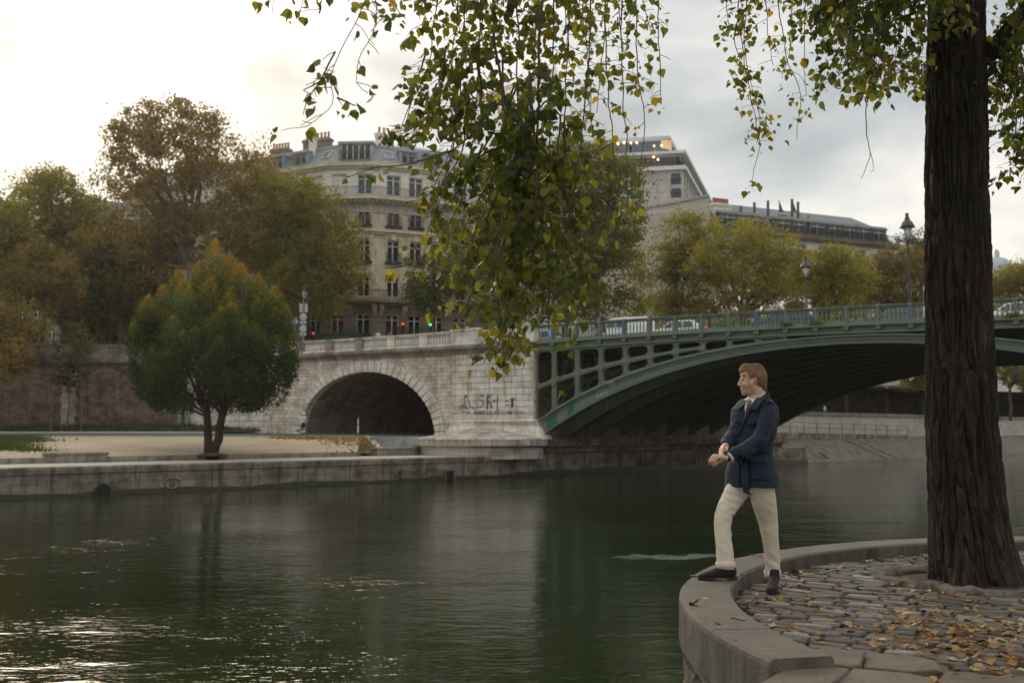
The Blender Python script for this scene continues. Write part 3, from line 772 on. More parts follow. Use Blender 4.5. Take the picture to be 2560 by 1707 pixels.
def rnd_word(x0, x1, y0, y1, n, w):
    g = random.Random(int(x0))
    for i in range(n):
        x = x0+(x1-x0)*i/n; dx = (x1-x0)/n*.8
        pts = [gp(x+dx*g.random(), y0+(y1-y0)*g.random()) for _ in range(4)]; mb.tube(pts, w, 4)
rnd_word(270, 400, 590, 650, 4, .018); rnd_word(420, 520, 600, 690, 4, .018)
def letter(ch, x, y, w, h, rad):
    S = {'M':[[(0,1),(0,0),(.5,.6),(1,0),(1,1)]],'E':[[(1,0),(0,0),(0,1),(1,1)],[(0,.5),(.8,.5)]],'N':[[(0,1),(0,0),(1,1),(1,0)]],'S':[[(1,0),(0,.1),(.1,.45),(.9,.55),(1,.9),(0,1)]],
         'I':[[(.5,0),(.5,1)]],'T':[[(0,0),(1,0)],[(.5,0),(.5,1)]],'O':[[(.5,0),(0,.5),(.5,1),(1,.5),(.5,0)]],'U':[[(0,0),(0,.9),(.5,1),(1,.9),(1,0)]],'A':[[(0,1),(.5,0),(1,1)],[(.2,.6),(.8,.6)]],'C':[[(1,0),(.1,.1),(0,.9),(1,1)]],'K':[[(0,0),(0,1)],[(1,0),(0,.5),(1,1)]],'V':[[(0,0),(.5,1),(1,0)]],'X':[[(0,0),(1,1)],[(1,0),(0,1)]],'W':[[(0,0),(.25,1),(.5,.3),(.75,1),(1,0)]]}
    for st in S.get(ch, []): mb.tube([gp(x+p[0]*w, y+p[1]*h) for p in st], rad, 4)
for i, ch in enumerate('NKXKM'): letter(ch, 590+i*48, 600, 44, 85, .026)
for i, ch in enumerate('KACIN'): letter(ch, 880+i*50, 600, 40, 95, .020)
for i, ch in enumerate('SIE'): letter(ch, 1130+i*68, 600, 46, 85, .014)
for i, ch in enumerate('NW'): letter(ch, 1345+i*50, 595, 46, 85, .03)
for i, ch in enumerate('SUITO'): letter(ch, 1480+i*46, 600, 36, 90, .014)
mb.build('graffiti', M_spray, ab)
# round cutwater at the foot of the pilaster
mb = MB(); cx, cy = (SP+SR)/2-.6, -.2; rr = 5.1
za, zb_, zt_ = bh(1225, 1069, -.4)[1], 2.62, 2.12
mb.lathe([(rr-.35,ZQ-.2),(rr-.35,1.98),(rr-.1,2.08),(rr,2.14),(rr,2.56),(rr-.18,2.64),(rr-.55,2.70),(.25,za+.05)], (cx,cy,0), 28, PI, 2*PI)
cw = mb.build('cutwater', masonry('cutwater_stone', (.60,.56,.5), (.50,.46,.41), (.25,.22,.19), 1.2, .5, .008, stain=(.45,.38,.33), stain_amt=.8, bump=.3), None); cw.matrix_world = Matrix.Translation(P0) @ Matrix.Rotation(-TH, 4, 'Z')
tag(cw, 'half round stone cutwater with a conical cap at the foot of the abutment pilaster', 'cutwater')
# abutment under the iron arches: base block, ledge and dark impost wall along the water
M_base = masonry('base_block_stone', (.40,.345,.26), (.29,.24,.185), (.14,.12,.1), 1.7, .75, .016, stain=(.34,.30,.27), stain_amt=.95, bump=.5)
bs = empty('abutment_base', (0,0,0), 0, 'long stained stone base and ledge at the water under the iron arch', 'bridge base')
SQ0, SQ1 = 33.2, quay_hit(2018, 1130)[0]
mb = MB(); mb.prism([q(SQ0,-.02,-1.5), q(SQ0,-.02,1.52), q(SQ0,2.4,1.6), q(SQ0,2.4,-1.5)], QD*(SQ1-SQ0)); mb.build('base_block', M_base, bs)
SQ2 = quay_hit(1992, 1100)[0]
mb = MB()
for (o0, z0, z1, e) in ((1.1,1.5,1.95,-.8),(.8,1.95,2.05,-.5),(.45,2.05,2.45,0),(.6,2.45,2.55,-.2)):
    mb.prism([q(SQ0-1,o0,z0), q(SQ0-1,o0,z1), q(SQ0-1,2.4,z1), q(SQ0-1,2.4,z0)], QD*(SQ2+e-SQ0+1))
mb.build('ledge', M_base, bs)
mb = MB(); mb.prism([q(35.4,1.6,2.5), q(35.4,1.6,8.6), q(35.4,2.6,8.6), q(35.4,2.6,2.5)], QD*(SQ2-1.2-35.4)); mb.build('impost_wall', M_vault, bs)
mb = MB(); n = 50
for i in range(n):
    s = SQ0+(SQ1-SQ0)*i/n; s2 = SQ0+(SQ1-SQ0)*(i+1)/n; zz = .28+.16*random.random()
    mb.add([q(s,-.05,-.4), q(s2,-.05,-.4), q(s2,-.05,zz), q(s,-.05,zz), q(s2,-.02,zz+.01), q(s,-.02,zz+.01)], [(0,1,2,3),(3,2,4,5)])
mb.build('algae', M_wet, bs)

# ------------------------------------------------------------------ right bank beyond the bridge
M_slope = masonry('revetment_stone', (.26,.235,.205), (.19,.17,.15), (.09,.08,.07), .55, .22, .02, stain=(.4,.36,.3), stain_amt=.7, bump=1.0, irregular=.05)
M_ww = masonry('pale_quay_wall', (.60,.585,.54), (.52,.50,.455), (.36,.33,.29), 2.2, 1.1, .006, stain=(.66,.58,.48), stain_amt=.55, bump=.2)
SE1 = 240
mb = MB(); n = 40
mb.prism([q(SQ1-.3,-.05,-1.5), q(SQ1-.3,-.05,.02), q(SQ1-.3,4.8,2.0), q(SQ1-.3,7.4,2.35), q(SQ1-.3,7.4,-1.5)], QD*(SE1-SQ1))
rv = mb.build('revetment', M_slope); tag(rv, 'sloping stone revetment of the river bank beyond the bridge', 'river bank')
mb = MB(); s0 = quay_hit(2224, 1150)[0]
for k in range(12):
    o = .3+.36*k; z = .02+(2.0-.02)*(o+.05)/4.85
    mb.prism([q(s0-k*.02,o-.1,z-.25), q(s0-k*.02,o-.1,z+.08), q(s0-k*.02,o+.27,z+.08), q(s0-k*.02,o+.27,z-.25)], QD*2.1)
for off in (-.35, 2.1): mb.prism([q(s0+off,.1,-.1), q(s0+off,.1,.22), q(s0+off,4.7,2.12), q(s0+off,4.7,1.8)], QD*.35)
tag(mb.build('stone_steps', M_base), 'small flight of stone steps cut into the sloping river bank', 'steps')
ww = empty('pale_wall', (0,0,0), 0, 'long pale stone wall with dark coping above the sloping bank beyond the bridge', 'wall')
mb = MB(); mb.prism([q(SQ2-14,7.3,1.2), q(SQ2-14,7.3,4.75), q(SQ2-14,8.2,4.75), q(SQ2-14,8.2,1.2)], QD*(SE1-SQ2+14)); mb.build('wall', M_ww, ww)
mb = MB(); mb.prism([q(SQ2-14,7.2,4.75), q(SQ2-14,7.2,5.2), q(SQ2-14,8.3,5.2), q(SQ2-14,8.3,4.75)], QD*(SE1-SQ2+14)); mb.build('coping', masonry('wall_coping', (.27,.25,.24), (.36,.34,.31), (.15,.13,.12), 1.8, .6, .012, stain_amt=.6), ww)
mb = MB(); mb.add([q(SQ2-14,8.2,4.7), q(SE1,8.2,4.7), q(SE1,24,4.7), q(SQ2-14,24,4.7)], [(0,1,2,3)]); tag(mb.build('upper_quay_path', M_quaytop), kind='structure')
# ramp with its thin railing
mb = MB(); r0, r1 = quay_hit(1960, 1080)[0]-3, quay_hit(2316, 1080)[0]+8
mb.prism([q(r0,5.7,1.6), q(r0,5.7,3.1), q(r0,7.3,3.1), q(r0,7.3,1.6)], q(r1,5.7,2.35)-q(r0,5.7,2.9))
rp = mb.build('stone_ramp', M_base); tag(rp, 'mossy stone ramp with a thin railing against the pale wall', 'ramp')
mb = MB(); zr = lambda s: 3.1+(2.55-3.1)*(s-r0)/(r1-r0)
n = 15
for i in range(n+1):
    s = r0+(r1-r0)*i/n; mb.bar(q(s,5.8,zr(s)-.1), q(s,5.8,zr(s)+1.15), .06)
for dz in (1.12, .58): mb.bar(q(r0,5.8,zr(r0)+dz), q(r1,5.8,zr(r1)+dz), .05)
tag(mb.build('ramp_railing', plain('rusty_rail', (.12,.085,.06), .7)), 'thin rusty railing along the ramp against the pale wall', 'railing')
mb = MB(); mb.M = Matrix.Translation(q(quay_hit(2085,1150)[0], .25, .0)) @ rot_q(); mb.prism([(0,0,-.1),(.5,0,-.1),(-.35,.9,.85),(-.75,.9,.85)], (0,.05,.12)); tag(mb.build('driftwood', plain('wet_wood', (.03,.025,.02), .8), bevel=.02), 'dark piece of wet driftwood lying at the foot of the sloping bank', 'driftwood')
fw = empty('river_wall', (0,0,0), 0, 'dark rubble embankment wall with pale pilasters behind the upper quay beyond the bridge', 'wall')
OW = 24; mb = MB(); mb.prism([q(SQ2-34,OW,4), q(SQ2-34,OW,10.2), q(SQ2-34,OW+1,10.2), q(SQ2-34,OW+1,4)], QD*(SE1+34-SQ2)); mb.build('wall', M_rubble, fw)
mb = MB(); mb.prism([q(SQ2-34,OW-.2,10.2), q(SQ2-34,OW-.2,10.55), q(SQ2-34,OW+.8,10.55), q(SQ2-34,OW+.8,10.2)], QD*(SE1+34-SQ2)); mb.prism([q(SQ2-34,OW+.1,10.55), q(SQ2-34,OW+.1,11.4), q(SQ2-34,OW+.6,11.4), q(SQ2-34,OW+.6,10.55)], QD*(SE1+34-SQ2)); mb.build('parapet', M_parapet, fw)
mb = MB()
for k in range(9):
    s = SQ2-12+k*13.5; mb.prism([q(s,OW-.18,4.6), q(s,OW-.18,10.2), q(s,OW+.3,10.2), q(s,OW+.3,4.6)], QD*1.3)
mb.build('pilaster_row', M_pale, fw)
# ------------------------------------------------------------------ buildings
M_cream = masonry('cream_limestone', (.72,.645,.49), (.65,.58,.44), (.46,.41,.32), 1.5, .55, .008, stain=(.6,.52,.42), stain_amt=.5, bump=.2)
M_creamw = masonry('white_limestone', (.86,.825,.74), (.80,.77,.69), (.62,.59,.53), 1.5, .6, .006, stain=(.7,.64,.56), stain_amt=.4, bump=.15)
M_creamd = masonry('dark_limestone', (.30,.245,.18), (.25,.205,.15), (.14,.115,.09), 1.4, .5, .02, stain=(.5,.44,.38), stain_amt=.7, bump=.4)  # darker limestone for ground floor, slabs and the left houses
t = NT('slate_roof'); uv = t.coord('UV'); b_ = t.n('ShaderNodeTexBrick'); t.l(uv, b_.inputs['Vector'])
b_.inputs['Scale'].default_value = 1; b_.inputs['Brick Width'].default_value = .35; b_.inputs['Row Height'].default_value = .22; b_.inputs['Mortar Size'].default_value = .012
b_.inputs['Color1'].default_value = (.10,.118,.138,1); b_.inputs['Color2'].default_value = (.085,.10,.12,1); b_.inputs['Mortar'].default_value = (.04,.05,.06,1)
c_ = t.mix(t.math('MULTIPLY', t.ramp(t.noise(uv, .5, 5, .7), [(.4, 0), (.7, 1)]), .5), b_.outputs['Color'], (.16,.18,.185))
M_slate = t.set(c_, .5, t.bump(b_.outputs['Fac'], -.3, .02))
t = NT('hazed_slate_roof'); uv = t.coord('UV'); b_ = t.n('ShaderNodeTexBrick'); t.l(uv, b_.inputs['Vector'])
b_.inputs['Scale'].default_value = 1; b_.inputs['Brick Width'].default_value = .35; b_.inputs['Row Height'].default_value = .22; b_.inputs['Mortar Size'].default_value = .012
b_.inputs['Color1'].default_value = (.19,.215,.235,1); b_.inputs['Color2'].default_value = (.145,.168,.19,1); b_.inputs['Mortar'].default_value = (.08,.09,.10,1)
M_slatehaze = t.set(t.mix(t.math('MULTIPLY', t.ramp(t.noise(uv, .5, 5, .7), [(.4, 0), (.7, 1)]), .5), b_.outputs['Color'], (.25,.27,.27)), .5, t.bump(b_.outputs['Fac'], -.3, .02))  # slate made paler so its colour carries the haze
M_zinc = plain('zinc_sheet', (.30,.34,.37), .45, .3, var=.15, scale=1)
M_wframe = plain('white_window_paint', (.70,.70,.68), .5, var=.05)
M_dframe = plain('dark_window_paint', (.07,.075,.08), .5, var=.1)
M_pane = plain('window_glass', (.012,.015,.018), .04, var=.3, scale=.6, spec=.8)
M_paneb = plain('blue_window_glass', (.05,.08,.12), .04, var=.3, scale=.6, spec=.9)
M_iron = plain('wrought_iron', (.022,.022,.024), .55)
M_brickchim = masonry('chimney_brick', (.22,.15,.11), (.28,.20,.15), (.2,.18,.15), .3, .1, .012)
M_pot = plain('clay_pots', (.35,.16,.09), .8)
t = NT('painted_frieze'); uv = t.coord('UV', (1.2, 1.2, 1)); vo = t.n('ShaderNodeTexVoronoi'); vo.inputs['Scale'].default_value = 1.5; t.l(uv, vo.inputs['Vector'])
nn = t.noise(uv, 3.5, 4, .6, 1.5)
M_frieze = t.set(t.mix(t.ramp(nn, [(.42, 0), (.58, 1)]), (.28,.31,.32), t.mix(t.ramp(vo.outputs['Distance'], [(.25, 0), (.5, 1)]), (.50,.40,.27), (.48,.47,.42))), .7)

class Building:
    def __init__(s, name, label):
        s.e = empty(name, (0,0,0), 0, label, 'building'); s.cache = {}; s.walls = {}
    def mb(s, key):
        if key not in s.walls: s.walls[key] = MB()
        return s.walls[key]
    def facade(s, key, A, B, z0, z1, holes, depth=.35):
        """wall between two plan points, outward side towards the viewer's side; holes (u0,u1,z0,z1)"""
        mb = s.mb(key); A = Vector((A[0],A[1],0)); B = Vector((B[0],B[1],0)); d = (B-A); L = d.length; d.normalize(); n = Vector((-d.y, d.x, 0))
        us = sorted({0, L}|{x for h in holes for x in h[:2]}); zs = sorted({z0, z1}|{x for h in holes for x in h[2:4]})
        P = lambda u, z, y=0: A+d*u+n*y+Vector((0,0,z))
        inh = lambda u, z: any(h[0] < u < h[1] and h[2] < z < h[3] for h in holes)
        for a, b in zip(us, us[1:]):
            for c, e in zip(zs, zs[1:]):
                if not inh((a+b)/2, (c+e)/2): mb.quad(P(a,c), P(b,c), P(b,e), P(a,e))
        for (a, b, c, e) in holes:
            mb.quad(P(a,c), P(b,c), P(b,c,depth), P(a,c,depth)); mb.quad(P(a,e), P(a,e,depth), P(b,e,depth), P(b,e))
            mb.quad(P(a,c), P(a,c,depth), P(a,e,depth), P(a,e)); mb.quad(P(b,c), P(b,e), P(b,e,depth), P(b,c,depth))
    def win(s, A, B, u, z, w, h, depth=.22, style='french', rail=None, frame=None, pane=None):
        A = Vector((A[0],A[1],0)); B = Vector((B[0],B[1],0)); d = (B-A).normalized(); n = Vector((-d.y, d.x, 0))
        M = Matrix(((d.x,n.x,0,0),(d.y,n.y,0,0),(0,0,1,0),(0,0,0,1))); M.translation = A+d*u+n*depth+Vector((0,0,z))
        key = (round(w,2), round(h,2), style, frame, pane)
        if key not in s.cache:
            mb = MB(); f = .08
            mb.box(-w/2,-w/2+f,0,.08,0,h); mb.box(w/2-f,w/2,0,.08,0,h); mb.box(-w/2+f,w/2-f,0,.08,h-f,h); mb.box(-w/2+f,w/2-f,0,.08,0,f)
            nm = {'french':1,'wide':4,'pair':1,'blank':0}[style]
            for k in range(nm):
                x = -w/2+w*(k+1)/(nm+1); mb.box(x-.055,x+.055,-.015,.07,f,h-f)
            if style == 'french': mb.box(-w/2+f,w/2-f,-.01,.065,h*.74,h*.74+.07)
            fm = mb.mesh('window'); fm.materials.append(frame or M_wframe)
            mb = MB(); mb.box(-w/2+.02,w/2-.02,.045,.055,.02,h-.02); pm = mb.mesh('pane'); pm.materials.append(pane or M_pane)
            s.cache[key] = (fm, pm)
        fm, pm = s.cache[key]
        o = link('window', fm, None, s.e); o.matrix_world = M
        p = link('pane', pm, None, o)
        if rail:
            rk = ('rail', round(w,2), rail)
            if rk not in s.cache:
                mb = MB(); hh = 1.0; x0, x1 = -w/2-.12, w/2+.12; y0 = -.38 if rail == 'bow' else -.06
                mb.box(x0,x1,y0-.03,y0+.03,hh-.05,hh); mb.box(x0,x1,y0-.02,y0+.02,.05,.10); mb.box(x0,x1,y0-.02,y0+.02,.70,.73)
                k = int((x1-x0)/.11)
                for i in range(k+1): x = x0+(x1-x0)*i/k; mb.box(x-.014,x+.014,y0-.014,y0+.014,.05,hh-.03)
                if rail == 'bow':
                    mb.box(x0,x0+.04,y0,.1,.05,.10); mb.box(x1-.04,x1,y0,.1,.05,.10); mb.box(x0,x0+.04,y0,.1,hh-.05,hh); mb.box(x1-.04,x1,y0,.1,hh-.05,hh); mb.box(x0-.08,x1+.08,y0-.06,.15,-.12,.03)
                m = mb.mesh('window_railing'); m.materials.append(M_iron); s.cache[rk] = m
            r = link('window_railing', s.cache[rk], None, s.e); r.matrix_world = M @ Matrix.Translation((0,-depth+.0,0))
    def strip(s, key, pts, z0, z1, out, back=.3):
        """moulding along a plan polyline, standing out from the wall"""
        mb = s.mb(key); P = [Vector((p[0],p[1],0)) for p in pts]; N = []
        for i in range(len(P)):
            ds = []
            if i: ds.append((P[i]-P[i-1]).normalized())
            if i < len(P)-1: ds.append((P[i+1]-P[i]).normalized())
            m = Vector((0,0,0))
            for d in ds: m += Vector((d.y,-d.x,0))
            m.normalize(); d = ds[0]; N.append(m/max(.5, m.dot(Vector((d.y,-d.x,0)))))
        zz = lambda p, z: p+Vector((0,0,z))
        mb.rings([[zz(p+n*out,z0), zz(p+n*out,z1), zz(p-n*back,z1), zz(p-n*back,z0)] for p, n in zip(P, N)])
        return [p+n*out for p, n in zip(P, N)]
    def done(s, mats):
        for k, mb in s.walls.items(): mb.build(k[0] if isinstance(k, tuple) else k, mats[k], s.e, recalc=False)
def railing_run(pts, z, h=1.0, step=.13, deco=True):
    mb = MB()
    for a, b in zip(pts, pts[1:]):
        a = Vector((a.x,a.y,z)); b = Vector((b.x,b.y,z)); L = (b-a).length; d = (b-a).normalized(); up = Vector((0,0,1))
        mb.bar(a+up*h, b+up*h, .07); mb.bar(a+up*.08, b+up*.08, .04); mb.bar(a+up*(h-.18), b+up*(h-.18), .03)
        n = int(L/step)
        for i in range(n+1):
            p = a+d*(L*i/n); mb.bar(p+up*.05, p+up*h, .032)
            if deco and i % 4 == 2:
                pts_ = [p+d*(.15*math.cos(t_))+up*(h*.45+.2*math.sin(t_)) for t_ in np.linspace(0, 2*PI, 9)]; mb.tube(pts_, .018, 4, False)
    return mb

# corner apartment house
hb = Building('apartment_building', 'cream corner apartment house with slate mansard roof and iron balconies behind the stone arch')
YB = 100
C1 = at(818,600,YB); C2 = at(929,600,YB-.3); dl = Vector((-.883,.468)); dr = Vector((.925,.38))
Lp = (C1.x+dl.x*30, C1.y+dl.y*30); Rp = (C2.x+dr.x*17, C2.y+dr.y*17); A1 = (C1.x,C1.y); A2 = (C2.x,C2.y)
zz = lambda py: zy(py, YB)
Zst = 9.1; z_base = zz(770); z_bal1 = zz(752); z_frz0 = zz(572); z_bal2 = zz(496); z_roof = zz(409); z_top = zz(343)
plan = [Lp, A1, A2, Rp]
def up_on(A, B, px):                              # station along a facade for a photo column
    r = ray(px, 800); k = r.x/r.y; dx, dy = B[0]-A[0], B[1]-A[1]; L = math.hypot(dx, dy); dx /= L; dy /= L
    return (k*A[1]-A[0])/(dx-k*dy)
segs = [(Lp, A1, [up_on(Lp, A1, x) for x in (560, 600, 644, 690, 738, 786)]), (A1, A2, [up_on(A1, A2, x) for x in (843, 907)]), (A2, Rp, [up_on(A2, Rp, x) for x in (981, 1037, 1092, 1150)])]
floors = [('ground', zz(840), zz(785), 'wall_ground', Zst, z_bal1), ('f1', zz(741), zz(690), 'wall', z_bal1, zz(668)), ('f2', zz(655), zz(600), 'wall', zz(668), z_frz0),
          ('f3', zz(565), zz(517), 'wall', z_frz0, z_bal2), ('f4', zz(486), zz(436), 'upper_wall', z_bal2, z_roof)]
for (A, B, us) in segs:
    for (nm, w0, w1, key, za_, zb_) in floors:
        W_ = 1.35 if nm != 'f4' else 1.5
        holes = [(u-W_/2, u+W_/2, w0, w1) for u in us]
        hb.facade(key, A, B, za_, zb_, holes)
        for u in us:
            rail = 'bow' if nm in ('f3', 'f2', 'ground') else None
            closed = nm == 'f4' and (abs(u*7.3) % 1) < .5
            hb.win(A, B, u, w0, W_, w1-w0, style='french', rail=rail, pane=(M_creamw if closed else None))
# mouldings
hb.strip('cornice', plan, z_roof-.35, z_roof, .45); hb.strip('cornice', plan, z_roof-.6, z_roof-.35, .25)
e2 = hb.strip('cornice', plan, z_bal2-.28, z_bal2, 1.0); hb.strip('cornice', plan, z_bal2-.6, z_bal2-.28, .45)
hb.strip('cornice', plan, z_frz0-.35, z_frz0-.08, .4); hb.strip('cornice', plan, z_frz0-.6, z_frz0-.35, .2)
e1 = hb.strip('balcony_slab', plan, z_bal1-.25, z_bal1+.02, 1.0); hb.strip('balcony_slab', plan, z_bal1-.55, z_bal1-.25, .35)
hb.strip('frieze', plan, zz(529), zz(505), .06, .1); hb.strip('cornice', plan, zz(532), zz(529), .14, .1)
railing_run([p*1.0 for p in e2], z_bal2, .95).build('balcony_railing', plain('blue_grey_iron', (.10,.13,.17), .5), hb.e)
railing_run([p*1.0 for p in e1], z_bal1, 1.0).build('balcony_railing', M_iron, hb.e)
mb = MB()                                         # brackets, keystones and modillions
for (A, B, us) in segs:
    A_v = Vector((A[0],A[1],0)); B_v = Vector((B[0],B[1],0)); d = (B_v-A_v).normalized(); n = Vector((-d.y,d.x,0)); L = (B_v-A_v).length
    M_ = Matrix(((d.x,n.x,0,0),(d.y,n.y,0,0),(0,0,1,0),(0,0,0,1)))
    for u in us:
        for du in (-1.25, 1.25):
            mb.M = Matrix.Translation(A_v+d*(u+du)) @ M_; z = z_bal1-.5
            mb.prism([(-.18,.05,z),(-.18,-.75,z),(-.18,-.55,z-.35),(-.18,-.18,z-.75),(-.18,.05,z-1.05)], (.36,0,0))
        for (f0, f1) in ((zz(690), .5), (zz(600), .5)):
            mb.M = Matrix.Translation(A_v+d*u) @ M_
            mb.box(-.95,.95,-.16,.03,f0+.25,f0+.45); mb.box(-.2,.2,-.22,.03,f0+.02,f0+.62); mb.box(-.95,-.75,-.14,.03,f0-.5,f0+.25); mb.box(.75,.95,-.14,.03,f0-.5,f0+.25)
        for (w0, w1) in ((zz(565), zz(517)), (zz(655), zz(600)), (zz(741), zz(690))):
            mb.M = Matrix.Translation(A_v+d*u) @ M_
            for sx in (-1, 1): mb.box(sx*.68-.09 if sx > 0 else -.77, .77 if sx > 0 else sx*.68+.09, -.07, .02, w0, w1+.12)
            mb.box(-.77,.77,-.10,.02,w1+.122,w1+.26)
    k = int(L/.55)
    for i in range(k):
        mb.M = Matrix.Translation(A_v+d*((i+.5)*L/k)) @ M_; mb.box(-.13,.13,-.82,-.3,z_bal2-.5,z_bal2-.29)
mb.M = None; mb.build('stone_ornament', M_cream, hb.e)
# mansard: set back slope, then flat zinc crown
ins = [Vector((p[0],p[1],0)) for p in plan]
def inset(pts, o):
    out = []
    for i in range(len(pts)):
        m = Vector((0,0,0)); ds = []
        if i: ds.append((pts[i]-pts[i-1]).normalized())
        if i < len(pts)-1: ds.append((pts[i+1]-pts[i]).normalized())
        for d in ds: m += Vector((-d.y,d.x,0))
        m.normalize(); out.append(pts[i]+m*(o/max(.4, m.dot(Vector((-ds[0].y,ds[0].x,0))))))
    return out
r0, r1, r2 = inset(ins, .1), inset(ins, 1.9), inset(ins, 5.5); up = lambda p, z: Vector((p.x,p.y,z))
mb = MB()
for i in range(3): mb.quad(up(r0[i],z_roof), up(r0[i+1],z_roof), up(r1[i+1],z_top-.5), up(r1[i],z_top-.5))
mb.build('roof', M_slatehaze, hb.e, recalc=False)
mb = MB()
for i in range(3): mb.quad(up(r1[i],z_top-.5), up(r1[i+1],z_top-.5), up(r2[i+1],z_top+1.0), up(r2[i],z_top+1.0))
for i in range(3): mb.bar(up(r1[i],z_top-.45), up(r1[i+1],z_top-.45), .28)
mb.add([up(p,z_top+1.0) for p in r2], [tuple(range(len(r2)))])
mb.build('roof_crown', M_zinc, hb.e, recalc=False)
# dormers: a wide one on the cut corner, narrow ones on both wings
def dormer(A, B, u, w, z0, z1, style):
    A_v = Vector((A[0],A[1],0)); d = (Vector((B[0],B[1],0))-A_v).normalized(); n = Vector((-d.y,d.x,0))
    M_ = Matrix.Translation(A_v+d*u) @ Matrix(((d.x,n.x,0,0),(d.y,n.y,0,0),(0,0,1,0),(0,0,0,1)))
    mb = MB(); mb.M = M_; y = .42
    mb.box(-w/2-.22,-w/2,y,2.6,z0,z1); mb.box(w/2,w/2+.22,y,2.6,z0,z1); mb.box(-w/2-.32,w/2+.32,y-.16,2.9,z1,z1+.25); mb.box(-w/2-.22,w/2+.22,y,2.6,z0-.14,z0)
    o = mb.build('dormer', M_zinc, hb.e)
    hb.win(A, B, u, z0, w, z1-z0, depth=y+.10, style=style, rail='flat')
dormer(A1, A2, up_on(A1, A2, 881), 3.1, zz(402), zz(358), 'wide')
for x in (736, 676): dormer(Lp, A1, up_on(Lp, A1, x), 1.5, zz(407)+.3, zz(378)+.4, 'french')
for x in (1020, 1085): dormer(A2, Rp, up_on(A2, Rp, x), 1.4, zz(407)+.2, zz(375)+.2, 'french')
def skylight(A, B, u, z):
    A_v = Vector((A[0],A[1],0)); d = (Vector((B[0],B[1],0))-A_v).normalized(); n = Vector((-d.y,d.x,0))
    f = (z-z_roof)/(z_top-.5-z_roof); y = .1+1.8*f; sl = math.atan2(1.8, z_top-.5-z_roof)
    M_ = Matrix.Translation(A_v+d*u+n*y+Vector((0,0,z))) @ Matrix(((d.x,n.x,0,0),(d.y,n.y,0,0),(0,0,1,0),(0,0,0,1))) @ Matrix.Rotation(-sl, 4, 'X')
    mb = MB()
    for b in ((-.5,-.4,-.1,.05,-.6,.6),(.4,.5,-.1,.05,-.6,.6),(-.4,.4,-.1,.05,.5,.6),(-.4,.4,-.1,.05,-.6,-.5)): mb.box(*b)
    o = mb.build('skylight', M_zinc, hb.e); o.matrix_world = M_
    mb = MB(); mb.box(-.4,.4,-.05,.0,-.5,.5); mb.build('pane', M_paneb, o)
skylight(Lp, A1, up_on(Lp, A1, 795), zz(378)); skylight(A2, Rp, up_on(A2, Rp, 972), zz(380))
def chimney(parent, c, w, dpt, z0, z1, pots=4, rot=0, mat=None):
    mb = MB(); mb.M = Matrix.Translation((c[0],c[1],0)) @ Matrix.Rotation(rot, 4, 'Z'); mb.box(-w/2,w/2,-dpt/2,dpt/2,z0,z1); mb.box(-w/2-.1,w/2+.1,-dpt/2-.1,dpt/2+.1,z1-.35,z1-.1)
    o = mb.build('chimney', mat or M_brickchim, parent)
    mb = MB(); mb.M = Matrix.Translation((c[0],c[1],0)) @ Matrix.Rotation(rot, 4, 'Z')
    for i in range(pots):
        x = -w/2+w*(i+.5)/pots; mb.lathe([(.15,z1-.02),(.12,z1+.55),(.16,z1+.6),(.16,z1+.68)], (x,0,0), 8)
    mb.build('chimney_pots', M_pot, o)
a = at(795,330,105); chimney(hb.e, (a.x,a.y), 3.2, .9, z_top-1.5, zy(349,105), 7, -.4, M_creamd); a = at(783,330,103); chimney(hb.e, (a.x,a.y), .7, .9, z_top-2, zy(341,103), 1, 0, M_creamw)
a = at(948,330,104); chimney(hb.e, (a.x,a.y), .75, .8, z_top-1.5, zy(334,104), 1, 0, M_creamw); a = at(960,330,104.6); chimney(hb.e, (a.x,a.y), .6, .8, z_top-1.5, zy(336,104.6), 1, 0, M_brickchim)
a = at(1020,350,106); chimney(hb.e, (a.x,a.y), 1.4, .8, z_top-1, zy(358,106), 3, .3); a = at(703,366,112); chimney(hb.e, (a.x,a.y), 2.4, .8, z_top-3, zy(374,112), 6, -.4, M_creamd)
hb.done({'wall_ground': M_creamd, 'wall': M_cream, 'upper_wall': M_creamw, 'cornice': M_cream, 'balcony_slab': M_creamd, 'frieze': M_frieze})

# dark stone house behind the left trees
lb = Building('apartment_building', 'dim stone apartment house with an iron balcony half hidden behind the left trees')
A = at(175,700,104); B = at(490,700,110); A = (A.x,A.y); B = (B.x,B.y); zz3 = lambda py: zy(py, 106)
us = [up_on(A, B, x) for x in (208, 232, 262, 300, 340, 380, 420, 460)]
for (w0, w1, za_, zb_) in ((zz3(855), zz3(832), Zst, zz3(828)), (zz3(808), zz3(775), zz3(828), zz3(765)), (zz3(745), zz3(712), zz3(765), zz3(700)), (zz3(680), zz3(645), zz3(700), zz3(620)), (zz3(600), zz3(565), zz3(620), zz3(545))):
    lb.facade('wall', A, B, za_, zb_, [(u-.6, u+.6, w0, w1) for u in us])
    for u in us: lb.win(A, B, u, w0, 1.2, w1-w0)
lb.strip('balcony_slab', [A, B], zz3(826), zz3(822), .9); e_ = lb.strip('balcony_slab', [A, B], zz3(822), zz3(821), .95)
railing_run(e_, zz3(821), 1.0, .16, False).build('balcony_railing', M_iron, lb.e)
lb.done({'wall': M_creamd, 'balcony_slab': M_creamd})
mb = MB(); P_ = inset([Vector((A[0],A[1],0)), Vector((B[0],B[1],0))], 3); mb.quad(Vector((A[0],A[1],zz3(545))), Vector((B[0],B[1],zz3(545))), up(P_[1],zz3(490)), up(P_[0],zz3(490))); mb.build('roof', M_slate, lb.e, recalc=False)

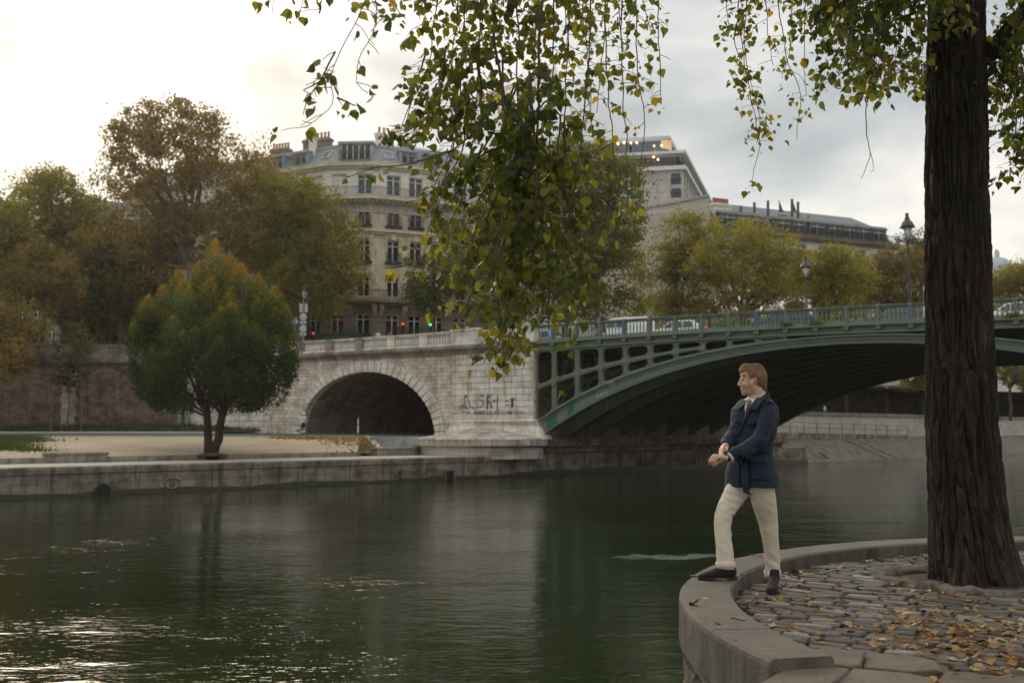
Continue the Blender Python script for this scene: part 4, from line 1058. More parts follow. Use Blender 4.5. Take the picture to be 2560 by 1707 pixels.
fb = Building('apartment_building', 'plain far apartment house closing the view behind the trees at the left edge')
A = at(-140,700,128); B = at(190,700,122); A = (A.x,A.y); B = (B.x,B.y); zz4 = lambda py: zy(py, 124)
us = [up_on(A, B, x) for x in range(-100, 180, 38)]
for (w0, w1, za_, zb_) in ((zz4(850), zz4(825), Zst, zz4(815)), (zz4(800), zz4(772), zz4(815), zz4(760)), (zz4(748), zz4(722), zz4(760), zz4(700))):
    fb.facade('wall', A, B, za_, zb_, [(u-.6, u+.6, w0, w1) for u in us])
    for u in us: fb.win(A, B, u, w0, 1.2, w1-w0)
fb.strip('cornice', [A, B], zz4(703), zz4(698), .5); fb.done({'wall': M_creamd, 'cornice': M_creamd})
P_ = inset([Vector((A[0],A[1],0)), Vector((B[0],B[1],0))], 3); mb = MB(); mb.quad(Vector((A[0],A[1],zz4(700))), Vector((B[0],B[1],zz4(700))), up(P_[1],zz4(655)), up(P_[0],zz4(655))); mb.build('roof', M_slate, fb.e, recalc=False)

# modern stone block with a glazed top
mo = Building('office_building', 'tall pale modern block with lit glazed top floors and an overhanging roof')
YM = 150
c0 = at(1708,400,YM); dlm = Vector((-.98,.20)); drm = Vector((.305,.953))
Lm = (c0.x+dlm.x*26, c0.y+dlm.y*26); Cm = (c0.x,c0.y); Rm = (c0.x+drm.x*36, c0.y+drm.y*36)
zm_ = lambda py: zy(py, YM)
us = [math.hypot(Lm[0]-Cm[0], Lm[1]-Cm[1])-x for x in (1.15, 7.3, 13.4, 19.5)]
wl = [(zm_(460), zm_(433)), (zm_(493), zm_(470)), (zm_(560), zm_(535)), (zm_(600), zm_(575)), (zm_(640), zm_(615))]
Ztm = zm_(425)
mo.facade('wall', Lm, Cm, Zst, Ztm, [(u-.7, u+.7, a, b) for u in us for a, b in wl])
for u in us:
    for a, b in wl: mo.win(Lm, Cm, u, a, 1.4, b-a, style='pair', frame=M_dframe, pane=M_paneb, rail='flat')
Lr = math.hypot(Rm[0]-Cm[0], Rm[1]-Cm[1]); nr = 12
hr = [(Lr*(k+.22)/nr, Lr*(k+.78)/nr, a, b) for k in range(nr) for a, b in ((zm_(460), zm_(432)), (zm_(493), zm_(466)), (zm_(560), zm_(525)))]
mo.facade('wall', Cm, Rm, Zst, Ztm, hr, .8)
for k in range(nr):
    for a, b in ((zm_(460), zm_(432)), (zm_(493), zm_(466)), (zm_(560), zm_(525))): mo.win(Cm, Rm, Lr*(k+.5)/nr, a, Lr*.56/nr, b-a, depth=.7, style='blank', frame=M_dframe)
pl = [Lm, Cm, Rm]
mo.strip('floor_slab', pl, zm_(425), zm_(415), .5, 6)
# recessed glazed gallery
insm = inset([Vector((p[0],p[1],0)) for p in pl], .9)
gA, gB, gC = [(p.x,p.y) for p in insm]
def glass_floor(A, B, z0, z1, n, mat, lit=()):
    A_v = Vector((A[0],A[1],0)); B_v = Vector((B[0],B[1],0)); d = (B_v-A_v)
    for k in range(n):
        a = A_v+d*(k/n); b = A_v+d*((k+1)/n); mb = MB()
        mb.bar(up(a,z0), up(a,z1), .22); mb.bar(up(b,z0), up(b,z1), .22); mb.bar(up(a,z0+.1), up(b,z0+.1), .2); mb.bar(up(a,z1-.1), up(b,z1-.1), .2)
        o = mb.build('window', M_wframe, mo.e)
        mb = MB(); mb.quad(up(a,z0), up(b,z0), up(b,z1), up(a,z1)); mb.build('pane', mat, o, recalc=False)
M_gl = plain('gallery_glass', (.035,.04,.05), .05, var=.4, scale=.3, spec=.9); M_gl2 = plain('penthouse_glass', (.10,.13,.17), .06, var=.5, scale=.25, spec=.9)
glass_floor(gA, gB, zm_(415), zm_(384), 5, M_gl); glass_floor(gB, gC, zm_(415), zm_(384), 9, M_gl)
mo.strip('floor_slab', pl, zm_(384), zm_(377), .45, 8)
ins2 = inset([Vector((p[0],p[1],0)) for p in pl], 1.3); hA, hB, hC = [(p.x,p.y) for p in ins2]; hB = (hB[0]-1.0, hB[1]+.2); hC = (hC[0]-1.2, hC[1]+.4)
glass_floor(hA, hB, zm_(377), zm_(340), 4, M_gl2); glass_floor(hB, hC, zm_(377), zm_(340), 8, M_gl2)
mo.strip('roof', [hA, hB, hC], zm_(340), zm_(332), .25, 14)
railing_run([Vector((Lm[0],Lm[1],0)), Vector((Cm[0],Cm[1],0)), Vector((Rm[0],Rm[1],0))], zm_(413), 1.1, .9, False).build('terrace_railing', M_dframe, mo.e)
M_lampw = plain('warm_ceiling_lamp', (.9,.7,.45), .5, emit=(1,.66,.32,3.0))
mb = MB()
for (px, py, Y) in ((1636,365,YM+1.0),(1654,364,YM+.8),(1560,357,YM+2.6),(1577,358,YM+2.3),(1592,357,YM+2),(1634,393,YM+.5),(1645,399,YM+.3),(1545,360,YM+3)): mb.ell(at(px,py,Y), (.17,.17,.17), nu=8, nv=6)
mb.build('ceiling_lamp_row', M_lampw, mo.e)
mb = MB(); a = at(1666,362,YM+1.15); mb.prism([a+Vector((-.8,0,-.5)), a+Vector((.75,-.1,-.9)), a+Vector((.75,-.1,.7)), a+Vector((-.8,0,.7))], (0,.05,0)); mb.build('ceiling_glow_panel', plain('ceiling_glow', (.6,.42,.25), .6, emit=(1,.62,.33,.3)), mo.e)  # glowing panel before the opaque glass, standing for a lit ceiling
mo.done({'wall': masonry('modern_stone', (.60,.585,.54), (.56,.545,.5), (.42,.41,.38), 1.1, 2.2, .01, stain_amt=.25, bump=.1), 'floor_slab': plain('white_concrete', (.68,.69,.68), .7, var=.06), 'roof': plain('white_metal_roof', (.6,.64,.66), .5, var=.05)})

# blank gable end and the long mansard house
gb = Building('gable_building', 'pale blank gable wall with one small window beneath the modern block')
gA = at(1600,700,122); gB = at(1777,700,119); gA = (gA.x-6,gA.y+1.2); gB = (gB.x,gB.y)
gl = math.hypot(gB[0]-gA[0], gB[1]-gA[1])
u1 = up_on(gA, gB, 1685); zg0, zg1 = zy(565,120), zy(545,120)
zl, zr_ = zy(524,121), zy(491,119)
gb.facade('wall', gA, gB, Zst, zl-.4, [(u1-.45,u1+.45,zg0,zg1)], .3)
mb = gb.mb('wall'); mb.add([(gA[0],gA[1],zl-.4), (gB[0],gB[1],zl-.4), (gB[0],gB[1],zr_), (gA[0]+4,gA[1],zl)], [(0,1,2,3)])
gb.strip('coping', [gA, gB], zl-.6, zl-.6+.001, .01) if False else None
gb.win(gA, gB, u1, zg0, .9, zg1-zg0, style='blank')
mb = MB(); mb.bar((gA[0]+4,gA[1],zl+.1), (gB[0],gB[1],zr_+.1), .35, .25); mb.build('coping', M_zinc, gb.e)
gb.done({'wall': masonry('render_wall', (.56,.53,.47), (.53,.50,.44), (.50,.47,.41), 3, 2, .004, stain=(.8,.72,.62), stain_amt=.5, bump=.1)})
lm = Building('mansard_building', 'long apartment house with dark slate mansard, dormer windows and chimneys above the bridge trees')
mA = gB; mC = at(2240,640,131); mC = (mC.x,mC.y); zl3 = lambda py: zy(py, 122)
zc_ = zy(607,122); zw0 = zy(568,119); zr3 = zy(528,122.5)
L3 = math.hypot(mC[0]-mA[0], mC[1]-mA[1]); 
dorm = [up_on(mA, mC, x) for x in (1830,1868,1906,1970,2010,2056,2100,2138,2173,2211)]
wins = [up_on(mA, mC, x) for x in (1800,1850,1900,1960,2010,2062,2108,2160,2215)]
zf1 = zw0-4.6
lm.facade('wall', mA, mC, Zst, zw0, [(u-.65,u+.65,z,z+2.1) for u in wins for z in (zw0-3.1, zw0-6.6, zw0-10)])
for u in wins:
    for z in (zw0-3.1, zw0-6.6): lm.win(mA, mC, u, z, 1.3, 2.1, rail='bow')
lm.strip('cornice', [mA, mC], zw0-.35, zw0, .8); e3 = lm.strip('cornice', [mA, mC], zw0-.6, zw0-.35, .5)
railing_run(lm.strip('cornice', [mA, mC], zw0, zw0+.05, .85), zw0+.05, .9, .2, False).build('balcony_railing', M_iron, lm.e)
pA, pC = [Vector((p[0],p[1],0)) for p in (mA, mC)]; d3 = (pC-pA).normalized(); n3 = Vector((-d3.y,d3.x,0))
mb = MB(); H3 = 3.3
pr = lambda u, y, z: pA+d3*u+n3*y+Vector((0,0,z))
E_ = L3; 
mb.quad(pr(0,.1,zw0), pr(E_,.1,zw0), pr(E_-1.2,1.7,zw0+H3-.9), pr(0,1.7,zw0+H3-.9)); mb.quad(pr(E_,.1,zw0), pr(E_,12,zw0), pr(E_-1.4,11,zw0+H3-.9), pr(E_-1.2,1.7,zw0+H3-.9)); mb.build('roof', M_slate, lm.e, recalc=False)
mb = MB(); mb.quad(pr(0,1.7,zw0+H3-.9), pr(E_-1.2,1.7,zw0+H3-.9), pr(E_-3,4.8,zw0+H3+1.1), pr(0,4.8,zw0+H3+1.1)); mb.quad(pr(E_-1.2,1.7,zw0+H3-.9), pr(E_-1.4,11,zw0+H3-.9), pr(E_-3,9,zw0+H3+1.1), pr(E_-3,4.8,zw0+H3+1.1)); mb.build('roof_crown', M_slate, lm.e, recalc=False)
lm.facade('wall', mC, (mC[0]+n3.x*12, mC[1]+n3.y*12), Zst, zw0, [])
for i, u in enumerate(dorm):
    mb = MB(); mb.M = Matrix.Translation(pA+d3*u) @ Matrix(((d3.x,n3.x,0,0),(d3.y,n3.y,0,0),(0,0,1,0),(0,0,0,1)))
    w_ = 1.9 if i != 5 else 2.3; z0, z1 = zw0+.25, zw0+2.0
    mb.box(-w_/2-.25,-w_/2,.35,2.4,z0,z1); mb.box(w_/2,w_/2+.25,.35,2.4,z0,z1)
    mb.prism([(-w_/2-.5,.2,z1),(w_/2+.5,.2,z1),(w_/2+.35,.5,z1+.4),(-w_/2-.35,.5,z1+.4)], (0,2.2,0))
    mb.build('dormer', M_slate, lm.e)
    lm.win(mA, mC, u, z0, w_, z1-z0, depth=.5, style='french', rail='flat')
for (px, Y, w_, top, pots, m_) in ((1802,121.5,3.4,522,8,M_creamw),(1957,127,2.2,548,3,M_creamw),(2010,127,4.2,548,2,M_creamw)):
    a = at(px,560,Y); chimney(lm.e, (a.x,a.y), w_*.7, .9, zw0+1.5, zy(top-20+(14 if px > 1900 else 0),Y)-.4, pots, math.atan2(d3.y,d3.x), m_)
M_flue = plain('dark_flue', (.07,.07,.075), .6)   # tall flue pipes and the roof screens
for (px, p0, p1, Y) in ((1995,535,505,127),(1852,530,515,124),(1886,532,506,125),(1920,530,502,125),(1980,528,498,126)):
    mb = MB(); mb.bar(at(px,p0+14,Y), at(px,p1,Y), .28); mb.build('flue_pipe', M_flue, lm.e)
for (px, p1) in ((1947,498),(1980,496)):
    mb = MB(); mb.prism([at(px,530,126), at(px+12,530,126.4), at(px,p1,126)], (.05,.15,0)); mb.build('roof_screen', M_flue, lm.e)
lm.done({'wall': M_creamw, 'cornice': M_creamd})
# domed roof far off at the right edge
dm = Building('domed_building', 'small grey blue domed roof far away at the right edge behind the trunk')
a = at(2494,690,190); r_ = 3.6
mb = MB(); mb.lathe([(r_,9.1),(r_,zy(700,190)),(r_+.4,zy(698,190)),(r_+.4,zy(692,190))], (a.x,a.y,0), 16); mb.build('wall', M_creamw, dm.e)
mb = MB(); zb = zy(692,190); mb.lathe([(r_,zb),(r_*.97,zb+1),(r_*.8,zb+2.4),(r_*.45,zb+3.4),(.5,zb+3.8),(.5,zb+4.8),(.1,zb+5.4)], (a.x,a.y,0), 16); mb.build('dome', M_zinc, dm.e, smooth=True)
# tower crane far behind
M_crhaze = plain('hazed_crane_red', (.55,.27,.17), .6); M_cw = plain('crane_white_paint', (.62,.62,.6), .6)  # the red is paled to put distance haze into its colour
cr = empty('tower_crane', (0,0,0), 0, 'red and white lattice tower crane far behind the hanging branches', 'crane')
Yc = 210
def lattice(a, b, w, h, n, name, mat):
    a = Vector(a); b = Vector(b); t_ = (b-a).normalized(); x = t_.cross(Vector((0,0,1))); x = x.normalized() if x.length > .1 else Vector((1,0,0)); y = x.cross(t_)
    mb = MB(); c = [lambda k: a.lerp(b,k)-x*w/2, lambda k: a.lerp(b,k)+x*w/2, lambda k: a.lerp(b,k)+y*h]
    if abs(t_.z) > .9: c = [lambda k: a.lerp(b,k)-x*w/2-y*h/2, lambda k: a.lerp(b,k)+x*w/2-y*h/2, lambda k: a.lerp(b,k)+x*w/2+y*h/2, lambda k: a.lerp(b,k)-x*w/2+y*h/2]
    for f in c: mb.bar(f(0), f(1), .20)
    m = len(c)
    for i in range(n):
        for j in range(m): mb.bar(c[j](i/n), c[(j+1) % m]((i+.5)/n), .10); mb.bar(c[(j+1) % m]((i+.5)/n), c[j]((i+1)/n), .10)
    mb.build(name, mat, cr)
ja, jb = at(978,330,Yc), at(1305,205,Yc)
lattice(ja, jb, 1.8, -1.9, 26, 'jib', M_crhaze)
lattice(jb, at(1390,172,Yc), 1.8, -1.9, 8, 'counter_jib', M_cw)
m0 = at(1307,560,Yc); lattice((m0.x,m0.y,9), (m0.x,m0.y,jb.z-1), 2, 2, 34, 'mast', M_crhaze)
mb = MB(); p = at(1307,225,Yc); mb.box(p.x-1.2,p.x+1.2,p.y-1.2,p.y+1.2,p.z-1.4,p.z+1.2); p2 = at(1385,190,Yc); mb.box(p2.x-2,p2.x+1.5,p2.y-1,p2.y+1,p2.z-3,p2.z); mb.build('cab_and_ballast', M_cw, cr, bevel=.1)
# ------------------------------------------------------------------ trees of the far bank
M_bark = plain('plane_bark', (.12,.10,.075), .9, var=.45, scale=2, bump=.6)
M_barkd = plain('dark_bark', (.032,.026,.021), .9, var=.4, scale=5, bump=.7)
F_brown = foliage('autumn_brown_leaves', [(.15, (.085,.072,.022)), (.45, (.175,.138,.040)), (.7, (.27,.185,.048)), (.95, (.37,.21,.05))], .5, .12)
F_olive = foliage('olive_leaves', [(.15, (.095,.105,.026)), (.5, (.19,.18,.038)), (.8, (.31,.25,.05)), (1.0, (.44,.31,.055))], .5, .12)
F_yell = foliage('yellow_green_leaves', [(.12, (.13,.13,.03)), (.45, (.25,.225,.045)), (.8, (.37,.29,.055)), (1.0, (.46,.31,.055))], .5, .12)
F_green = foliage('deep_green_leaves', [(.15, (.055,.075,.02)), (.5, (.12,.135,.028)), (.82, (.22,.20,.04)), (1.0, (.34,.26,.05))], .48, .12)
F_dark = foliage('dark_green_leaves', [(.2, (0.049,0.063,0.022)), (.6, (0.091,0.105,0.031)), (.95, (0.154,0.140,0.042))], .35, .12)  # darker green leaf mix
def far_tree(label, base, Y, blobs, mat, nleaf=15000, nsub=240, leaf=.30, subr=1.0, seed=1, trunk=None, fill=.35, limbs=9, tr=.45, group='trees of the far bank', name='plane_tree', up=0.):
    """blobs: (px, py, rx_px, rz_px, dy) lobes seen at photo pixels; base: foot of the trunk (px, z)"""
    g = np.random.default_rng(seed)
    X = at(base[0], 900, Y).x; e = empty(name, (X, Y, base[1]), 0, label, 'tree', group)
    B = []
    for (px, py, rx, rz, dy) in blobs:
        c = at(px, py, Y+dy); B.append(((c.x-X, dy, c.z-base[1]), (rx*Y/F, .8*rx*Y/F+.6, rz*Y/F)))
    Pt, d, C = crown_pts(B, nsub, nleaf, subr, g, fill, up)
    V = leaf_quads(Pt, leaf, g, .25)
    mb = MB(); top = np.array(trunk if trunk else (0, 0, 0.)) 
    zt = min(b[0][2]-b[1][2]*.2 for b in B); zc_ = np.mean([b[0][2] for b in B])
    fork = np.array([np.mean([b[0][0] for b in B])*.3, 0, max(2.0, zt*.9+zc_*.1)])
    limb_mesh(mb, (0,0,-.3), fork, tr, tr*.75, g, 6, .015, 10)
    for i in range(limbs):
        c = C[g.integers(0, len(C))]; m = fork+(c-fork)*.5+np.array([0,0,abs(g.normal())*.8])
        limb_mesh(mb, fork-np.array([0,0,.5*g.random()]), m, tr*.5, tr*.28, g, 5, .05, 7); limb_mesh(mb, m, c, tr*.28, .05, g, 5, .07, 6)
        for _ in range(3):
            c2 = C[g.integers(0, len(C))]
            if np.linalg.norm(c2-m) < 6: limb_mesh(mb, m, c2, tr*.16, .03, g, 5, .08, 5)
    mb.build('trunk', M_bark, e, smooth=True)
    np_mesh('crown', V, 4, mat, e)
    return e
ZS_ = 9.1
far_tree('tallest bushy brown autumn tree rising left of the apartment house', (470, ZS_), 92, [(400,460,140,190,1),(330,370,75,80,0),(560,420,110,110,1),(450,335,110,75,0),(620,520,85,170,0),(650,470,45,70,0),(520,650,170,130,2),(330,600,140,160,2),(680,660,60,120,1),(370,300,30,40,0),(500,310,60,45,0)], F_brown, 48000, 620, .25, 1.1, 11, fill=.32, limbs=16, tr=.55)
far_tree('olive green tree beside the tall brown tree, towards the left edge', (160, ZS_), 96, [(130,560,85,120,0),(60,640,95,140,0),(170,680,90,150,1),(110,480,60,45,0),(190,520,30,60,0),(230,640,60,130,3),(250,780,70,70,2)], F_olive, 42000, 520, .25, 1.05, 12, limbs=12)
far_tree('yellowing tree cut by the left edge of the view', (-40, ZS_), 88, [(-30,620,90,130,0),(10,700,70,120,0),(-60,800,100,100,0),(30,560,45,50,0)], F_olive, 32000, 380, .25, 1.0, 13)
far_tree('small reddish brown tree with a thin trunk above the parapet at far left', (104, ZS_+.3), 86, [(110,690,75,60,0),(90,640,50,40,0),(150,720,55,50,0),(60,740,45,40,0)], F_brown, 7000, 120, .24, .8, 14, tr=.22, limbs=6)
far_tree('dark bushy shrub tree leaning over the embankment parapet at left', (-10, 9.0), 81, [(10,850,60,70,-1),(50,830,50,60,-.5),(-40,830,60,90,-1),(20,900,55,50,-1.5)], F_brown, 7000, 130, .24, .8, 15, tr=.2, limbs=5)
far_tree('yellow green plane tree in front of the corner house', (745, ZS_), 90, [(740,520,70,70,0),(790,560,75,90,0),(690,470,45,45,0),(800,680,95,110,0),(870,690,50,60,0),(740,690,100,100,1),(850,610,55,60,-1),(690,590,70,120,1),(800,760,70,40,0),(765,470,30,30,0)], F_olive, 38000, 480, .22, .95, 16, limbs=14)
far_tree('thin leafy young tree before the ground floor of the corner house', (1085, ZS_), 88, [(1080,740,55,40,0),(1040,720,35,40,0),(1110,690,45,50,0),(1070,660,35,30,0)], F_dark, 4200, 90, .22, .8, 17, tr=.14, limbs=6, fill=.6)
far_tree('big deep green tree behind the hanging branches, right of the house', (1420, ZS_), 84, [(1330,480,130,110,0),(1450,450,130,90,0),(1530,520,80,120,0),(1380,620,200,130,1),(1200,640,110,100,1),(1520,660,100,130,0),(1300,740,190,60,1),(1480,770,140,40,1),(1560,440,60,50,0),(1260,440,60,60,0)], F_green, 52000, 640, .23, 1.05, 18, limbs=16, tr=.5)
far_tree('dark leafy tree between the left trees and the hornbeam, over the parapet', (300, ZS_), 95, [(250,720,60,60,0),(330,740,70,50,0),(200,790,60,40,0),(390,790,70,45,0),(290,660,70,60,0)], F_dark, 15000, 240, .24, .9, 19, limbs=8, tr=.25)
R0 = [('mid green plane tree next to the gable wall', 1690, 108, [(1700,620,70,90,0),(1760,600,55,60,0),(1660,700,80,90,0),(1740,710,100,80,0),(1700,570,30,30,0)], F_olive),
      ('yellow green plane tree under the long mansard roof, behind the first lamp', 1850, 104, [(1850,612,80,55,0),(1930,640,85,70,0),(1840,690,120,90,0),(1950,690,80,80,0),(1770,660,50,60,0),(1880,585,40,28,0)], F_yell),
      ('golden plane tree left of the tall bridge lamp', 2060, 108, [(2040,688,70,50,0),(2090,668,62,48,0),(2030,730,90,60,0),(2120,710,70,70,0),(2070,645,28,22,0)], F_yell),
      ('golden brown plane tree behind the tall bridge lamp', 2230, 112, [(2190,690,75,55,0),(2250,680,75,60,0),(2310,700,70,60,0),(2220,740,120,50,0)], F_brown),
      ('dark round tree rising above the golden row beside the trunk', 2300, 135, [(2290,620,48,38,0),(2330,650,55,60,0),(2260,660,30,30,0)], F_dark),
      ('yellowing tree at the right edge beyond the trunk', 2540, 118, [(2520,710,60,35,0),(2575,700,50,45,0),(2480,725,40,30,0),(2555,690,30,25,0)], F_yell)]
for i, (lb_, px, Y, bl, m) in enumerate(R0):
    bl = bl+[(px, 790, 110, 50, 0)]
    far_tree(lb_, (px, ZS_), Y, bl, m, 24000, 340, .22, .95, 30+i, limbs=8, fill=.4)
# trees by the water wall beyond the bridge, seen under the arch and right of the trunk
for i, (lb_, px, bl) in enumerate((('thin tree by the dark wall right of the trunk under the bridge', 2520, [(2530,930,70,40,0),(2500,910,50,30,0),(2560,960,40,30,0)]), ('sparse tree by the dark wall left of the trunk under the bridge', 2330, [(2330,930,70,30,0),(2280,950,40,20,0),(2300,900,60,40,0)]))):
    far_tree(lb_, (px, 4.7), 132, bl, F_olive, 3500, 80, .30, 1.0, 50+i, tr=.2, limbs=6, fill=.5, group='trees on the upper quay')
for i, (lb_, px, bl) in enumerate((('low hanging street tree above the river wall right of the trunk', 2560, [(2560,880,90,60,0),(2490,850,60,50,0),(2600,930,70,40,0)]), ('low hanging street tree above the river wall left of the trunk', 2290, [(2290,890,90,45,0),(2230,905,50,35,0),(2350,880,60,50,0)]))):
    far_tree(lb_, (px, ZS_), 150, bl, F_dark, 6000, 120, .34, 1.2, 70+i, tr=.3, limbs=6, fill=.5, group='trees on the upper quay')
# clipped hornbeam on the sand: dense upright sprays, orange shoots at the top
def hornbeam():
    Y = 60.0; X = at(528, 1119, Y).x; z0 = bank_z(X, Y)-.05
    e = empty('hornbeam_tree', (X, Y, z0), 0, 'dense egg shaped hornbeam turning orange at its top, standing on the sandy bank', 'tree')
    g = np.random.default_rng(5); k = Y/F
    # silhouette: half width by height (photo pixels above the foot)
    prof = [(105,40),(125,150),(150,208),(185,228),(215,230),(260,226),(310,210),(360,196),(410,172),(450,140),(480,95),(505,55),(528,12)]
    zz_ = np.array([p[0] for p in prof])*k; ww = np.array([p[1] for p in prof])*k
    C = []; Dr = []; Lf = []                     # upright flames of foliage packed into the egg
    flames = [(-.1,0,11.3,2.5,1.2), (-.1,0,9.6,2.4,1.5), (-1.0,.2,10.2,2.3,1.15), (.9,-.3,10.5,2.3,1.15), (2.7,-.5,9.3,2.2,1.1), (3.6,-.2,8.4,2.1,1.0), (-3.0,-.4,8.7,2.2,1.05), (3.9,.4,7.2,2.1,1.1), (-3.9,.2,7.3,2.1,1.05), (1.8,-1.0,9.9,2.2,1.1), (-1.9,-.9,9.5,2.2,1.1), (-.9,.2,9.4,2.2,1.1), (.9,-.3,9.6,2.2,1.1), (-2.0,-.4,8.5,2.3,1.15), (2.1,.2,8.5,2.2,1.15), (3.0,-.3,7.5,2.3,1.1), (-3.1,.1,7.3,2.2,1.1), (1.4,-1.6,8.3,2.2,1.1), (-1.2,-1.7,8.1,2.2,1.15), (.1,-1.3,9.0,2.2,1.1), (0,1.5,9.0,2.3,1.2), (2.2,1.5,8.0,2.2,1.2), (-2.2,1.6,8.0,2.2,1.2)]
    for i in range(78):
        z = 2.95+5.6*g.random()**1.45; w0 = np.interp(z, zz_, ww); an = g.random()*2*PI
        flames.append((w0*.84*math.cos(an), w0*.8*math.sin(an), z+.3, 1.35+.5*g.random(), .85+.35*g.random()))
    for i in range(34):
        z = 2.6+3.9*g.random(); w0 = np.interp(z, zz_, ww)*.5; an = g.random()*2*PI; flames.append((w0*math.cos(an), w0*math.sin(an), z+.8, 1.6, 1.3))
    fw_ = np.array([f[3]*f[4] for f in flames]); fw_ /= fw_.sum(); m = 94000
    fk = g.choice(len(flames), m, p=fw_); FA = np.array(flames)[fk]
    tt = g.random(m)**.8; ang = g.random(m)*2*PI; prof_r = np.sin(np.clip(tt*.86+.14, 0, 1)*PI)**.75*(1-.35*tt)
    rr_ = FA[:,4]*.84*prof_r*(.5+.5*g.random(m)**.5)
    out_ = np.stack([FA[:,0], FA[:,1]], 1); ol = np.maximum(1e-3, np.linalg.norm(out_, axis=1)); lean = out_/ol[:,None]*(.55*np.clip((8-FA[:,2])/5, 0, 1))[:,None]
    hgt = (tt-.42)*FA[:,3]*1.15
    Pt = np.stack([FA[:,0]+rr_*np.cos(ang)+lean[:,0]*hgt, FA[:,1]+rr_*np.sin(ang)+lean[:,1]*hgt, FA[:,2]+hgt], 1)+g.normal(size=(m,3))*.07
    tip = g.random(m) < .10; Pt[tip,2] += np.abs(g.normal(size=tip.sum()))*.22
    keep = Pt[:,2] > 2.4+.12*np.sin(Pt[:,0]*3); Pt = Pt[keep]; FA = FA[keep]; ang = ang[keep]; age = np.clip(.10+.22*g.random(len(Pt))+.46*tt[keep]**2.2*np.clip((Pt[:,2]-2.5)/6.5, .12, 1)+.30*np.clip((Pt[:,2]-6)/6, 0, 1), 0, 1)
    Dv = np.stack([np.cos(ang)*.4, np.sin(ang)*.4, np.full(len(ang), .9)], 1); Dv /= np.linalg.norm(Dv, axis=1)[:,None]
    V = leaf_quads(Pt, .125, g, .0, .75, out=Dv); C = np.array([f[:3] for f in flames]); n = len(C)
    Fh = foliage('hornbeam_leaves', [(.15, (.020,.040,.010)), (.38, (.042,.074,.014)), (.56, (.12,.135,.024)), (.74, (.25,.20,.034)), (.95, (.38,.21,.036))], .42, .35)
    rp_ = [n_ for n_ in Fh.node_tree.nodes if n_.type == 'VALTORGB'][0]; at_ = Fh.node_tree.nodes.new('ShaderNodeAttribute'); at_.attribute_name = 'leaf_age'; Fh.node_tree.links.new(at_.outputs['Fac'], rp_.inputs['Fac'])
    mb = MB()
    fork = np.array([.0, 0, .45])
    a = limb_mesh(mb, (-.14,0,-.3), (-.38,.05,3.2), .27, .19, g, 6, .02, 12); b = limb_mesh(mb, (.14,.05,-.3), (.78,0,3.2), .29, .20, g, 6, .02, 12)
    for i in range(26):
        s_ = a[-1] if i % 2 else b[-1]; s_ = np.array(s_)-np.array([0,0,.9*g.random()])
        c = C[g.integers(0, n)]*np.array([.8,.8,.95]); limb_mesh(mb, s_, c, .09, .015, g, 6, .04, 6)
    mb.build('trunk', M_barkd, e, smooth=True); hb_ = np_mesh('crown', V, 4, Fh, e); hb_.data.attributes.new('leaf_age', 'FLOAT', 'FACE').data.foreach_set('value', age.astype(np.float32))
    mb = MB(); mb.lathe([(.95,-.02),(.8,.08),(.55,.14),(.2,.2)], (.05,0,0), 18); s = mb.build('soil_mound', M_dirt, e, smooth=True)
hornbeam()
# staked sapling in the grass by the wall
def sapling():
    Y = 80; X = at(132, 1070, Y).x; z0 = zroad(82)+.1
    e = empty('young_tree', (X, Y+2.6, z0), 0, 'young tree with thin pale stem inside a wooden stake frame by the embankment wall', 'tree')
    g = np.random.default_rng(9); mb = MB(); limb_mesh(mb, (0,0,-.1), (.1,0,5.5), .09, .05, g, 6, .01, 7)
    for i in range(9): limb_mesh(mb, (.05,0,3.0+.3*i), (g.normal()*1.3, g.normal()*.8, 4.2+.45*i+g.random()), .03, .01, g, 4, .05, 5)
    mb.build('trunk', M_bark, e, smooth=True)
    Pt, d, C = crown_pts([((.2,0,6.0),(1.7,1.2,2.8)),((-.4,0,4.4),(1.2,1,1.2))], 70, 2600, .55, g, .5); np_mesh('crown', leaf_quads(Pt, .2, g, .3), 4, F_dark, e)
    mb = MB()
    for x in (-1.25, 1.25): mb.bar((x,-.2,-.2), (x,-.2,3.5), .1)
    mb.bar((-1.35,-.2,3.35), (1.35,-.2,3.35), .09); mb.build('stake_frame', plain('stake_wood', (.16,.09,.06), .8), e)
sapling()
# weed clump on the quay path and small tufts growing on the bridge ledge
def weed(label, c, r, n, h, seed):
    g = np.random.default_rng(seed); Pt = g.normal(size=(n,3))*np.array([r, r*.5, h*.5])+np.array([0,0,h*.5]); Pt[:,2] = np.abs(Pt[:,2])
    o = np_mesh('weed_clump', leaf_quads(Pt, .16, g, -.2, .4), 4, F_green); o.location = c; tag(o, label, 'weed', 'weeds on the stonework'); return o
weed('green weed clump growing at the quay edge in front of the cutwater', gz(1180,1131,ZQ)+Vector((0,.3,0)), .75, 700, .42, 1)
for k, (px, lb_) in enumerate(((1972,'small weed tuft on the bridge ledge behind the dark car'), (2045,'broad weed tuft on the bridge ledge at the lamp'), (2538,'brown weed tuft on the bridge ledge right of the trunk'))):
    s, z = bh(px, 806); P_ = P0+A_*s-N_*.3; weed(lb_, (P_.x, P_.y, z_rb(s)), .3, 160, .22, 60+k)
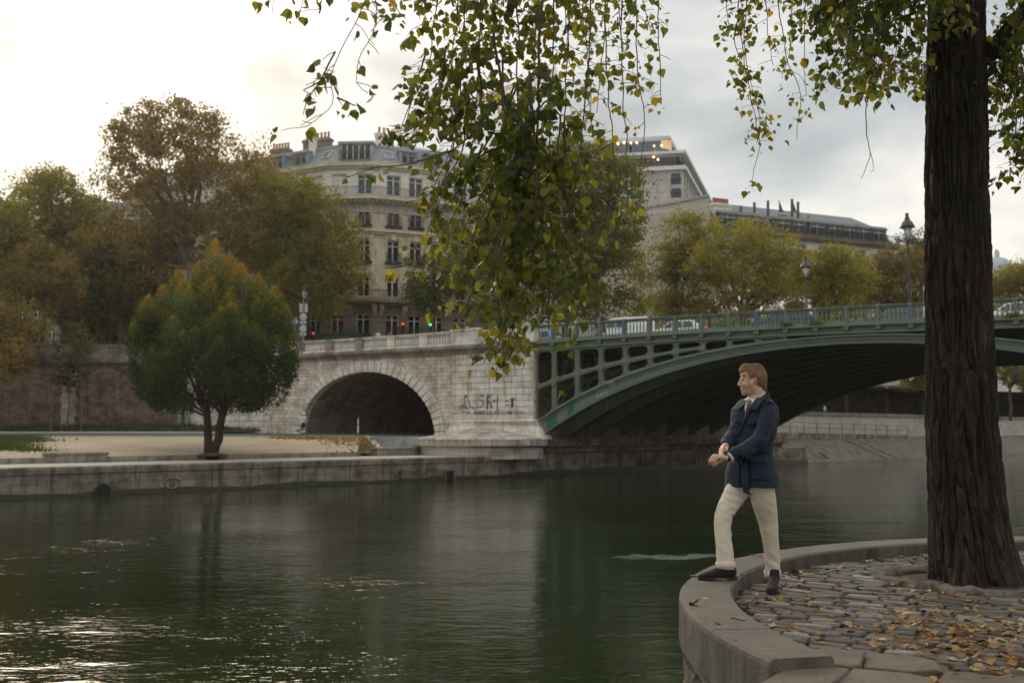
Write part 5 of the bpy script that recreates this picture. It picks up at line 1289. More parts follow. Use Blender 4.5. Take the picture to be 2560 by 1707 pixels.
# ------------------------------------------------------------------ street furniture, vehicles, distant people
def fuse(mb, voxel, smooth=4, fac=.5):
    """several overlapping shapes made into one continuous surface"""
    o = link('tmp', mb.mesh('tmp', uv=False), None)
    m = o.modifiers.new('r', 'REMESH'); m.mode = 'VOXEL'; m.voxel_size = voxel; m.use_smooth_shade = True
    if smooth: s = o.modifiers.new('s', 'SMOOTH'); s.iterations = smooth; s.factor = fac
    dg = bpy.context.evaluated_depsgraph_get(); me = bpy.data.meshes.new_from_object(o.evaluated_get(dg))
    old = o.data; bpy.data.objects.remove(o); bpy.data.meshes.remove(old); me.materials.clear()
    auto_uv(me); return me
M_lampm = plain('lamp_iron_paint', (.035,.033,.036), .5, var=.2, scale=4)
M_lglass = plain('lantern_glass', (.55,.56,.55), .25, var=.1)
def street_lamp(P, H, label, k=1.0):
    e = empty('street_lamp', P, 0, label, 'street lamp', 'lantern street lamps'); mb = MB()
    hl = H-1.75*k
    mb.lathe([(.26*k,0),(.26*k,.25),(.2*k,.3),(.2*k,.9),(.13*k,1.0),(.15*k,1.08),(.10*k,1.2),(.085*k,2.2),(.11*k,2.25),(.075*k,2.35),(.06*k,hl-.5),(.09*k,hl-.45),(.06*k,hl-.38),(.10*k,hl-.05),(.17*k,hl)], seg=12)
    for i in range(4):
        a = PI/2*i+.4; mb.bar((.15*k*math.cos(a),.15*k*math.sin(a),hl), (.30*k*math.cos(a),.30*k*math.sin(a),hl+.82*k), .025)
    mb.build('pole', M_lampm, e, smooth=False)
    mb = MB(); mb.lathe([(.13*k,hl+.02),(.28*k,hl+.80*k)], seg=12); mb.build('lantern_glass', M_lglass, e, smooth=True)
    mb = MB(); z = hl+.78*k; mb.lathe([(.30*k,z),(.46*k,z+.02),(.44*k,z+.10*k),(.32*k,z+.34*k),(.22*k,z+.46*k),(.15*k,z+.50*k),(.18*k,z+.56*k),(.12*k,z+.66*k),(.10*k,z+.84*k),(.13*k,z+.88*k),(.03*k,z+.97*k)], seg=14); mb.build('lantern_cap', M_lampm, e, smooth=True)
    return e
def on_bridge(px, y, dz=0.0):
    s, _ = bh(px, 780, y); s0 = s-SK*y; P = P0+A_*s+N_*y; return Vector((P.x, P.y, zd(s0)+.16+dz)), s0
def lamp_at(px, py_top, y, label, k=1.0):
    P, s = on_bridge(px, y); s_, zt = bh(px, py_top, y); return street_lamp(P, zt-P.z, label, k)
lamp_at(2276, 531, .9, 'tall lantern street lamp on the bridge just left of the trunk', .95)
lamp_at(2017, 640, 15.5, 'shorter looking lantern street lamp with a sticker covered pole, midway along the bridge', .95)
lamp_at(1372, 655, 14, 'lantern street lamp half hidden by the hanging branches above the end of the stone parapet', .95)
P, s = on_bridge(761, 4.5); P.z = zbb(-22)+.0
lampL = street_lamp(P, zy(702, P.y)-P.z, 'lantern street lamp rising behind the round traffic signs left of the corner house', .95)
# white sticker pieces on the second lamp: a small info plate pole beside it
M_signw = plain('sign_back_grey', (.40,.41,.41), .5, .2, var=.08); M_signp = plain('sign_white', (.75,.75,.74), .5, var=.05); M_pole = plain('galvanised_pole', (.25,.26,.27), .5, .5)
def sign_post(P, H, plates, label, name='sign_post', pole=.05):
    e = empty(name, P, 0, label, 'sign post', 'sign posts on the bridge road'); mb = MB(); mb.tube([(0,0,-.2),(0,0,H)], pole, 8); mb.build('pole', M_pole, e)
    for (kind, x, z, a, b) in plates:
        mb = MB(); y = -.08
        if kind == 'round': mb.M = Matrix.Translation((x,y,z)) @ Matrix.Rotation(PI/2, 4, 'X'); mb.lathe([(a,-.012),(a,.012)], seg=20)
        else: mb.box(x-a/2,x+a/2,y-.012,y+.012,z-b/2,z+b/2)
        mb.build('sign_plate', M_signw if kind != 'white' else M_signp, e)
        mb = MB(); mb.box(x-.03,x+.03,y+.012,y+.05,z-b*.35,z+b*.35); mb.build('bracket', M_lampm, e)
    return e
P, s = on_bridge(759, 3.0); P.z = zbb(-23)+.1; zs = lambda py: zy(py, P.y)-P.z; m_ = P.y/F
sign_post(P, zs(750), [('rect',-6*m_,zs(770),7*m_,22*m_),('rect',7*m_,zs(770),7*m_,22*m_),('round',0,zs(792),9*m_,9*m_),('rect',-5*m_,zs(806),7*m_,7*m_),('rect',5*m_,zs(806),7*m_,7*m_),('round',0,zs(821),9*m_,9*m_),('rect',-5*m_,zs(835),6*m_,8*m_),('rect',5*m_,zs(835),6*m_,8*m_)], 'tall post carrying a column of grey traffic sign backs beside the hornbeam top', pole=.07)
P, s = on_bridge(738, 5.0); P.z = zbb(-24)+.1; zs = lambda py: zy(py, P.y)-P.z
sign_post(P, zs(792), [('round',0,zs(804),8.5*m_,8.5*m_),('rect',-3*m_,zs(818),5*m_,5*m_)], 'short post with one round grey traffic sign back next to the hornbeam crown', pole=.06)
P, s = on_bridge(2022, 4); zs = lambda py: bh(2022,py,4)[1]-P.z
sign_post(P, zs(746), [('round',0,zs(752),4.5*P.y/F,5*P.y/F),('white',.03,zs(772),8*P.y/F,20*P.y/F)], 'white sign plates on a thin post behind the blue car on the bridge')
P, s = on_bridge(2312, 2.2); zs = lambda py: bh(2312,py,2.2)[1]-P.z
sign_post(P, zs(714), [('white',.0,zs(778),12*P.y/F,26*P.y/F),('round',.1,zs(722),8*P.y/F,9*P.y/F)], 'white sign plates just peeping out left of the big trunk on the bridge')
M_tl = plain('traffic_light_housing', (.02,.02,.021), .5)
def lamp_mat(name, c, e): return plain(name, c, .4, emit=(*c, e))
M_red = lamp_mat('red_signal', (1,.05,.03), 2.2); M_grn = lamp_mat('green_signal', (.05,1,.55), 3); M_off = plain('unlit_signal', (.03,.03,.03), .3)
def traffic_light(P, H, on, label, k=1.0):
    e = empty('traffic_light', P, 0, label, 'traffic light', 'traffic lights on the street'); mb = MB(); mb.tube([(0,.1,-.2),(0,.1,H)], .06, 8); mb.build('pole', M_tl, e)
    mb = MB(); mb.box(-.17*k,.17*k,-.12,.1,H-1.0*k,H); 
    for i in range(3): mb.prism([(-.13*k,-.12,H-(.14+.32*i)*k),(0,-.12,H-(.06+.32*i)*k),(.13*k,-.12,H-(.14+.32*i)*k)], (0,-.16,0))
    mb.build('housing', M_tl, e, bevel=.02)
    for i in range(3):
        z = H-(.19+.31*i)*k; mb = MB(); mb.M = Matrix.Translation((0,-.125,z)) @ Matrix.Rotation(PI/2, 4, 'X'); mb.lathe([(.105*k,-.01),(.105*k,.02),(.05*k,.03)], seg=14)
        o = mb.build('signal_lens', (M_red if on == i == 0 else M_grn if on == i == 2 else M_off), e)
        if on == i: o['label'] = 'lit red lens' if i == 0 else 'lit green lens'
    return e
def tl(px, py, Y, zb, on, label, k=1.0):
    p = at(px, py, Y); off = .19 if on == 0 else .81
    return traffic_light((p.x, p.y, zb), p.z-zb+off*k, on, label, k)
tl(1076, 811, 97, 9.1, 2, 'traffic light showing green before the ground floor of the corner house', 1.2)
tl(1008, 809, 97, 9.1, 0, 'traffic light showing red just left of the green one', 1.2)
tl(746.5, 822, 92, 9.1, 0, 'traffic light showing red under the round sign beside the hornbeam', 1.0)
tl(784, 832.5, 94, 9.1, 0, 'low red signal at the end of the dark green kiosk roof', .8)
tl(47, 812, 90, 9.1, 0, 'traffic light glowing red above the embankment parapet at far left', 1.3)
tl(284, 797, 98, 9.1, 0, 'faint red traffic light before the dim house left of the hornbeam', .5)
# dark green river-side kiosk roof with pale lettering
M_kiosk = plain('dark_green_kiosk', (.012,.045,.036), .45, var=.2)
P = at(846, 850, 93); kz0, kz1 = 9.1, zy(833, 93); 
k_ = empty('kiosk', (P.x, P.y, kz0), R(-14), 'long dark green kiosk with faint lettering behind the stone balustrade', 'kiosk')
mb = MB(); hw = 2.35; mb.box(-hw,hw,0,1.6,0,kz1-kz0-.05); mb.prism([(-hw-.08,-.1,kz1-kz0-.1),(-hw-.08,1.7,kz1-kz0-.1),(-hw-.08,1.6,kz1-kz0+.1),(-hw-.08,0,kz1-kz0+.05)], (2*hw+.16,0,0)); mb.build('body', M_kiosk, k_)
def text(name, body, size, M, mat, parent, ext=.004):
    cu = bpy.data.curves.new(name, 'FONT'); cu.body = body; cu.size = size; cu.extrude = ext; cu.align_x = 'CENTER'
    o = bpy.data.objects.new(name, cu); COL.objects.link(o); dg = bpy.context.evaluated_depsgraph_get(); me = bpy.data.meshes.new_from_object(o.evaluated_get(dg)); bpy.data.objects.remove(o)
    me.materials.clear(); o = link(name, me, mat, parent); o.matrix_local = M; return o
text('lettering', 'VINS DE VERSAILLES', .26, Matrix.Translation((-.2,-.012,kz1-kz0-.42)) @ Matrix.Rotation(PI/2, 4, 'X'), plain('faded_letter_paint', (.20,.27,.24), .6), k_)
# posts on the bank: a white marker post at the arch, dark green lamp columns
P = at(895, 1079, 75.6); e = empty('marker_post', P, 0, 'thin white and blue marker post standing in front of the dark arch', 'post')
mb = MB(); mb.tube([(0,0,-.1),(0,0,1.02)], .055, 8); mb.build('pole', M_signp, e); mb = MB(); mb.lathe([(.06,.5),(.06,.62)], seg=10); mb.lathe([(.06,.85),(.06,.92)], seg=10); mb.build('blue_band', M_blue, e)
M_gpost = plain('dark_green_post', (.02,.05,.045), .5)
for (px, y0, Y, top, lb_) in ((457,1066,85,985,'dark green post standing at the end of the rubble wall behind the hornbeam'), ):
    P = at(px, y0, Y); e = empty('green_post', (P.x, P.y, P.z-.2), 0, lb_, 'post', 'dark green lamp columns'); mb = MB(); mb.lathe([(.2,0),(.2,.5),(.16,.6),(.16,zy(top,Y)-P.z)], seg=10); mb.build('pole', M_gpost, e); mb = MB(); mb.lathe([(.22,zy(top,Y)-P.z),(.22,zy(top,Y)-P.z+.12),(.05,zy(top,Y)-P.z+.3)], seg=10); mb.build('cap', M_gpost, e)
for (s_px, lb_) in ((2295,'dark green lamp column before the river wall left of the trunk'), (2492,'dark green lamp column before the river wall right of the trunk')):
    d = ray(s_px, 1000); o0 = q(0,20,0); tt = (o0).dot(QN)/d.dot(QN); P = d*tt; e = empty('green_post', (P.x, P.y, 4.7), 0, lb_, 'post', 'dark green lamp columns'); mb = MB(); mb.lathe([(.22,0),(.22,.6),(.13,.8),(.10,6.2)], seg=10); mb.build('pole', M_gpost, e); mb = MB(); mb.lathe([(.1,6.2),(.3,6.3),(.3,6.7),(.1,6.9)], seg=10); mb.build('lamp_head', M_gpost, e)
tl_arm = at(330, 632, 94); e = empty('road_lamp', (tl_arm.x-3, tl_arm.y, 9.1), 0, 'modern street lamp head among the left trees', 'street lamp')
mb = MB(); H = tl_arm.z-9.1; mb.tube([(0,0,0),(0,0,H-.6),(.5,0,H-.1),(2.4,0,H)], [.1,.07,.06,.05], 8); mb.build('pole', M_lampm, e); mb = MB(); mb.ell((2.9,0,H), (.75,.25,.14)); mb.build('lamp_head', M_signw, e, smooth=True)

# vehicles on the bridge
M_tyre = plain('tyre_rubber', (.02,.02,.02), .8); M_rim = plain('alloy_rim', (.35,.36,.37), .35, .8); M_cglass = plain('car_glass', (.02,.03,.04), .05, var=.1, spec=.8)
M_tail = plain('tail_light', (.5,.02,.015), .3, emit=(1,.05,.03,.7)); M_hl = plain('headlight_glass', (.7,.7,.7), .2)
def car(P, rz, prof, L, Wd, paint_, label, cat='car', glass=None, pillars=(.30,.52,.72), belt=.56):
    """prof: side outline (x along 0..1 of length, z in metres) nose at x=0; glass: window band outline"""
    e = empty('parked_van' if cat == 'van' else 'car', P, rz, label, cat, 'vehicles on the bridge')
    mb = MB(); n = len(prof); zmax = max(p[1] for p in prof)
    tuck = lambda z: 1-.0*(z < belt*zmax)-.20*max(0, (z-belt*zmax)/(zmax*(1-belt)))
    xs = [(x-.5)*L for x, z in prof]
    rs = []
    for f, inn in ((-1,.93),(-.9,1),( .9,1),(1,.93)):
        cx = 0; rs.append([Vector((x*(1 if inn == 1 else .985), f*Wd/2*tuck(z), z*(1 if inn == 1 else .99)+(0 if inn == 1 else .01))) for x, (_, z) in zip(xs, prof)])
    mb.rings(rs); mb.build('body', paint_, e, smooth=False, bevel=.03)
    for sgn in (-1, 1):                           # side windows, each its own pane
        for (a, b, c, d) in glass:
            mb = MB(); pts = []
            for (x, z) in ((a[0],a[1]),(b[0],b[1]),(c[0],c[1]),(d[0],d[1])):
                pts.append(Vector(((x-.5)*L, sgn*(Wd/2*tuck(z)+.012), z)))
            mb.prism(pts, (0, -sgn*.02, 0)); mb.build('window', M_cglass, e)
    k = [i for i in range(n)]
    for (i, j, nm, m, shrink) in [x for x in ((None,)*5,) if x[0]]: pass
    for wx in (.19, .80):
        for sgn in (-1, 1):
            mb = MB(); mb.M = Matrix.Translation(((wx-.5)*L, sgn*(Wd/2-.10), .32)) @ Matrix.Rotation(PI/2, 4, 'X'); mb.lathe([(.2,-.11),(.32,-.10),(.33,0),(.32,.10),(.2,.11)], seg=18)
            w_ = mb.build('wheel', M_tyre, e, smooth=True)
            mb = MB(); mb.M = Matrix.Translation(((wx-.5)*L, sgn*(Wd/2-.10), .32)) @ Matrix.Rotation(PI/2, 4, 'X'); mb.lathe([(.21,-.118),(.21,.118),(.05,.13)], seg=14); mb.build('rim', M_rim, w_)
    for sgn in (-1, 1):
        mb = MB(); mb.box(-L/2-.015,-L/2+.15,sgn*Wd*.36-.18,sgn*Wd*.36+.18,.62,.78); mb.build('headlight', M_hl, e, bevel=.02)
        mb = MB(); mb.box(L/2-.12,L/2+.015,sgn*Wd*.40-.12,sgn*Wd*.40+.12,.75,1.0); mb.build('tail_light', M_tail, e, bevel=.02)
    # windscreen and rear window laid on the body slopes
    for (a, b) in glass_ends(prof):
        A, B = Vector(((a[0]-.5)*L, 0, a[1])), Vector(((b[0]-.5)*L, 0, b[1])); d = (B-A); nn = Vector((-d.z,0,d.x)).normalized(); 
        if (nn.x > 0) == (a[0] < .5): nn = -nn
        mb = MB(); w0, w1 = Wd/2*tuck(a[1])*.86, Wd/2*tuck(b[1])*.86
        p = [A+d*.08+Vector((0,-w0,0)), A+d*.08+Vector((0,w0,0)), B-d*.08+Vector((0,w1,0)), B-d*.08+Vector((0,-w1,0))]
        mb.prism([x+nn*.014 for x in p], nn*-.02); mb.build('windscreen', M_cglass, e)
    return e
def glass_ends(prof):
    out = []
    for (a, b) in zip(prof, prof[1:]):
        if abs(b[1]-a[1]) > .3 and min(a[1], b[1]) > .75: out.append((a, b) if a[1] < b[1] else (b, a))
    return out
HATCH = [(0,.35),(0,.68),(.04,.80),(.22,.96),(.36,1.42),(.5,1.50),(.78,1.48),(.93,1.0),(1,.92),(1,.35),(.9,.2),(.1,.2)]
HG = [((.27,.99),(.42,.99),(.42,1.40),(.38,1.38)), ((.44,.99),(.60,.99),(.60,1.42),(.44,1.42)), ((.62,.99),(.80,1.0),(.74,1.40),(.62,1.42))]
SUV = [(0,.4),(0,.85),(.03,.95),(.22,1.08),(.34,1.58),(.45,1.66),(.86,1.64),(.97,1.1),(1,1.0),(1,.4),(.9,.25),(.1,.25)]
SG = [((.27,1.12),(.42,1.12),(.42,1.56),(.37,1.54)), ((.44,1.12),(.61,1.12),(.61,1.58),(.44,1.58)), ((.63,1.12),(.86,1.14),(.82,1.56),(.63,1.58))]
VAN = [(0,.4),(0,.9),(.03,1.02),(.14,1.15),(.26,1.82),(.34,1.92),(.98,1.90),(1,1.6),(1,.4),(.9,.25),(.1,.25)]
VG = [((.19,1.22),(.38,1.22),(.38,1.74),(.29,1.72)), ((.42,1.24),(.62,1.24),(.62,1.74),(.42,1.74))]
M_cwhite = plain('white_car_paint', (.72,.73,.74), .25, var=.03); M_cblue = plain('dark_blue_car_paint', (.035,.05,.10), .2, var=.1); M_cgrey = plain('slate_car_paint', (.06,.07,.09), .2, var=.1); M_clb = plain('pale_blue_car_paint', (.25,.36,.47), .25, var=.05)
def drive(px, y, *a, flip=False, **k):
    P, s = on_bridge(px, y, -.14); return car(P, -TH+(PI if flip else 0), *a, **k)
drive(1563, 5.2, VAN, 4.0, 1.8, M_cwhite, 'white van behind the green railing, left of the other cars', 'van', VG)
drive(1700, 5.6, HATCH, 4.3, 1.75, M_cwhite, 'white hatchback behind the green railing between the van and the blue car', 'car', HG)
drive(1964, 5.2, SUV, 4.4, 1.85, M_cblue, 'dark blue estate car behind the green railing near the small lamp', 'car', SG)
drive(2258, 5.2, SUV, 4.1, 1.8, M_cgrey, 'slate grey car behind the green railing at the tall lamp', 'car', SG)
drive(2545, 5.2, HATCH, 4.4, 1.8, M_cwhite, 'white car behind the railing at the right edge of the view', 'car', HG)
drive(1352, 6, HATCH, 4.0, 1.75, M_clb, 'pale blue car at the stone end of the bridge behind the leaves', 'car', HG)

# people far off
M_skin0 = plain('skin', (.45,.28,.20), .55, var=.08)
CLO = {}
def cloth(c):
    if c not in CLO: CLO[c] = plain('cloth_%d' % len(CLO), c, .85, var=.15, scale=8)
    return CLO[c]
def small_person(P, rz, label, top, legs, hair, H=1.72, pose='walk', hatless=True, bag=None, bare=False, shoe=(.03,.03,.03), phase=1, seated=False):
    """pose in metres for a 1.72 m figure, facing -x"""
    e = empty('person', P, rz, label, 'person', 'people in the distance'); k = H/1.72
    V3 = lambda x, y, z: Vector((x*k, y*k, z*k))
    lean = -.10 if pose == 'run' else 0.0
    hip = {s: V3(.0, s*.09, .90) for s in (-1, 1)}
    if pose == 'run':
        knee = {1: V3(-.26,.09,.66), -1: V3(.10,-.09,.52)}; ank = {1: V3(-.20,.09,.24), -1: V3(.46,-.09,.42)}
        el = {1: V3(.12,.24,1.10), -1: V3(-.12,-.24,1.06)}; ha = {1: V3(-.12,.2,1.02), -1: V3(-.38,-.16,1.14)}
    elif pose == 'stand':
        knee = {s: V3(-.01,s*.09,.48) for s in (-1,1)}; ank = {s: V3(.02,s*.09,.08) for s in (-1,1)}; el = {s: V3(.02,s*.25,1.12) for s in (-1,1)}; ha = {s: V3(-.06,s*.24,.86) for s in (-1,1)}
    else:
        knee = {1: V3(-.14,.09,.48), -1: V3(.06,-.09,.49)}; ank = {1: V3(-.22,.09,.09), -1: V3(.28,-.09,.14)}; el = {1: V3(.10,.24,1.12), -1: V3(-.08,-.24,1.12)}; ha = {1: V3(.05,.22,.88), -1: V3(-.22,-.2,.94)}
    neck = V3(lean,0,1.42); head = V3(lean-.02,0,1.59)
    mb = MB()
    mb.ell(head, (.10*k,.078*k,.125*k), nu=10, nv=8); mb.ell(head+V3(-.1,0,-.02), (.022*k,.018*k,.03*k), nu=6, nv=4); mb.tube([neck-V3(0,0,.05), head-V3(0,0,.05)], .05*k, 8)
    mb.tube([V3(0,0,.88), V3(lean*.5,0,1.15), V3(lean,0,1.40)], [.12*k,.12*k,.13*k], 10)
    for s in (-1, 1):
        sh = V3(lean,s*.18,1.38); mb.tube([sh,el[s],ha[s]], [.05*k,.042*k,.03*k], 8); mb.ell(ha[s]+(ha[s]-el[s]).normalized()*.06*k, (.045*k,.025*k,.05*k), nu=8, nv=5)
        mb.tube([hip[s],knee[s],ank[s]], [.08*k,.058*k,.04*k], 8)
    body = link('body', fuse(mb, .022*k, 3), M_skin0, e, True)
    mb = MB(); mb.tube([V3(0,0,.84), V3(.0,0,.95), V3(lean*.5,0,1.15), V3(lean,0,1.34), V3(lean,0,1.43)], [.155*k,.15*k,.15*k,.17*k,.08*k], 12, flat=1.25)
    for s in (-1, 1): sh = V3(lean,s*.18,1.38); mb.tube([sh,el[s],ha[s]], [.075*k,.058*k,.045*k], 8); mb.ell(sh, (.08*k,.08*k,.08*k), nu=8, nv=6)
    link('shirt', fuse(mb, .022*k, 3), cloth(top), e, True)
    mb = MB()
    for s in (-1, 1):
        c = (hip[s]+knee[s])/2
        if bare: mb.tube([hip[s]+V3(0,0,.05), c, knee[s]+(c-knee[s])*.3], [.115*k,.10*k,.09*k], 8)
        else: mb.tube([hip[s]+V3(0,0,.05), knee[s], ank[s]], [.11*k,.078*k,.06*k], 8)
    link('shorts' if bare else 'trousers', fuse(mb, .022*k, 2), cloth(legs), e, True)
    for s in (-1, 1):
        f = ank[s]; mb = MB(); mb.ell(f+V3(-.06,0,-.03), (.14*k,.05*k,.055*k), nu=10, nv=6); mb.build('shoe', cloth(shoe), e, smooth=True)
    mb = MB(); mb.ell(head+V3(.02,0,.035), (.108*k,.09*k,.112*k), nu=10, nv=7)
    if hair == 'long': mb.ell(head+V3(.07,0,-.08), (.06*k,.085*k,.15*k), nu=10, nv=7)
    mb.build('hair', cloth({'fair':(.35,.22,.10),'long':(.09,.045,.02),'dark':(.03,.02,.015),'cap':(.6,.6,.6)}.get(hair,(.05,.03,.02))), e, smooth=True)
    if bag:
        mb = MB(); mb.ell(V3(.18,.05,1.12), (.10*k,.16*k,.22*k), nu=10, nv=8); mb.tube([V3(.13,.1,1.3), V3(.0,.12,1.45), V3(-.13,.12,1.3)], .02*k, 6); mb.build('backpack', cloth(bag), e, smooth=True)
    return e
def walker(px, y, rz, *a, **k):
    P, s = on_bridge(px, y); return small_person(P, rz, *a, **k)
walker(1431, 1.6, -TH+2.6, 'woman in a white top with an orange bag walking on the bridge', (.62,.60,.56), (.35,.22,.16), 'long', bag=(.38,.13,.03))
walker(1407, 2.2, -TH, 'person in a white sun hat bending low behind the railing', (.03,.03,.035), (.03,.03,.03), 'cap', H=1.40, pose='stand')
walker(1494, 1.7, -TH+PI, 'woman with long brown hair in a blue jacket walking beside a man on the bridge', (.04,.07,.17), (.03,.03,.05), 'long', H=1.64)
walker(1508, 1.2, -TH+PI, 'tall dark haired man in a navy jacket walking on the bridge', (.03,.04,.09), (.03,.035,.05), 'dark', H=1.82)
walker(1771, 1.8, -TH+PI, 'person in black walking on the bridge between the two middle cars', (.025,.025,.035), (.02,.02,.03), 'dark', H=1.70)
P, s = on_bridge(946, 1.4); P.z = zbb(-15)+.16-.05; small_person(P, -TH+PI, 'dark haired woman in a pale blue shirt looking over the stone balustrade', (.45,.52,.62), (.05,.05,.06), 'long', H=1.66)
P, s = on_bridge(974, 1.6); P.z = zbb(-13)+.05; small_person(P, -TH+PI, 'person whose head just shows over the stone balustrade, right of the pale blue shirt', (.10,.07,.05), (.05,.05,.06), 'dark', H=1.58)
P = at(757, 1083, 77.5); small_person((P.x, P.y, zroad(77.5)), PI, 'runner in a white top and black shorts passing the stone arch', (.66,.67,.70), (.02,.02,.022), 'cap', H=1.76, pose='run', bare=True, shoe=(.12,.14,.2))
d = ray(2062, 1015); tt = q(0,9.2,0).dot(QN)/d.dot(QN); P = d*tt; small_person((P.x, P.y, 4.7), 0, 'person in a white shirt standing behind the pale wall under the arch', (.62,.64,.65), (.05,.05,.07), 'dark', H=1.5, pose='stand')
d = ray(2521, 1015); tt = q(0,9.6,0).dot(QN)/d.dot(QN); P = d*tt; small_person((P.x, P.y, 4.7), 0, 'person in a dark blue coat behind the pale wall right of the trunk', (.03,.045,.10), (.03,.03,.04), 'dark', H=1.45, pose='stand')
# ------------------------------------------------------------------ near quay: curved coping, cobbles, flagstones
from mathutils import noise as mn
from mathutils.bvhtree import BVHTree
ZP, ZT = 1.92, 2.04; CC = Vector((5.75, 6.435, 0)); RO, RI = 4.63, 4.25
def pc(r, a, z): return Vector((CC.x+r*math.cos(a), CC.y+r*math.sin(a), z))
t = NT('granite_coping'); v = t.coord('Object')
c = t.mix(t.ramp(t.noise(v, 2.2, 6, .65), [(.35, 0), (.65, 1)]), (.145,.125,.10), (.085,.073,.058))
c = t.mix(t.math('MULTIPLY', t.ramp(t.noise(v, 60, 3, .7), [(.45, 0), (.62, 1)]), .6), c, (.12,.115,.105))
c = t.mix(t.math('MULTIPLY', t.ramp(t.noise(v, 130, 2, .5), [(.58, 0), (.66, 1)]), .5), c, (.30,.285,.26))
gm = t.n('ShaderNodeNewGeometry'); sx = t.n('ShaderNodeSeparateXYZ'); t.l(gm.outputs['Normal'], sx.inputs[0])
side = t.math('SUBTRACT', 1.0, t.math('MINIMUM', t.math('ABSOLUTE', sx.outputs['Z']), 1.0))
drip = t.ramp(t.noise(t.coord('Object', (5, 5, .5)), 1.5, 5, .7), [(.45, 0), (.65, 1)])
c = t.mix(t.math('MULTIPLY', t.math('MULTIPLY', side, drip), .9), c, (.055,.042,.03))      # rain stains on the upright face
M_granite = t.set(c, .85, t.bump(t.noise(v, 55, 5, .7), .7, .012, t.bump(t.noise(v, 7, 4), .3, .03)))
M_rough = masonry('rough_wall_stone', (.26,.225,.185), (.17,.145,.12), (.06,.05,.045), .62, .42, .03, stain=(.4,.36,.3), stain_amt=.8, bump=1.2, irregular=.08)
nq = empty('quay_wall', (0,0,0), 0, 'near curved quay wall with wide granite coping the man rests his foot on', 'quay wall')
g = np.random.default_rng(21)
dA = R(13.45); a_edges = [R(196.0)]+[R(186.5)-dA*k for k in range(0, 12)]
for a0, a1 in zip(a_edges, a_edges[1:]):
    n = 8; rs = []; j = .0022; tz = g.normal()*.002
    for i in range(n+1):
        a = a0+(a1-a0)*i/n; a = min(max(a, a1+j/RI), a0-j/RI)
        rs.append([pc(RI,a,ZP-.12), pc(RI,a,ZT-.018+tz), pc(RI+.018,a,ZT+tz), pc(RO-.03,a,ZT+.004+tz), pc(RO-.006,a,ZT-.012+tz), pc(RO,a,ZT-.035+tz), pc(RO+.004,a,ZT-.29), pc(RI+.1,a,ZT-.29)])
    mb = MB(); mb.rings(rs); me = mb.mesh('coping_stone')
    bm = bmesh.new(); bm.from_mesh(me); bmesh.ops.subdivide_edges(bm, edges=[e for e in bm.edges if e.calc_length() > .12], cuts=2, use_grid_fill=True)
    for vv in bm.verts: vv.co += Vector((mn.noise(vv.co*9), mn.noise(vv.co*9+Vector((7,0,0))), mn.noise(vv.co*11+Vector((0,9,0)))))*.0035
    bm.to_mesh(me); bm.free(); link('coping_stone', me, M_granite, nq)
nA, nZ = 260, 46; P_ = np.zeros((nA, nZ, 3))
for i in range(nA):
    a = R(200)-(R(200)-R(40))*i/(nA-1)
    for j in range(nZ):
        z = -.6+(ZT-.27+.6)*j/(nZ-1); p = pc(RO-.045, a, z)
        r = RO-.045+.05*mn.noise(p*3.2)+.025*mn.noise(p*9); u_ = a*RO/.62; row = math.floor(z/.42); u_ += .5*(row % 2)
        e_ = min(u_ % 1, 1-u_ % 1)*.62; ez = min(z/.42 % 1, 1-z/.42 % 1)*.42; r -= .05*max(0, 1-min(e_, ez)/.04)
        P_[i,j] = pc(r, a, z)
w_ = grid_mesh('wall', P_, M_rough, nq)
# ground under everything on the near quay, cut to the inside of the coping
ring_in = [pc(RI+.03, R(196)-R(156)*i/60, ZP-.022) for i in range(61)]
near_pl = [Vector((1.02,4.75,ZP-.022)), Vector((.85,4.3,ZP-.022)), Vector((-.2,2.6,ZP-.022)), Vector((0.4,-6,ZP-.022)), Vector((14,-6,ZP-.022)), Vector((14,10,ZP-.022))]
mb = MB(); mb.add([Vector((1.72,5.35,ZP-.022))]+ring_in+near_pl[::-1], [tuple(range(1+len(ring_in)+len(near_pl)))])
t = NT('joint_earth'); v = t.coord('Object'); M_joint = t.set(t.mix(t.noise(v, 5, 4), (.05,.04,.03), (.085,.068,.052)), .95, t.bump(t.noise(v, 40, 4), .6, .01))
tag(mb.build('pavement_ground', M_joint), kind='structure')
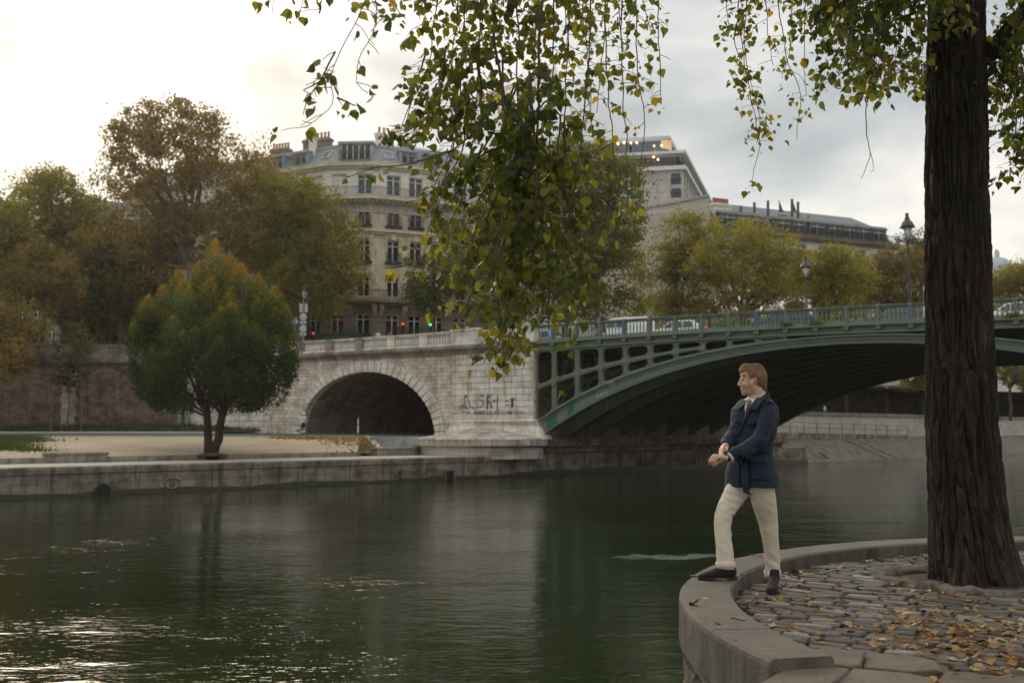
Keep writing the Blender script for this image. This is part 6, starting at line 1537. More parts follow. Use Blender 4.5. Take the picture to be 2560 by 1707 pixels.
# solid mass of the near quay towards the camera
mb = MB(); pl2 = [(1.62,5.50),(1.27,5.06),(.92,4.55),(-.15,2.6),(.45,-6),(14,-6),(14,4)]
mb.prism([Vector((x,y,-1)) for x, y in pl2], (0,0,ZP-.03+1)); qb = mb.build('quay_mass', M_rough, nq)
def cobbles():
    th = R(-34); u = np.array([math.cos(th), math.sin(th)]); w = np.array([-u[1], u[0]])
    verts = []; faces = []; stones = 0
    pit = np.array([3.98, 8.62])
    org = np.array([3.4, 7.2]); pitch = .116
    for r in range(-48, 52):
        x = -6.0+g.random()*.3
        while x < 6:
            L = .17+.11*g.random(); cx = x+L/2; c = org+u*cx+w*(r*pitch+g.normal()*.006); x += L+.012
            if c[1] < 4.95+(.10)*(c[0]-1.6) or c[0] > 6.5 or c[1] > 11: continue
            if c[1] < 5.42-.25*(c[0]-2.0) and c[0] < 3.4: continue      # flagstones there
            d = math.hypot(c[0]-CC.x, c[1]-CC.y)
            if d > RI-.055: continue
            if math.hypot(*(c-pit)) < .86: continue
            far = math.hypot(*c) > 9.5
            hl, hw = L/2-.004, pitch/2-.007-.005*g.random(); z = ZP+.004+g.normal()*.004+.010*mn.noise(Vector((c[0]*1.3, c[1]*1.3, 0))); ang = g.normal()*.025; ca, sa = math.cos(ang), math.sin(ang)
            U = u*ca+w*sa; Wv = w*ca-u*sa; tl_ = g.normal(size=2)*.016
            b = len(verts); nx, ny = 5, 4
            for jy in range(ny+1):
                for jx in range(nx+1):
                    fx, fy = (-1,-.91,-.3,.3,.91,1)[jx], (-1,-.83,0,.83,1)[jy]
                    px_, py_ = hl*fx*(1-.03*abs(fy)**3), hw*fy*(1-.05*abs(fx)**3)
                    edge = max(abs(fx), abs(fy)); p = c+U*px_+Wv*py_
                    zz = z+tl_[0]*px_*2+tl_[1]*py_*2 + (.003 if edge < .97 else -.010) + .0035*mn.noise(Vector((p[0]*18, p[1]*18, stones)))
                    verts.append((p[0], p[1], zz))
            for jy in range(ny):
                for jx in range(nx): q0 = b+jy*(nx+1)+jx; faces.append((q0, q0+1, q0+nx+2, q0+nx+1))
            per = [b+i for i in range(nx)]+[b+nx+(nx+1)*i for i in range(ny)]+[b+(nx+1)*(ny+1)-1-i for i in range(nx)]+[b+(nx+1)*(ny-i) for i in range(ny)]
            b2 = len(verts)
            for k in per: p = verts[k]; verts.append((p[0], p[1], ZP-.05))
            m = len(per)
            for k in range(m): faces.append((per[(k+1) % m], per[k], b2+k, b2+(k+1) % m))
            stones += 1
    me = bpy.data.meshes.new('cobble_pavement'); me.from_pydata(verts, [], faces); auto_uv(me)
    t = NT('cobble_stone'); geo = t.n('ShaderNodeNewGeometry'); v = t.coord('Object')
    c = t.ramp(geo.outputs['Random Per Island'], [(0, (.05,.039,.029)), (.35, (.095,.077,.06)), (.6, (.075,.056,.042)), (.82, (.145,.13,.11)), (1, (.27,.255,.235))])
    c = t.mix(t.math('MULTIPLY', t.ramp(t.noise(v, 14, 5, .7), [(.4, 0), (.7, 1)]), .6), c, (.07,.056,.043))
    c = t.mix(t.math('MULTIPLY', t.ramp(t.noise(v, 1.3, 4, .6), [(.48, 0), (.66, 1)]), .5), c, (.075,.058,.043))
    t.set(c, .58, t.bump(t.noise(v, 70, 4, .7), .5, .006)); 
    o = link('cobble_pavement', me, t.m, None, False); tag(o, kind='structure')
cobbles()
# flagstones in the corner by the end of the coping
t = NT('flagstone'); v = t.coord('Object')
c = t.mix(t.ramp(t.noise(v, 3, 6, .7), [(.35, 0), (.68, 1)]), (.15,.122,.096), (.085,.067,.051)); c = t.mix(t.math('MULTIPLY', t.ramp(t.noise(v, 25, 5, .7), [(.5, 0), (.7, 1)]), .5), c, (.20,.175,.14))
M_flag = t.set(c, .85, t.bump(t.noise(v, 30, 6, .7), .7, .012))
def zp2(x, y, z=ZP): return gz(1640+x/2.5565, 1340+y/2.5565, z)
fl = [[(905,806),(1240,838),(1120,945),(950,1080),(560,1010),(640,940)], [(900,790),(985,735),(1060,700),(1338,735),(1305,815),(1245,828)], [(1350,738),(1700,770),(1790,800),(1830,850),(1600,860),(1320,828)], [(1255,842),(1590,872),(1760,900),(1900,1100),(1300,1100),(980,1085),(1135,945)], [(1800,905),(1850,860),(2350,905),(2700,960),(2700,1150),(1930,1110)], [(830,795),(885,790),(960,735),(930,705)]]
for i, pl_ in enumerate(fl):
    zf_ = (1.985,1.975,1.95,1.965,1.945,1.99)[i]; top = [zp2(x, y, zf_) for x, y in pl_]; cen = sum(top, Vector())/len(top); top = [cen+(p-cen)*.994+Vector((0,0,g.normal()*.003)) for p in top]
    mb = MB(); mb.prism([p+Vector((0,0,-.14)) for p in top], (0,0,.14)); me = mb.mesh('flagstone', bevel=.007)
    tag(link('flagstone_paving', me, M_flag), kind='structure')

# ------------------------------------------------------------------ the poplar: trunk, pit rim
TB = Vector((0,0,0)); YT = 8.75
prof = [(1478,2333,2580),(1462,2334,2566),(1436,2334,2552),(1390,2334,2536),(1330,2331,2520),(1249,2326,2508),(1149,2323,2496),(1053,2319,2487),(957,2318,2482),(861,2317,2478),(766,2316,2474),(620,2314,2471),(480,2314,2467),(330,2315,2465),(191,2316,2463),(100,2318,2461),(0,2322,2458),(-120,2326,2452),(-260,2330,2444)]
tc = [at((l+r)/2, y, YT) for y, l, r in prof]; trd = [(r-l)/2*YT/F for y, l, r in prof]
pop = empty('poplar_tree', (tc[0].x, YT, ZP), 0, 'big old poplar with furrowed dark trunk and hanging leafy branches at the right', 'tree')
zt_ = np.array([p.z for p in tc]); xt_ = np.array([p.x for p in tc])
nz, na = 640, 300; V = np.zeros((nz, na, 3)); z0_, z1_ = ZP-.12, zt_[-1]
for i in range(nz):
    z = z0_+(z1_-z0_)*i/(nz-1); r = np.interp(z, zt_, trd); x = np.interp(z, zt_, xt_)
    fl_ = max(0, 1-(z-ZP)/.9)
    for j in range(na):
        a = 2*PI*j/na; ca, sa = math.cos(a), math.sin(a)
        p = Vector((ca*3.4, sa*3.4, z*.75)); wv_ = mn.noise(Vector((ca*1.1, sa*1.1, z*1.3)))*.35
        wz_ = mn.noise(Vector((ca*2.4, sa*2.4, z*2.6+3)))*1.1; nA_ = mn.noise(Vector((ca*5.6+wv_*1.8+wz_*.5, sa*5.6-wv_*1.8+wz_*.5, z*1.5))); nB_ = mn.noise(Vector((ca*10.5+wv_, sa*10.5-wv_, z*4.4+7)))
        fur = math.exp(-(nA_/.11)**2)*.040+math.exp(-(nB_/.10)**2)*.016
        f2 = mn.noise(Vector((ca*11+wv_, sa*11, z*3.2))); f3 = mn.noise(Vector((ca*24, sa*24, z*9)))
        cr_ = abs(mn.noise(Vector((ca*7, sa*7, z*7.5))))
        rr = r*(1+.035*math.sin(3*a+1.2+z*.3)*(.4+fl_)) - fur + .010*f2+.006*f3 - .010*max(0, .12-cr_)/.12*.6 + fl_*.03*math.sin(5*a+.7)
        V[i,j] = (x+rr*ca, YT+rr*sa, z)
Vw = np.concatenate([V, V[:,:1]], 1) - np.array(pop.location)
t = NT('poplar_bark'); v = t.coord('Object')
n1 = t.noise(t.coord('Object', (1,1,.22)), 9, 6, .7, .8)
c = t.ramp(n1, [(.34, (.009,.006,.0035)), (.46, (.023,.0155,.0098)), (.58, (.048,.033,.022)), (.70, (.125,.093,.065))])
c = t.mix(t.math('MULTIPLY', t.ramp(t.noise(v, 1.1, 4), [(.5, 0), (.7, 1)]), .35), c, (.05,.055,.03))
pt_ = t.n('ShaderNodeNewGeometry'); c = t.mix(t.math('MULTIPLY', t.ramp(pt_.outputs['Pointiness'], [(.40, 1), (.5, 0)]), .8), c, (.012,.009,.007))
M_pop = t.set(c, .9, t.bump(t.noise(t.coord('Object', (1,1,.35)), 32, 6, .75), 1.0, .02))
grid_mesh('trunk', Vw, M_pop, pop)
# rough concrete rim of the tree pit
pitc = Vector((3.98, 8.62, 0)); n, m = 150, 12; Pp = np.zeros((n, m, 3))
for i in range(n):
    a = R(60)+2*PI*.86*i/(n-1); rad = .74+.05*math.sin(3*a)+.03*mn.noise(Vector((math.cos(a)*3, math.sin(a)*3, 0))); wd = .10*(1+.45*mn.noise(Vector((a*3, 2, 0))))
    wd *= min(1, 6*(i+.3)/n, 6*(n-1-i+.3)/n)
    for j in range(m):
        b = PI*(j/(m-1)*1.2-.1); p = Vector((pitc.x+math.cos(a)*(rad-wd*math.cos(b)), pitc.y+math.sin(a)*(rad-wd*math.cos(b)), ZP-.02+.062*max(-.3, math.sin(b))*(1+.3*mn.noise(Vector((a*4, 5, 0))))))
        p += Vector((mn.noise(p*18), mn.noise(p*18+Vector((5,0,0))), mn.noise(p*14+Vector((0,5,0)))))*.030; Pp[i,j] = p
t = NT('rough_concrete'); v = t.coord('Object'); M_conc = t.set(t.mix(t.ramp(t.noise(v, 14, 6, .7), [(.35, 0), (.65, 1)]), (.21,.19,.16), (.06,.05,.04)), .95, t.bump(t.noise(v, 50, 5, .8), 1, .02))
rim = grid_mesh('pit_rim', Pp, M_conc); tag(rim, 'rough broken concrete rim round the foot of the poplar', 'tree pit rim')
mb = MB(); mb.lathe([(.80,ZP-.015),(.6,ZP-.03),(.0001,ZP-.03)], (pitc.x, pitc.y, 0), 28); tag(mb.build('pit_soil', plain('pit_soil', (.04,.031,.023), .95, var=.4, scale=9, bump=.8)), kind='structure')

# ------------------------------------------------------------------ leaves
LT = np.array([(-.55,-.010,.05),(-.55,.010,.05),(0,.012,0),(0,-.012,0), (.06,.30,.05),(.27,.44,.07),(.52,.35,.06),(.76,.15,.02),(1.02,0,-.07),(.5,0,0),(.06,-.30,.05),(.27,-.44,.07),(.52,-.35,.06),(.76,-.15,.02)])
LF = [(0,3,2,1),(2,9,5,4),(9,6,5),(9,8,7,6),(3,10,11,9),(9,11,12),(9,12,13,8),(2,3,9)]
def leaf_cloud(name, P, axis, nrm, size, mat, parent, g, curl=.25):
    n = len(P); axis = axis/np.linalg.norm(axis, axis=1)[:,None]; side = np.cross(nrm, axis); side /= np.maximum(1e-6, np.linalg.norm(side, axis=1))[:,None]; up_ = np.cross(axis, side)
    T = np.repeat(LT[None], n, 0); T[:,:,2] = T[:,:,2]*(1+g.normal(size=(n,1))*.9) - curl*g.normal(size=(n,1))*np.maximum(T[:,:,0],0)**2*.6; T[:,:,1] *= (.85+.3*g.random((n,1)))
    W_ = P[:,None]+size[:,None,None]*(T[:,:,0:1]*axis[:,None]+T[:,:,1:2]*side[:,None]+T[:,:,2:3]*up_[:,None])
    k = len(LT); ls = np.array([len(f) for f in LF]); fl_ = np.array([i for f in LF for i in f])
    loops = (fl_[None]+np.arange(n)[:,None]*k).ravel(); lt = np.tile(ls, n); st = np.concatenate([[0], np.cumsum(lt)[:-1]])
    me = bpy.data.meshes.new(name); me.vertices.add(n*k); me.vertices.foreach_set('co', W_.astype(np.float32).ravel()); me.loops.add(len(loops)); me.loops.foreach_set('vertex_index', loops.astype(np.int32)); me.polygons.add(len(lt)); me.polygons.foreach_set('loop_start', st.astype(np.int32)); me.update(calc_edges=True)
    return link(name, me, mat, parent)
F_pop = foliage('poplar_leaves', [(.1, (.044,.062,.015)), (.40, (.095,.115,.025)), (.66, (.19,.19,.034)), (.85, (.35,.27,.037)), (1.0, (.48,.27,.03))], .58, 1.3, .32)
F_pop2 = foliage('poplar_leaves_yellowing', [(.1, (.09,.12,.024)), (.4, (.16,.18,.032)), (.65, (.28,.24,.038)), (.85, (.44,.27,.032)), (1.0, (.50,.24,.026))], .55, 1.1, .38)
M_twig = plain('twig_bark', (.075,.058,.042), .85, var=.3, scale=40, bump=.5)
def spline(pts, step):
    P = [Vector(p) for p in pts]; out = []
    for i in range(len(P)-1):
        p0, p1, p2, p3 = P[max(i-1,0)], P[i], P[i+1], P[min(i+2,len(P)-1)]; n = max(2, int((p2-p1).length/step))
        for k in range(n):
            s = k/n; out.append(.5*((2*p1)+(-p0+p2)*s+(2*p0-5*p1+4*p2-p3)*s*s+(-p0+3*p1-3*p2+p3)*s**3))
    return out+[P[-1]]
LIMBS = []
def limb(pts, r0, r1, name='limb'):
    P = spline(pts, .25); mb = MB(); n = len(P); mb.tube([p+Vector((mn.noise(p*1.7), mn.noise(p*1.7+Vector((9,0,0))), mn.noise(p*1.7+Vector((0,9,0)))))*.05 for p in P], [r0+(r1-r0)*i/(n-1) for i in range(n)], 10)
    o = mb.build(name, M_pop, None, True); o.parent = pop; o.matrix_parent_inverse = Matrix.Translation(-pop.location); LIMBS.extend(P[2:]); return o
T_ = lambda z: Vector((float(np.interp(z, zt_, xt_)), YT, z))
limb([T_(7.6), Vector((2.5,7.7,7.75)), Vector((1.0,6.5,7.6)), Vector((-.4,5.9,7.3)), Vector((-1.6,5.6,6.9))], .13, .02)
limb([T_(7.7), Vector((2.9,8.5,7.8)), Vector((1.9,8.7,7.6)), Vector((1.0,8.6,7.3))], .10, .02)
limb([at(2440,165,YT), at(2500,105,YT-.2), at(2580,10,YT-.4), at(2660,-90,YT-.6)], .075, .05)
limb([at(2445,150,YT), at(2500,128,YT+.1), at(2590,90,YT+.2), at(2700,60,YT+.3)], .055, .04)
limb([at(2400,110,YT-.27), at(2405,60,YT-.3), at(2402,-60,YT-.35)], .022, .022)
limb([T_(7.3), Vector((4.3,7.8,7.7)), Vector((4.2,6.9,8.1)), Vector((3.2,6.2,8.3))], .09, .03)
def hang(pts, Y, dens, spread=.22, size=.072, r0=.007, mat=None, seed=0, dY=.0, bare=0.0, top=True, droop=1.0, label=None, tl=1.0):
    """a hanging branch through photo places at depth Y, with drooping side twigs that carry the leaves"""
    g = np.random.default_rng(1000+seed)
    P = [at(x*D, y*D, Y+dY*k/max(1, len(pts)-1)) for k, (x, y) in enumerate(pts)]
    if top:
        lp = min(LIMBS, key=lambda q_: (q_-P[0]).length); m_ = (lp+P[0])/2+Vector((0,0,.15)); full = spline([lp, m_]+P, .035)
    else: full = spline(P, .035)
    full = [p+Vector((mn.noise(p*5), mn.noise(p*5+Vector((3,1,0))), 0))*.02+Vector((mn.noise(p*22), mn.noise(p*22+Vector((3,1,0))), 0))*.006 for p in full]
    n = len(full); mb = MB(); mb.tube(full, [r0*.8*(1-.75*i/(n-1))+.0009 for i in range(n)], 6)
    LPp, LA, LN = [], [], []
    start = next((i for i, p in enumerate(full) if p.z < zy(-70*D, Y)+.0), 0) if top else 0
    i = start
    while i < n:
        frac = (i-start)/max(1, n-1-start)
        if frac >= bare or frac > .9:
            p = full[i]; an = g.random()*2*PI; L = spread*(.35+1.1*g.random())*(1-.35*frac)*tl
            d = Vector((math.cos(an), math.sin(an)*.8, .15+.5*g.random()-.35*droop)); tw = [p]; cur = p.copy(); k_ = max(2, int(L/.035))
            for q_ in range(k_):
                d.z -= .16*droop; d.normalize(); cur = cur+d*(L/k_)+Vector(g.normal(size=3))*.005; tw.append(cur.copy())
            if g.random() < .6: mb.tube(tw, [.0019*(1-.6*q_/len(tw))+.0006 for q_ in range(len(tw))], 4, False)
            for q_ in tw[1:]:
                nl = g.poisson(dens*2.5)
                for _ in range(nl):
                    a = Vector((g.normal()*.55, g.normal()*.55, -.75+.45*g.normal())); a.normalize()
                    LPp.append(q_+a*size*.55+Vector(g.normal(size=3))*.014); LA.append(a); nn = Vector((g.normal(), g.normal()-.4, .55*g.normal()+.3)); LN.append(nn)
        i += max(1, int(g.exponential(1.6)+.4))
    off = pop.location
    o = mb.build('hanging_branch', M_twig, None, True); o.parent = pop; o.matrix_parent_inverse = Matrix.Translation(-off)
    if label: o['label'] = label
    if LPp:
        LPp = np.array(LPp); A_ = np.array(LA); s_ = size*(.38+.72*g.random(len(LPp))**.8)
        l_ = leaf_cloud('leaves', LPp, A_, np.array(LN), s_, mat or F_pop, None, g); l_.parent = o
    return len(LPp)
CENTRAL = [
 ([(1010,-70),(995,60),(985,150),(950,230),(930,300)],6.2,.50,.24), ([(1045,-70),(1040,120),(1015,230),(985,290)],6.0,.5,.25), ([(1060,-70),(1060,180),(1035,330),(1000,430),(985,500)],6.1,.42,.24),
 ([(1100,-70),(1095,220),(1070,420),(1020,540),(960,600),(910,615)],5.9,.36,.2), ([(1140,230),(1060,330),(960,372),(860,385),(795,408)],5.8,.12,.12),
 ([(1130,-70),(1140,120),(1160,230),(1190,320),(1150,500),(1110,620),(1060,720)],5.9,.42,.22), ([(1180,-70),(1190,200),(1200,420),(1180,600),(1150,740),(1110,835)],5.8,.48,.21),
 ([(1240,-70),(1236,200),(1230,440),(1222,620),(1200,740),(1165,830)],5.9,.48,.22), ([(1270,-70),(1265,280),(1262,480),(1280,620),(1330,690)],6.1,.45,.22),
 ([(1310,-70),(1300,250),(1300,460),(1350,590),(1400,615)],6.3,.30,.18), ([(1350,-70),(1345,200),(1325,400),(1295,560),(1310,730),(1305,830),(1270,890)],5.9,.36,.12),
 ([(1390,-70),(1395,180),(1405,330),(1420,450),(1405,570)],6.8,.36,.2), ([(1425,-70),(1430,200),(1440,350),(1440,480)],6.9,.42,.2), ([(1470,-70),(1462,120),(1478,280),(1468,430)],7.1,.34,.17),
 ([(1510,-70),(1515,100),(1520,230)],7.2,.18,.14), ([(1335,-70),(1350,120),(1360,300)],6.9,.42,.2), ([(1405,-70),(1385,120),(1370,260)],7.2,.4,.2),
 ([(1180,200),(1130,380),(1090,480),(1050,560)],6.3,.45,.22), ([(1235,330),(1290,420),(1310,520),(1330,600)],6.0,.42,.22), ([(1210,400),(1170,480),(1140,560),(1120,660)],6.3,.5,.22), ([(1225,450),(1240,540),(1250,640),(1240,730)],6.2,.5,.2),
 ([(1215,520),(1190,600),(1170,690),(1150,800)],6.0,.5,.18),([(1140,300),(1080,380),(1020,440),(985,480)],6.2,.45,.2),([(1250,350),(1200,470),(1215,560)],6.4,.5,.24),
 ([(950,-70),(965,10),(985,60)],6.2,.45,.2), ([(890,-70),(900,-5),(925,40)],6.1,.35,.2), ([(1200,-70),(1215,40),(1220,120)],6.4,.42,.24), ([(1290,-70),(1300,50),(1310,150)],6.6,.42,.22), ([(1090,-70),(1100,30),(1110,110)],6.3,.4,.22), ([(1470,-70),(1480,10),(1495,70)],7.0,.35,.2), ([(1400,-70),(1420,30),(1430,120)],6.9,.4,.2), ([(1040,-70),(1050,20),(1060,90)],6.4,.42,.22),([(1160,-70),(1150,20),(1140,80)],6.5,.42,.24)]
g8 = np.random.default_rng(78); extra = []
for i, (pts, Y, de, sp) in enumerate(CENTRAL):
    if i in (0,1,2,5,6,7,8,17,18,19,20,21,22,23):
        for k in range(2):
            o_ = g8.normal()*16; q_ = [p for p in pts if p[1] > 60]; ym = 800 if i not in (3,) else 900
            if len(q_) > 1: extra.append(([(x+o_+g8.normal()*9, min(ym+25*g8.random(), y+25*g8.normal())) for j, (x, y) in enumerate(q_)], Y+.35*g8.normal()+.1, de*.9, sp*.95))
CENTRAL += extra
tot_l = 0
for i, (pts, Y, de, sp) in enumerate(CENTRAL):
    thick = .016 if i in (5, 7) else .008
    tot_l += hang(pts, Y, de, sp, .070 if Y < 6.6 else .066, thick, F_pop2 if Y > 6.75 else F_pop, i, top=(pts[0][1] < 0))
LEFT = [([(845,-70),(830,20),(790,100),(762,180),(765,240),(705,290)],5.0,.16,.16), ([(762,170),(730,190),(690,205)],5.0,.3,.08), ([(850,-70),(858,60),(830,140),(820,190),(845,215)],5.3,.2,.12), ([(775,225),(800,235),(815,245)],5.0,.4,.08), ([(705,-70),(700,0),(690,30)],5.2,.3,.14), ([(640,-70),(632,-5),(625,30)],5.2,.2,.1), ([(745,-70),(735,0),(730,30)],5.3,.3,.14), ([(820,-70),(860,10),(880,50)],5.2,.25,.14), ([(770,120),(740,180),(700,230),(690,265)],5.0,.14,.08)]
for i, (pts, Y, de, sp) in enumerate(LEFT): tot_l += hang(pts, Y, de, sp, .068, .006, F_pop, 100+i, top=(pts[0][1] < 0))
RIGHT = [([(1690,-70),(1700,60),(1720,200),(1742,320),(1726,430)],8.6,.34,.15), ([(1722,-70),(1712,120),(1745,270),(1735,330)],8.5,.4,.16), ([(1780,-70),(1800,100),(1838,220),(1830,320)],8.9,.2,.13), ([(1752,-70),(1762,60),(1775,150)],8.8,.3,.15), ([(1850,-70),(1848,90),(1852,220)],8.9,.2,.12), ([(1660,-70),(1672,40),(1655,95)],8.6,.2,.1), ([(1815,-70),(1820,60),(1800,180)],9.0,.2,.12), ([(1700,20),(1690,90),(1700,150)],8.5,.3,.13)]
for i, (pts, Y, de, sp) in enumerate(RIGHT): tot_l += hang(pts, Y, de*1.6, sp*1.15, .066, .007, F_pop2, 200+i, top=(pts[0][1] < 0))
TRUNKSIDE = [([(1890,-70),(1905,60),(1915,140)],8.0,.55,.26), ([(1930,-70),(1940,80),(1950,190)],7.9,.6,.24), ([(1975,-70),(1990,100),(1995,210)],8.0,.55,.24), ([(2020,-70),(2030,90),(2030,200)],7.9,.6,.25), ([(2060,-70),(2068,70),(2068,170)],8.0,.55,.24), ([(2095,-70),(2105,50),(2112,130)],8.1,.5,.22), ([(2130,-70),(2140,0),(2150,45)],8.0,.5,.2), ([(2175,-70),(2185,10),(2190,60)],8.0,.5,.2), ([(2225,-70),(2230,10),(2240,70)],8.0,.5,.2), ([(1870,-70),(1880,40),(1890,90)],8.2,.5,.24), ([(2120,150),(2125,180),(2118,225)],9.2,.5,.1),
 ([(2290,60),(2300,160),(2320,260),(2335,370)],8.7,.5,.2), ([(2330,40),(2328,160),(2305,290),(2310,340)],8.6,.5,.2), ([(2365,20),(2350,180),(2355,340),(2350,400)],8.6,.5,.2), ([(2285,90),(2288,160),(2298,230)],8.7,.5,.16), ([(2340,-70),(2335,0),(2345,60)],8.4,.4,.2)]
g9 = np.random.default_rng(77); extra = []
for (pts, Y, de, sp) in TRUNKSIDE:
    for k in range(2): extra.append(([(x+g9.normal()*17, y-(40*g9.random() if j else 0)) for j, (x, y) in enumerate(pts)], Y+.5*g9.normal()-.1, de, sp*1.15))
TRUNKSIDE += extra
for i, (pts, Y, de, sp) in enumerate(TRUNKSIDE): tot_l += hang(pts, Y, de, sp, .074, .007, F_pop, 300+i, top=(pts[0][1] < 0))
hang([(1995,225),(1990,300),(1998,350),(1990,385),(1977,412)], 8.0, .0, .05, .05, .005, F_pop, 401, top=False, bare=2, label='bare twig hanging below the leaves left of the trunk'); hang([(1998,350),(2006,370),(2007,392)], 8.0, 0, .04, .05, .003, F_pop, 402, top=False, bare=2)
print('leaves', tot_l)
# unseen crown, added above the frame to shade the quay
Pt, d_, C_ = crown_pts([((3.6,8.6,12.0),(4.2,4.2,3.6)), ((.8,7.2,10.6),(3.2,3.0,2.2)), ((5.8,7.0,10.4),(3.2,3.4,2.4)), ((3.2,5.4,10.6),(3.0,2.4,2.0))], 260, 11000, .75, g, .5)
Pt = Pt[Pt[:,2] > 8.3]; cq = np_mesh('crown', leaf_quads(Pt, .26, g, .2), 4, F_pop); cq.parent = pop; cq.matrix_parent_inverse = Matrix.Translation(-pop.location)

# ------------------------------------------------------------------ fallen leaves and twigs on the quay
M_fall = []
for i, c_ in enumerate(((.40,.26,.125), (.32,.185,.085), (.50,.37,.22), (.28,.145,.065), (.17,.10,.055))):
    t = NT('fallen_leaf_%d' % i); v = t.coord('Object')
    t.set(t.mix(t.ramp(t.noise(v, 40, 4, .7), [(.35, 0), (.7, 1)]), c_, tuple(x*.55 for x in c_)), .6, Specular_IOR_Level=.4); M_fall.append(t.m)
def one_leaf(k):
    g = np.random.default_rng(500+k); T = LT.copy(); T[:,2] = .07*T[:,0]**2*g.normal()+.20*np.abs(T[:,1])*(.3+g.random())+ .06*g.normal(size=len(T))*(T[:,0] > .05); T[0:2,2] = .12; T[:,2] -= T[:,2].min()
    me = bpy.data.meshes.new('fallen_leaf'); me.from_pydata((T*.062).tolist(), [], LF); me.materials.append(M_fall[k % 5]); me.update(); return me
LMS = [one_leaf(k) for k in range(15)]
spots = []
def zsurf(x, y): 
    d = math.hypot(x-CC.x, y-CC.y); return ZT+.006 if RI < d < RO else ZP+.012
def inside(p): return math.hypot(p.x-CC.x, p.y-CC.y) < RI-.03 and math.hypot(p.x-pitc.x, p.y-pitc.y) > .75
while len(spots) < 75:                            # drifted against the coping
    a = R(100)+R(92)*g.random(); r = RI-.05-abs(g.normal())*.16; p = pc(r, a, 0); spots.append((p.x, p.y))
while len(spots) < 175:                           # the drift at the lower right
    x = 1400+1100*g.random(); y = 490+.26*(x-1400)+g.normal()*140; p = zp2(x, y); spots.append((p.x, p.y)) if inside(p) else None
while len(spots) < 285:
    x = 700+1800*g.random(); y = 150+700*g.random(); p = zp2(x, y); spots.append((p.x, p.y)) if inside(p) else None
for (x, y) in ((320,400),(215,445),(340,438),(390,565),(250,255),(520,665),(560,240),(630,125),(660,132),(1180,675),(1640,790),(1840,780),(2120,830),(1900,905),(1640,910)): p = zp2(x, y, ZT if x < 700 else ZP); spots.append((p.x, p.y))
for (x, y) in spots:
    o = bpy.data.objects.new('fallen_leaf', LMS[g.integers(0, 15)]); COL.objects.link(o); o.location = (x, y, zsurf(x, y)); o.rotation_euler = (g.normal()*.22, g.normal()*.22, g.random()*2*PI); s_ = .75+.5*g.random(); o.scale = (s_, s_, s_)
    tag(o, 'dry yellow brown poplar leaf lying on the near quay stones', 'leaf', 'fallen leaves on the near quay')
LS = []
for _ in range(330):
    if g.random() < .7: x = 1480+1000*g.random(); y = 500+.26*(x-1400)+g.normal()*150
    else: x = 600+1900*g.random(); y = 60+760*g.random()
    p = zp2(x, y)
    if inside(p): LS.append((p.x, p.y, zsurf(p.x, p.y)+.004))
LS = np.array(LS); n = len(LS); ax = np.c_[g.normal(size=(n,2)), g.normal(size=n)*.2]; nr_ = np.c_[g.normal(size=(n,2))*.35, np.ones(n)]
F_fall = foliage('leaf_litter_colours', [(.1, (.12,.06,.025)), (.4, (.28,.15,.05)), (.7, (.42,.25,.08)), (1, (.52,.34,.13))], .25, 1.0)
tag(leaf_cloud('leaf_litter', LS, ax, nr_, .036+.026*g.random(n), F_fall, None, g, .5), kind='stuff')
for (pts, lb_) in (([(480,545),(500,550),(540,552),(575,556)],'small brown twig lying on the granite coping'), ([(975,648),(1030,655),(1080,668)],'thin pale twig lying on the cobbles by the end of the coping'), ([(985,220),(1020,245),(1060,262)],'dark twig lying on the cobbles behind the standing man')):
    mb = MB(); mb.tube([zp2(x, y, ZT if x < 600 else ZP)+Vector((0,0,.02+.006*math.sin(i*2))) for i, (x, y) in enumerate(pts)], [.006,.005,.004,.003][:len(pts)], 6); tag(mb.build('twig', M_twig, None, True), lb_, 'twig')
# ------------------------------------------------------------------ the man
YM_ = 8.0
def m(x, y, dy=0.0): return at(x*D, y*D, YM_+dy)
man = empty('person', (1.85, 8.0, ZP), 0, 'man in navy belted jacket and cream trousers with one foot on the coping', 'person')
def skinmat():
    t = NT('man_skin'); v = t.coord('Object'); c = t.mix(t.ramp(t.noise(v, 14, 4), [(.35, 0), (.7, 1)]), (.62,.39,.285), (.54,.30,.21))
    t.set(c, .5, t.bump(t.noise(v, 160, 3), .12, .002)); t.b.inputs['Subsurface Weight'].default_value = .12; t.b.inputs['Subsurface Radius'].default_value = (.012,.005,.003); return t.m
def weave(name, c1, c2, rough=.85, sheen=.25, sc_=260, crease=.0):
    t = NT(name); v = t.coord('Object'); n = t.noise(t.coord('Object', (1,1,.35)), sc_, 3, .7)
    c = t.mix(t.ramp(n, [(.35, 0), (.68, 1)]), c1, c2); c = t.mix(t.math('MULTIPLY', t.ramp(t.noise(v, 9, 4), [(.4, 0), (.7, 1)]), .3), c, tuple(x*.75 for x in c1))
    t.set(c, rough, t.bump(n, .35, .003, t.bump(t.noise(t.coord('Object', (1,1,1.4)), 11, 3, .55, .6), .22, .03))); t.b.inputs['Sheen Weight'].default_value = sheen; return t.m
M_skin = skinmat(); M_navy = weave('navy_cloth', (.0080,.0135,.032), (.0135,.022,.050), sheen=.08); M_cream2 = weave('cream_wool', (.64,.56,.435), (.76,.675,.54), sheen=.1); M_suede = weave('dark_brown_suede', (.016,.0095,.0075), (.027,.016,.012), sc_=400, sheen=.03)
M_shirt = weave('pale_shirt', (.56,.60,.66), (.64,.68,.73)); M_tie = weave('burgundy_tie', (.075,.018,.018), (.12,.05,.035), sc_=120)
M_btn = plain('dark_button', (.012,.011,.012), .3); M_sole = plain('black_sole', (.012,.011,.010), .7)
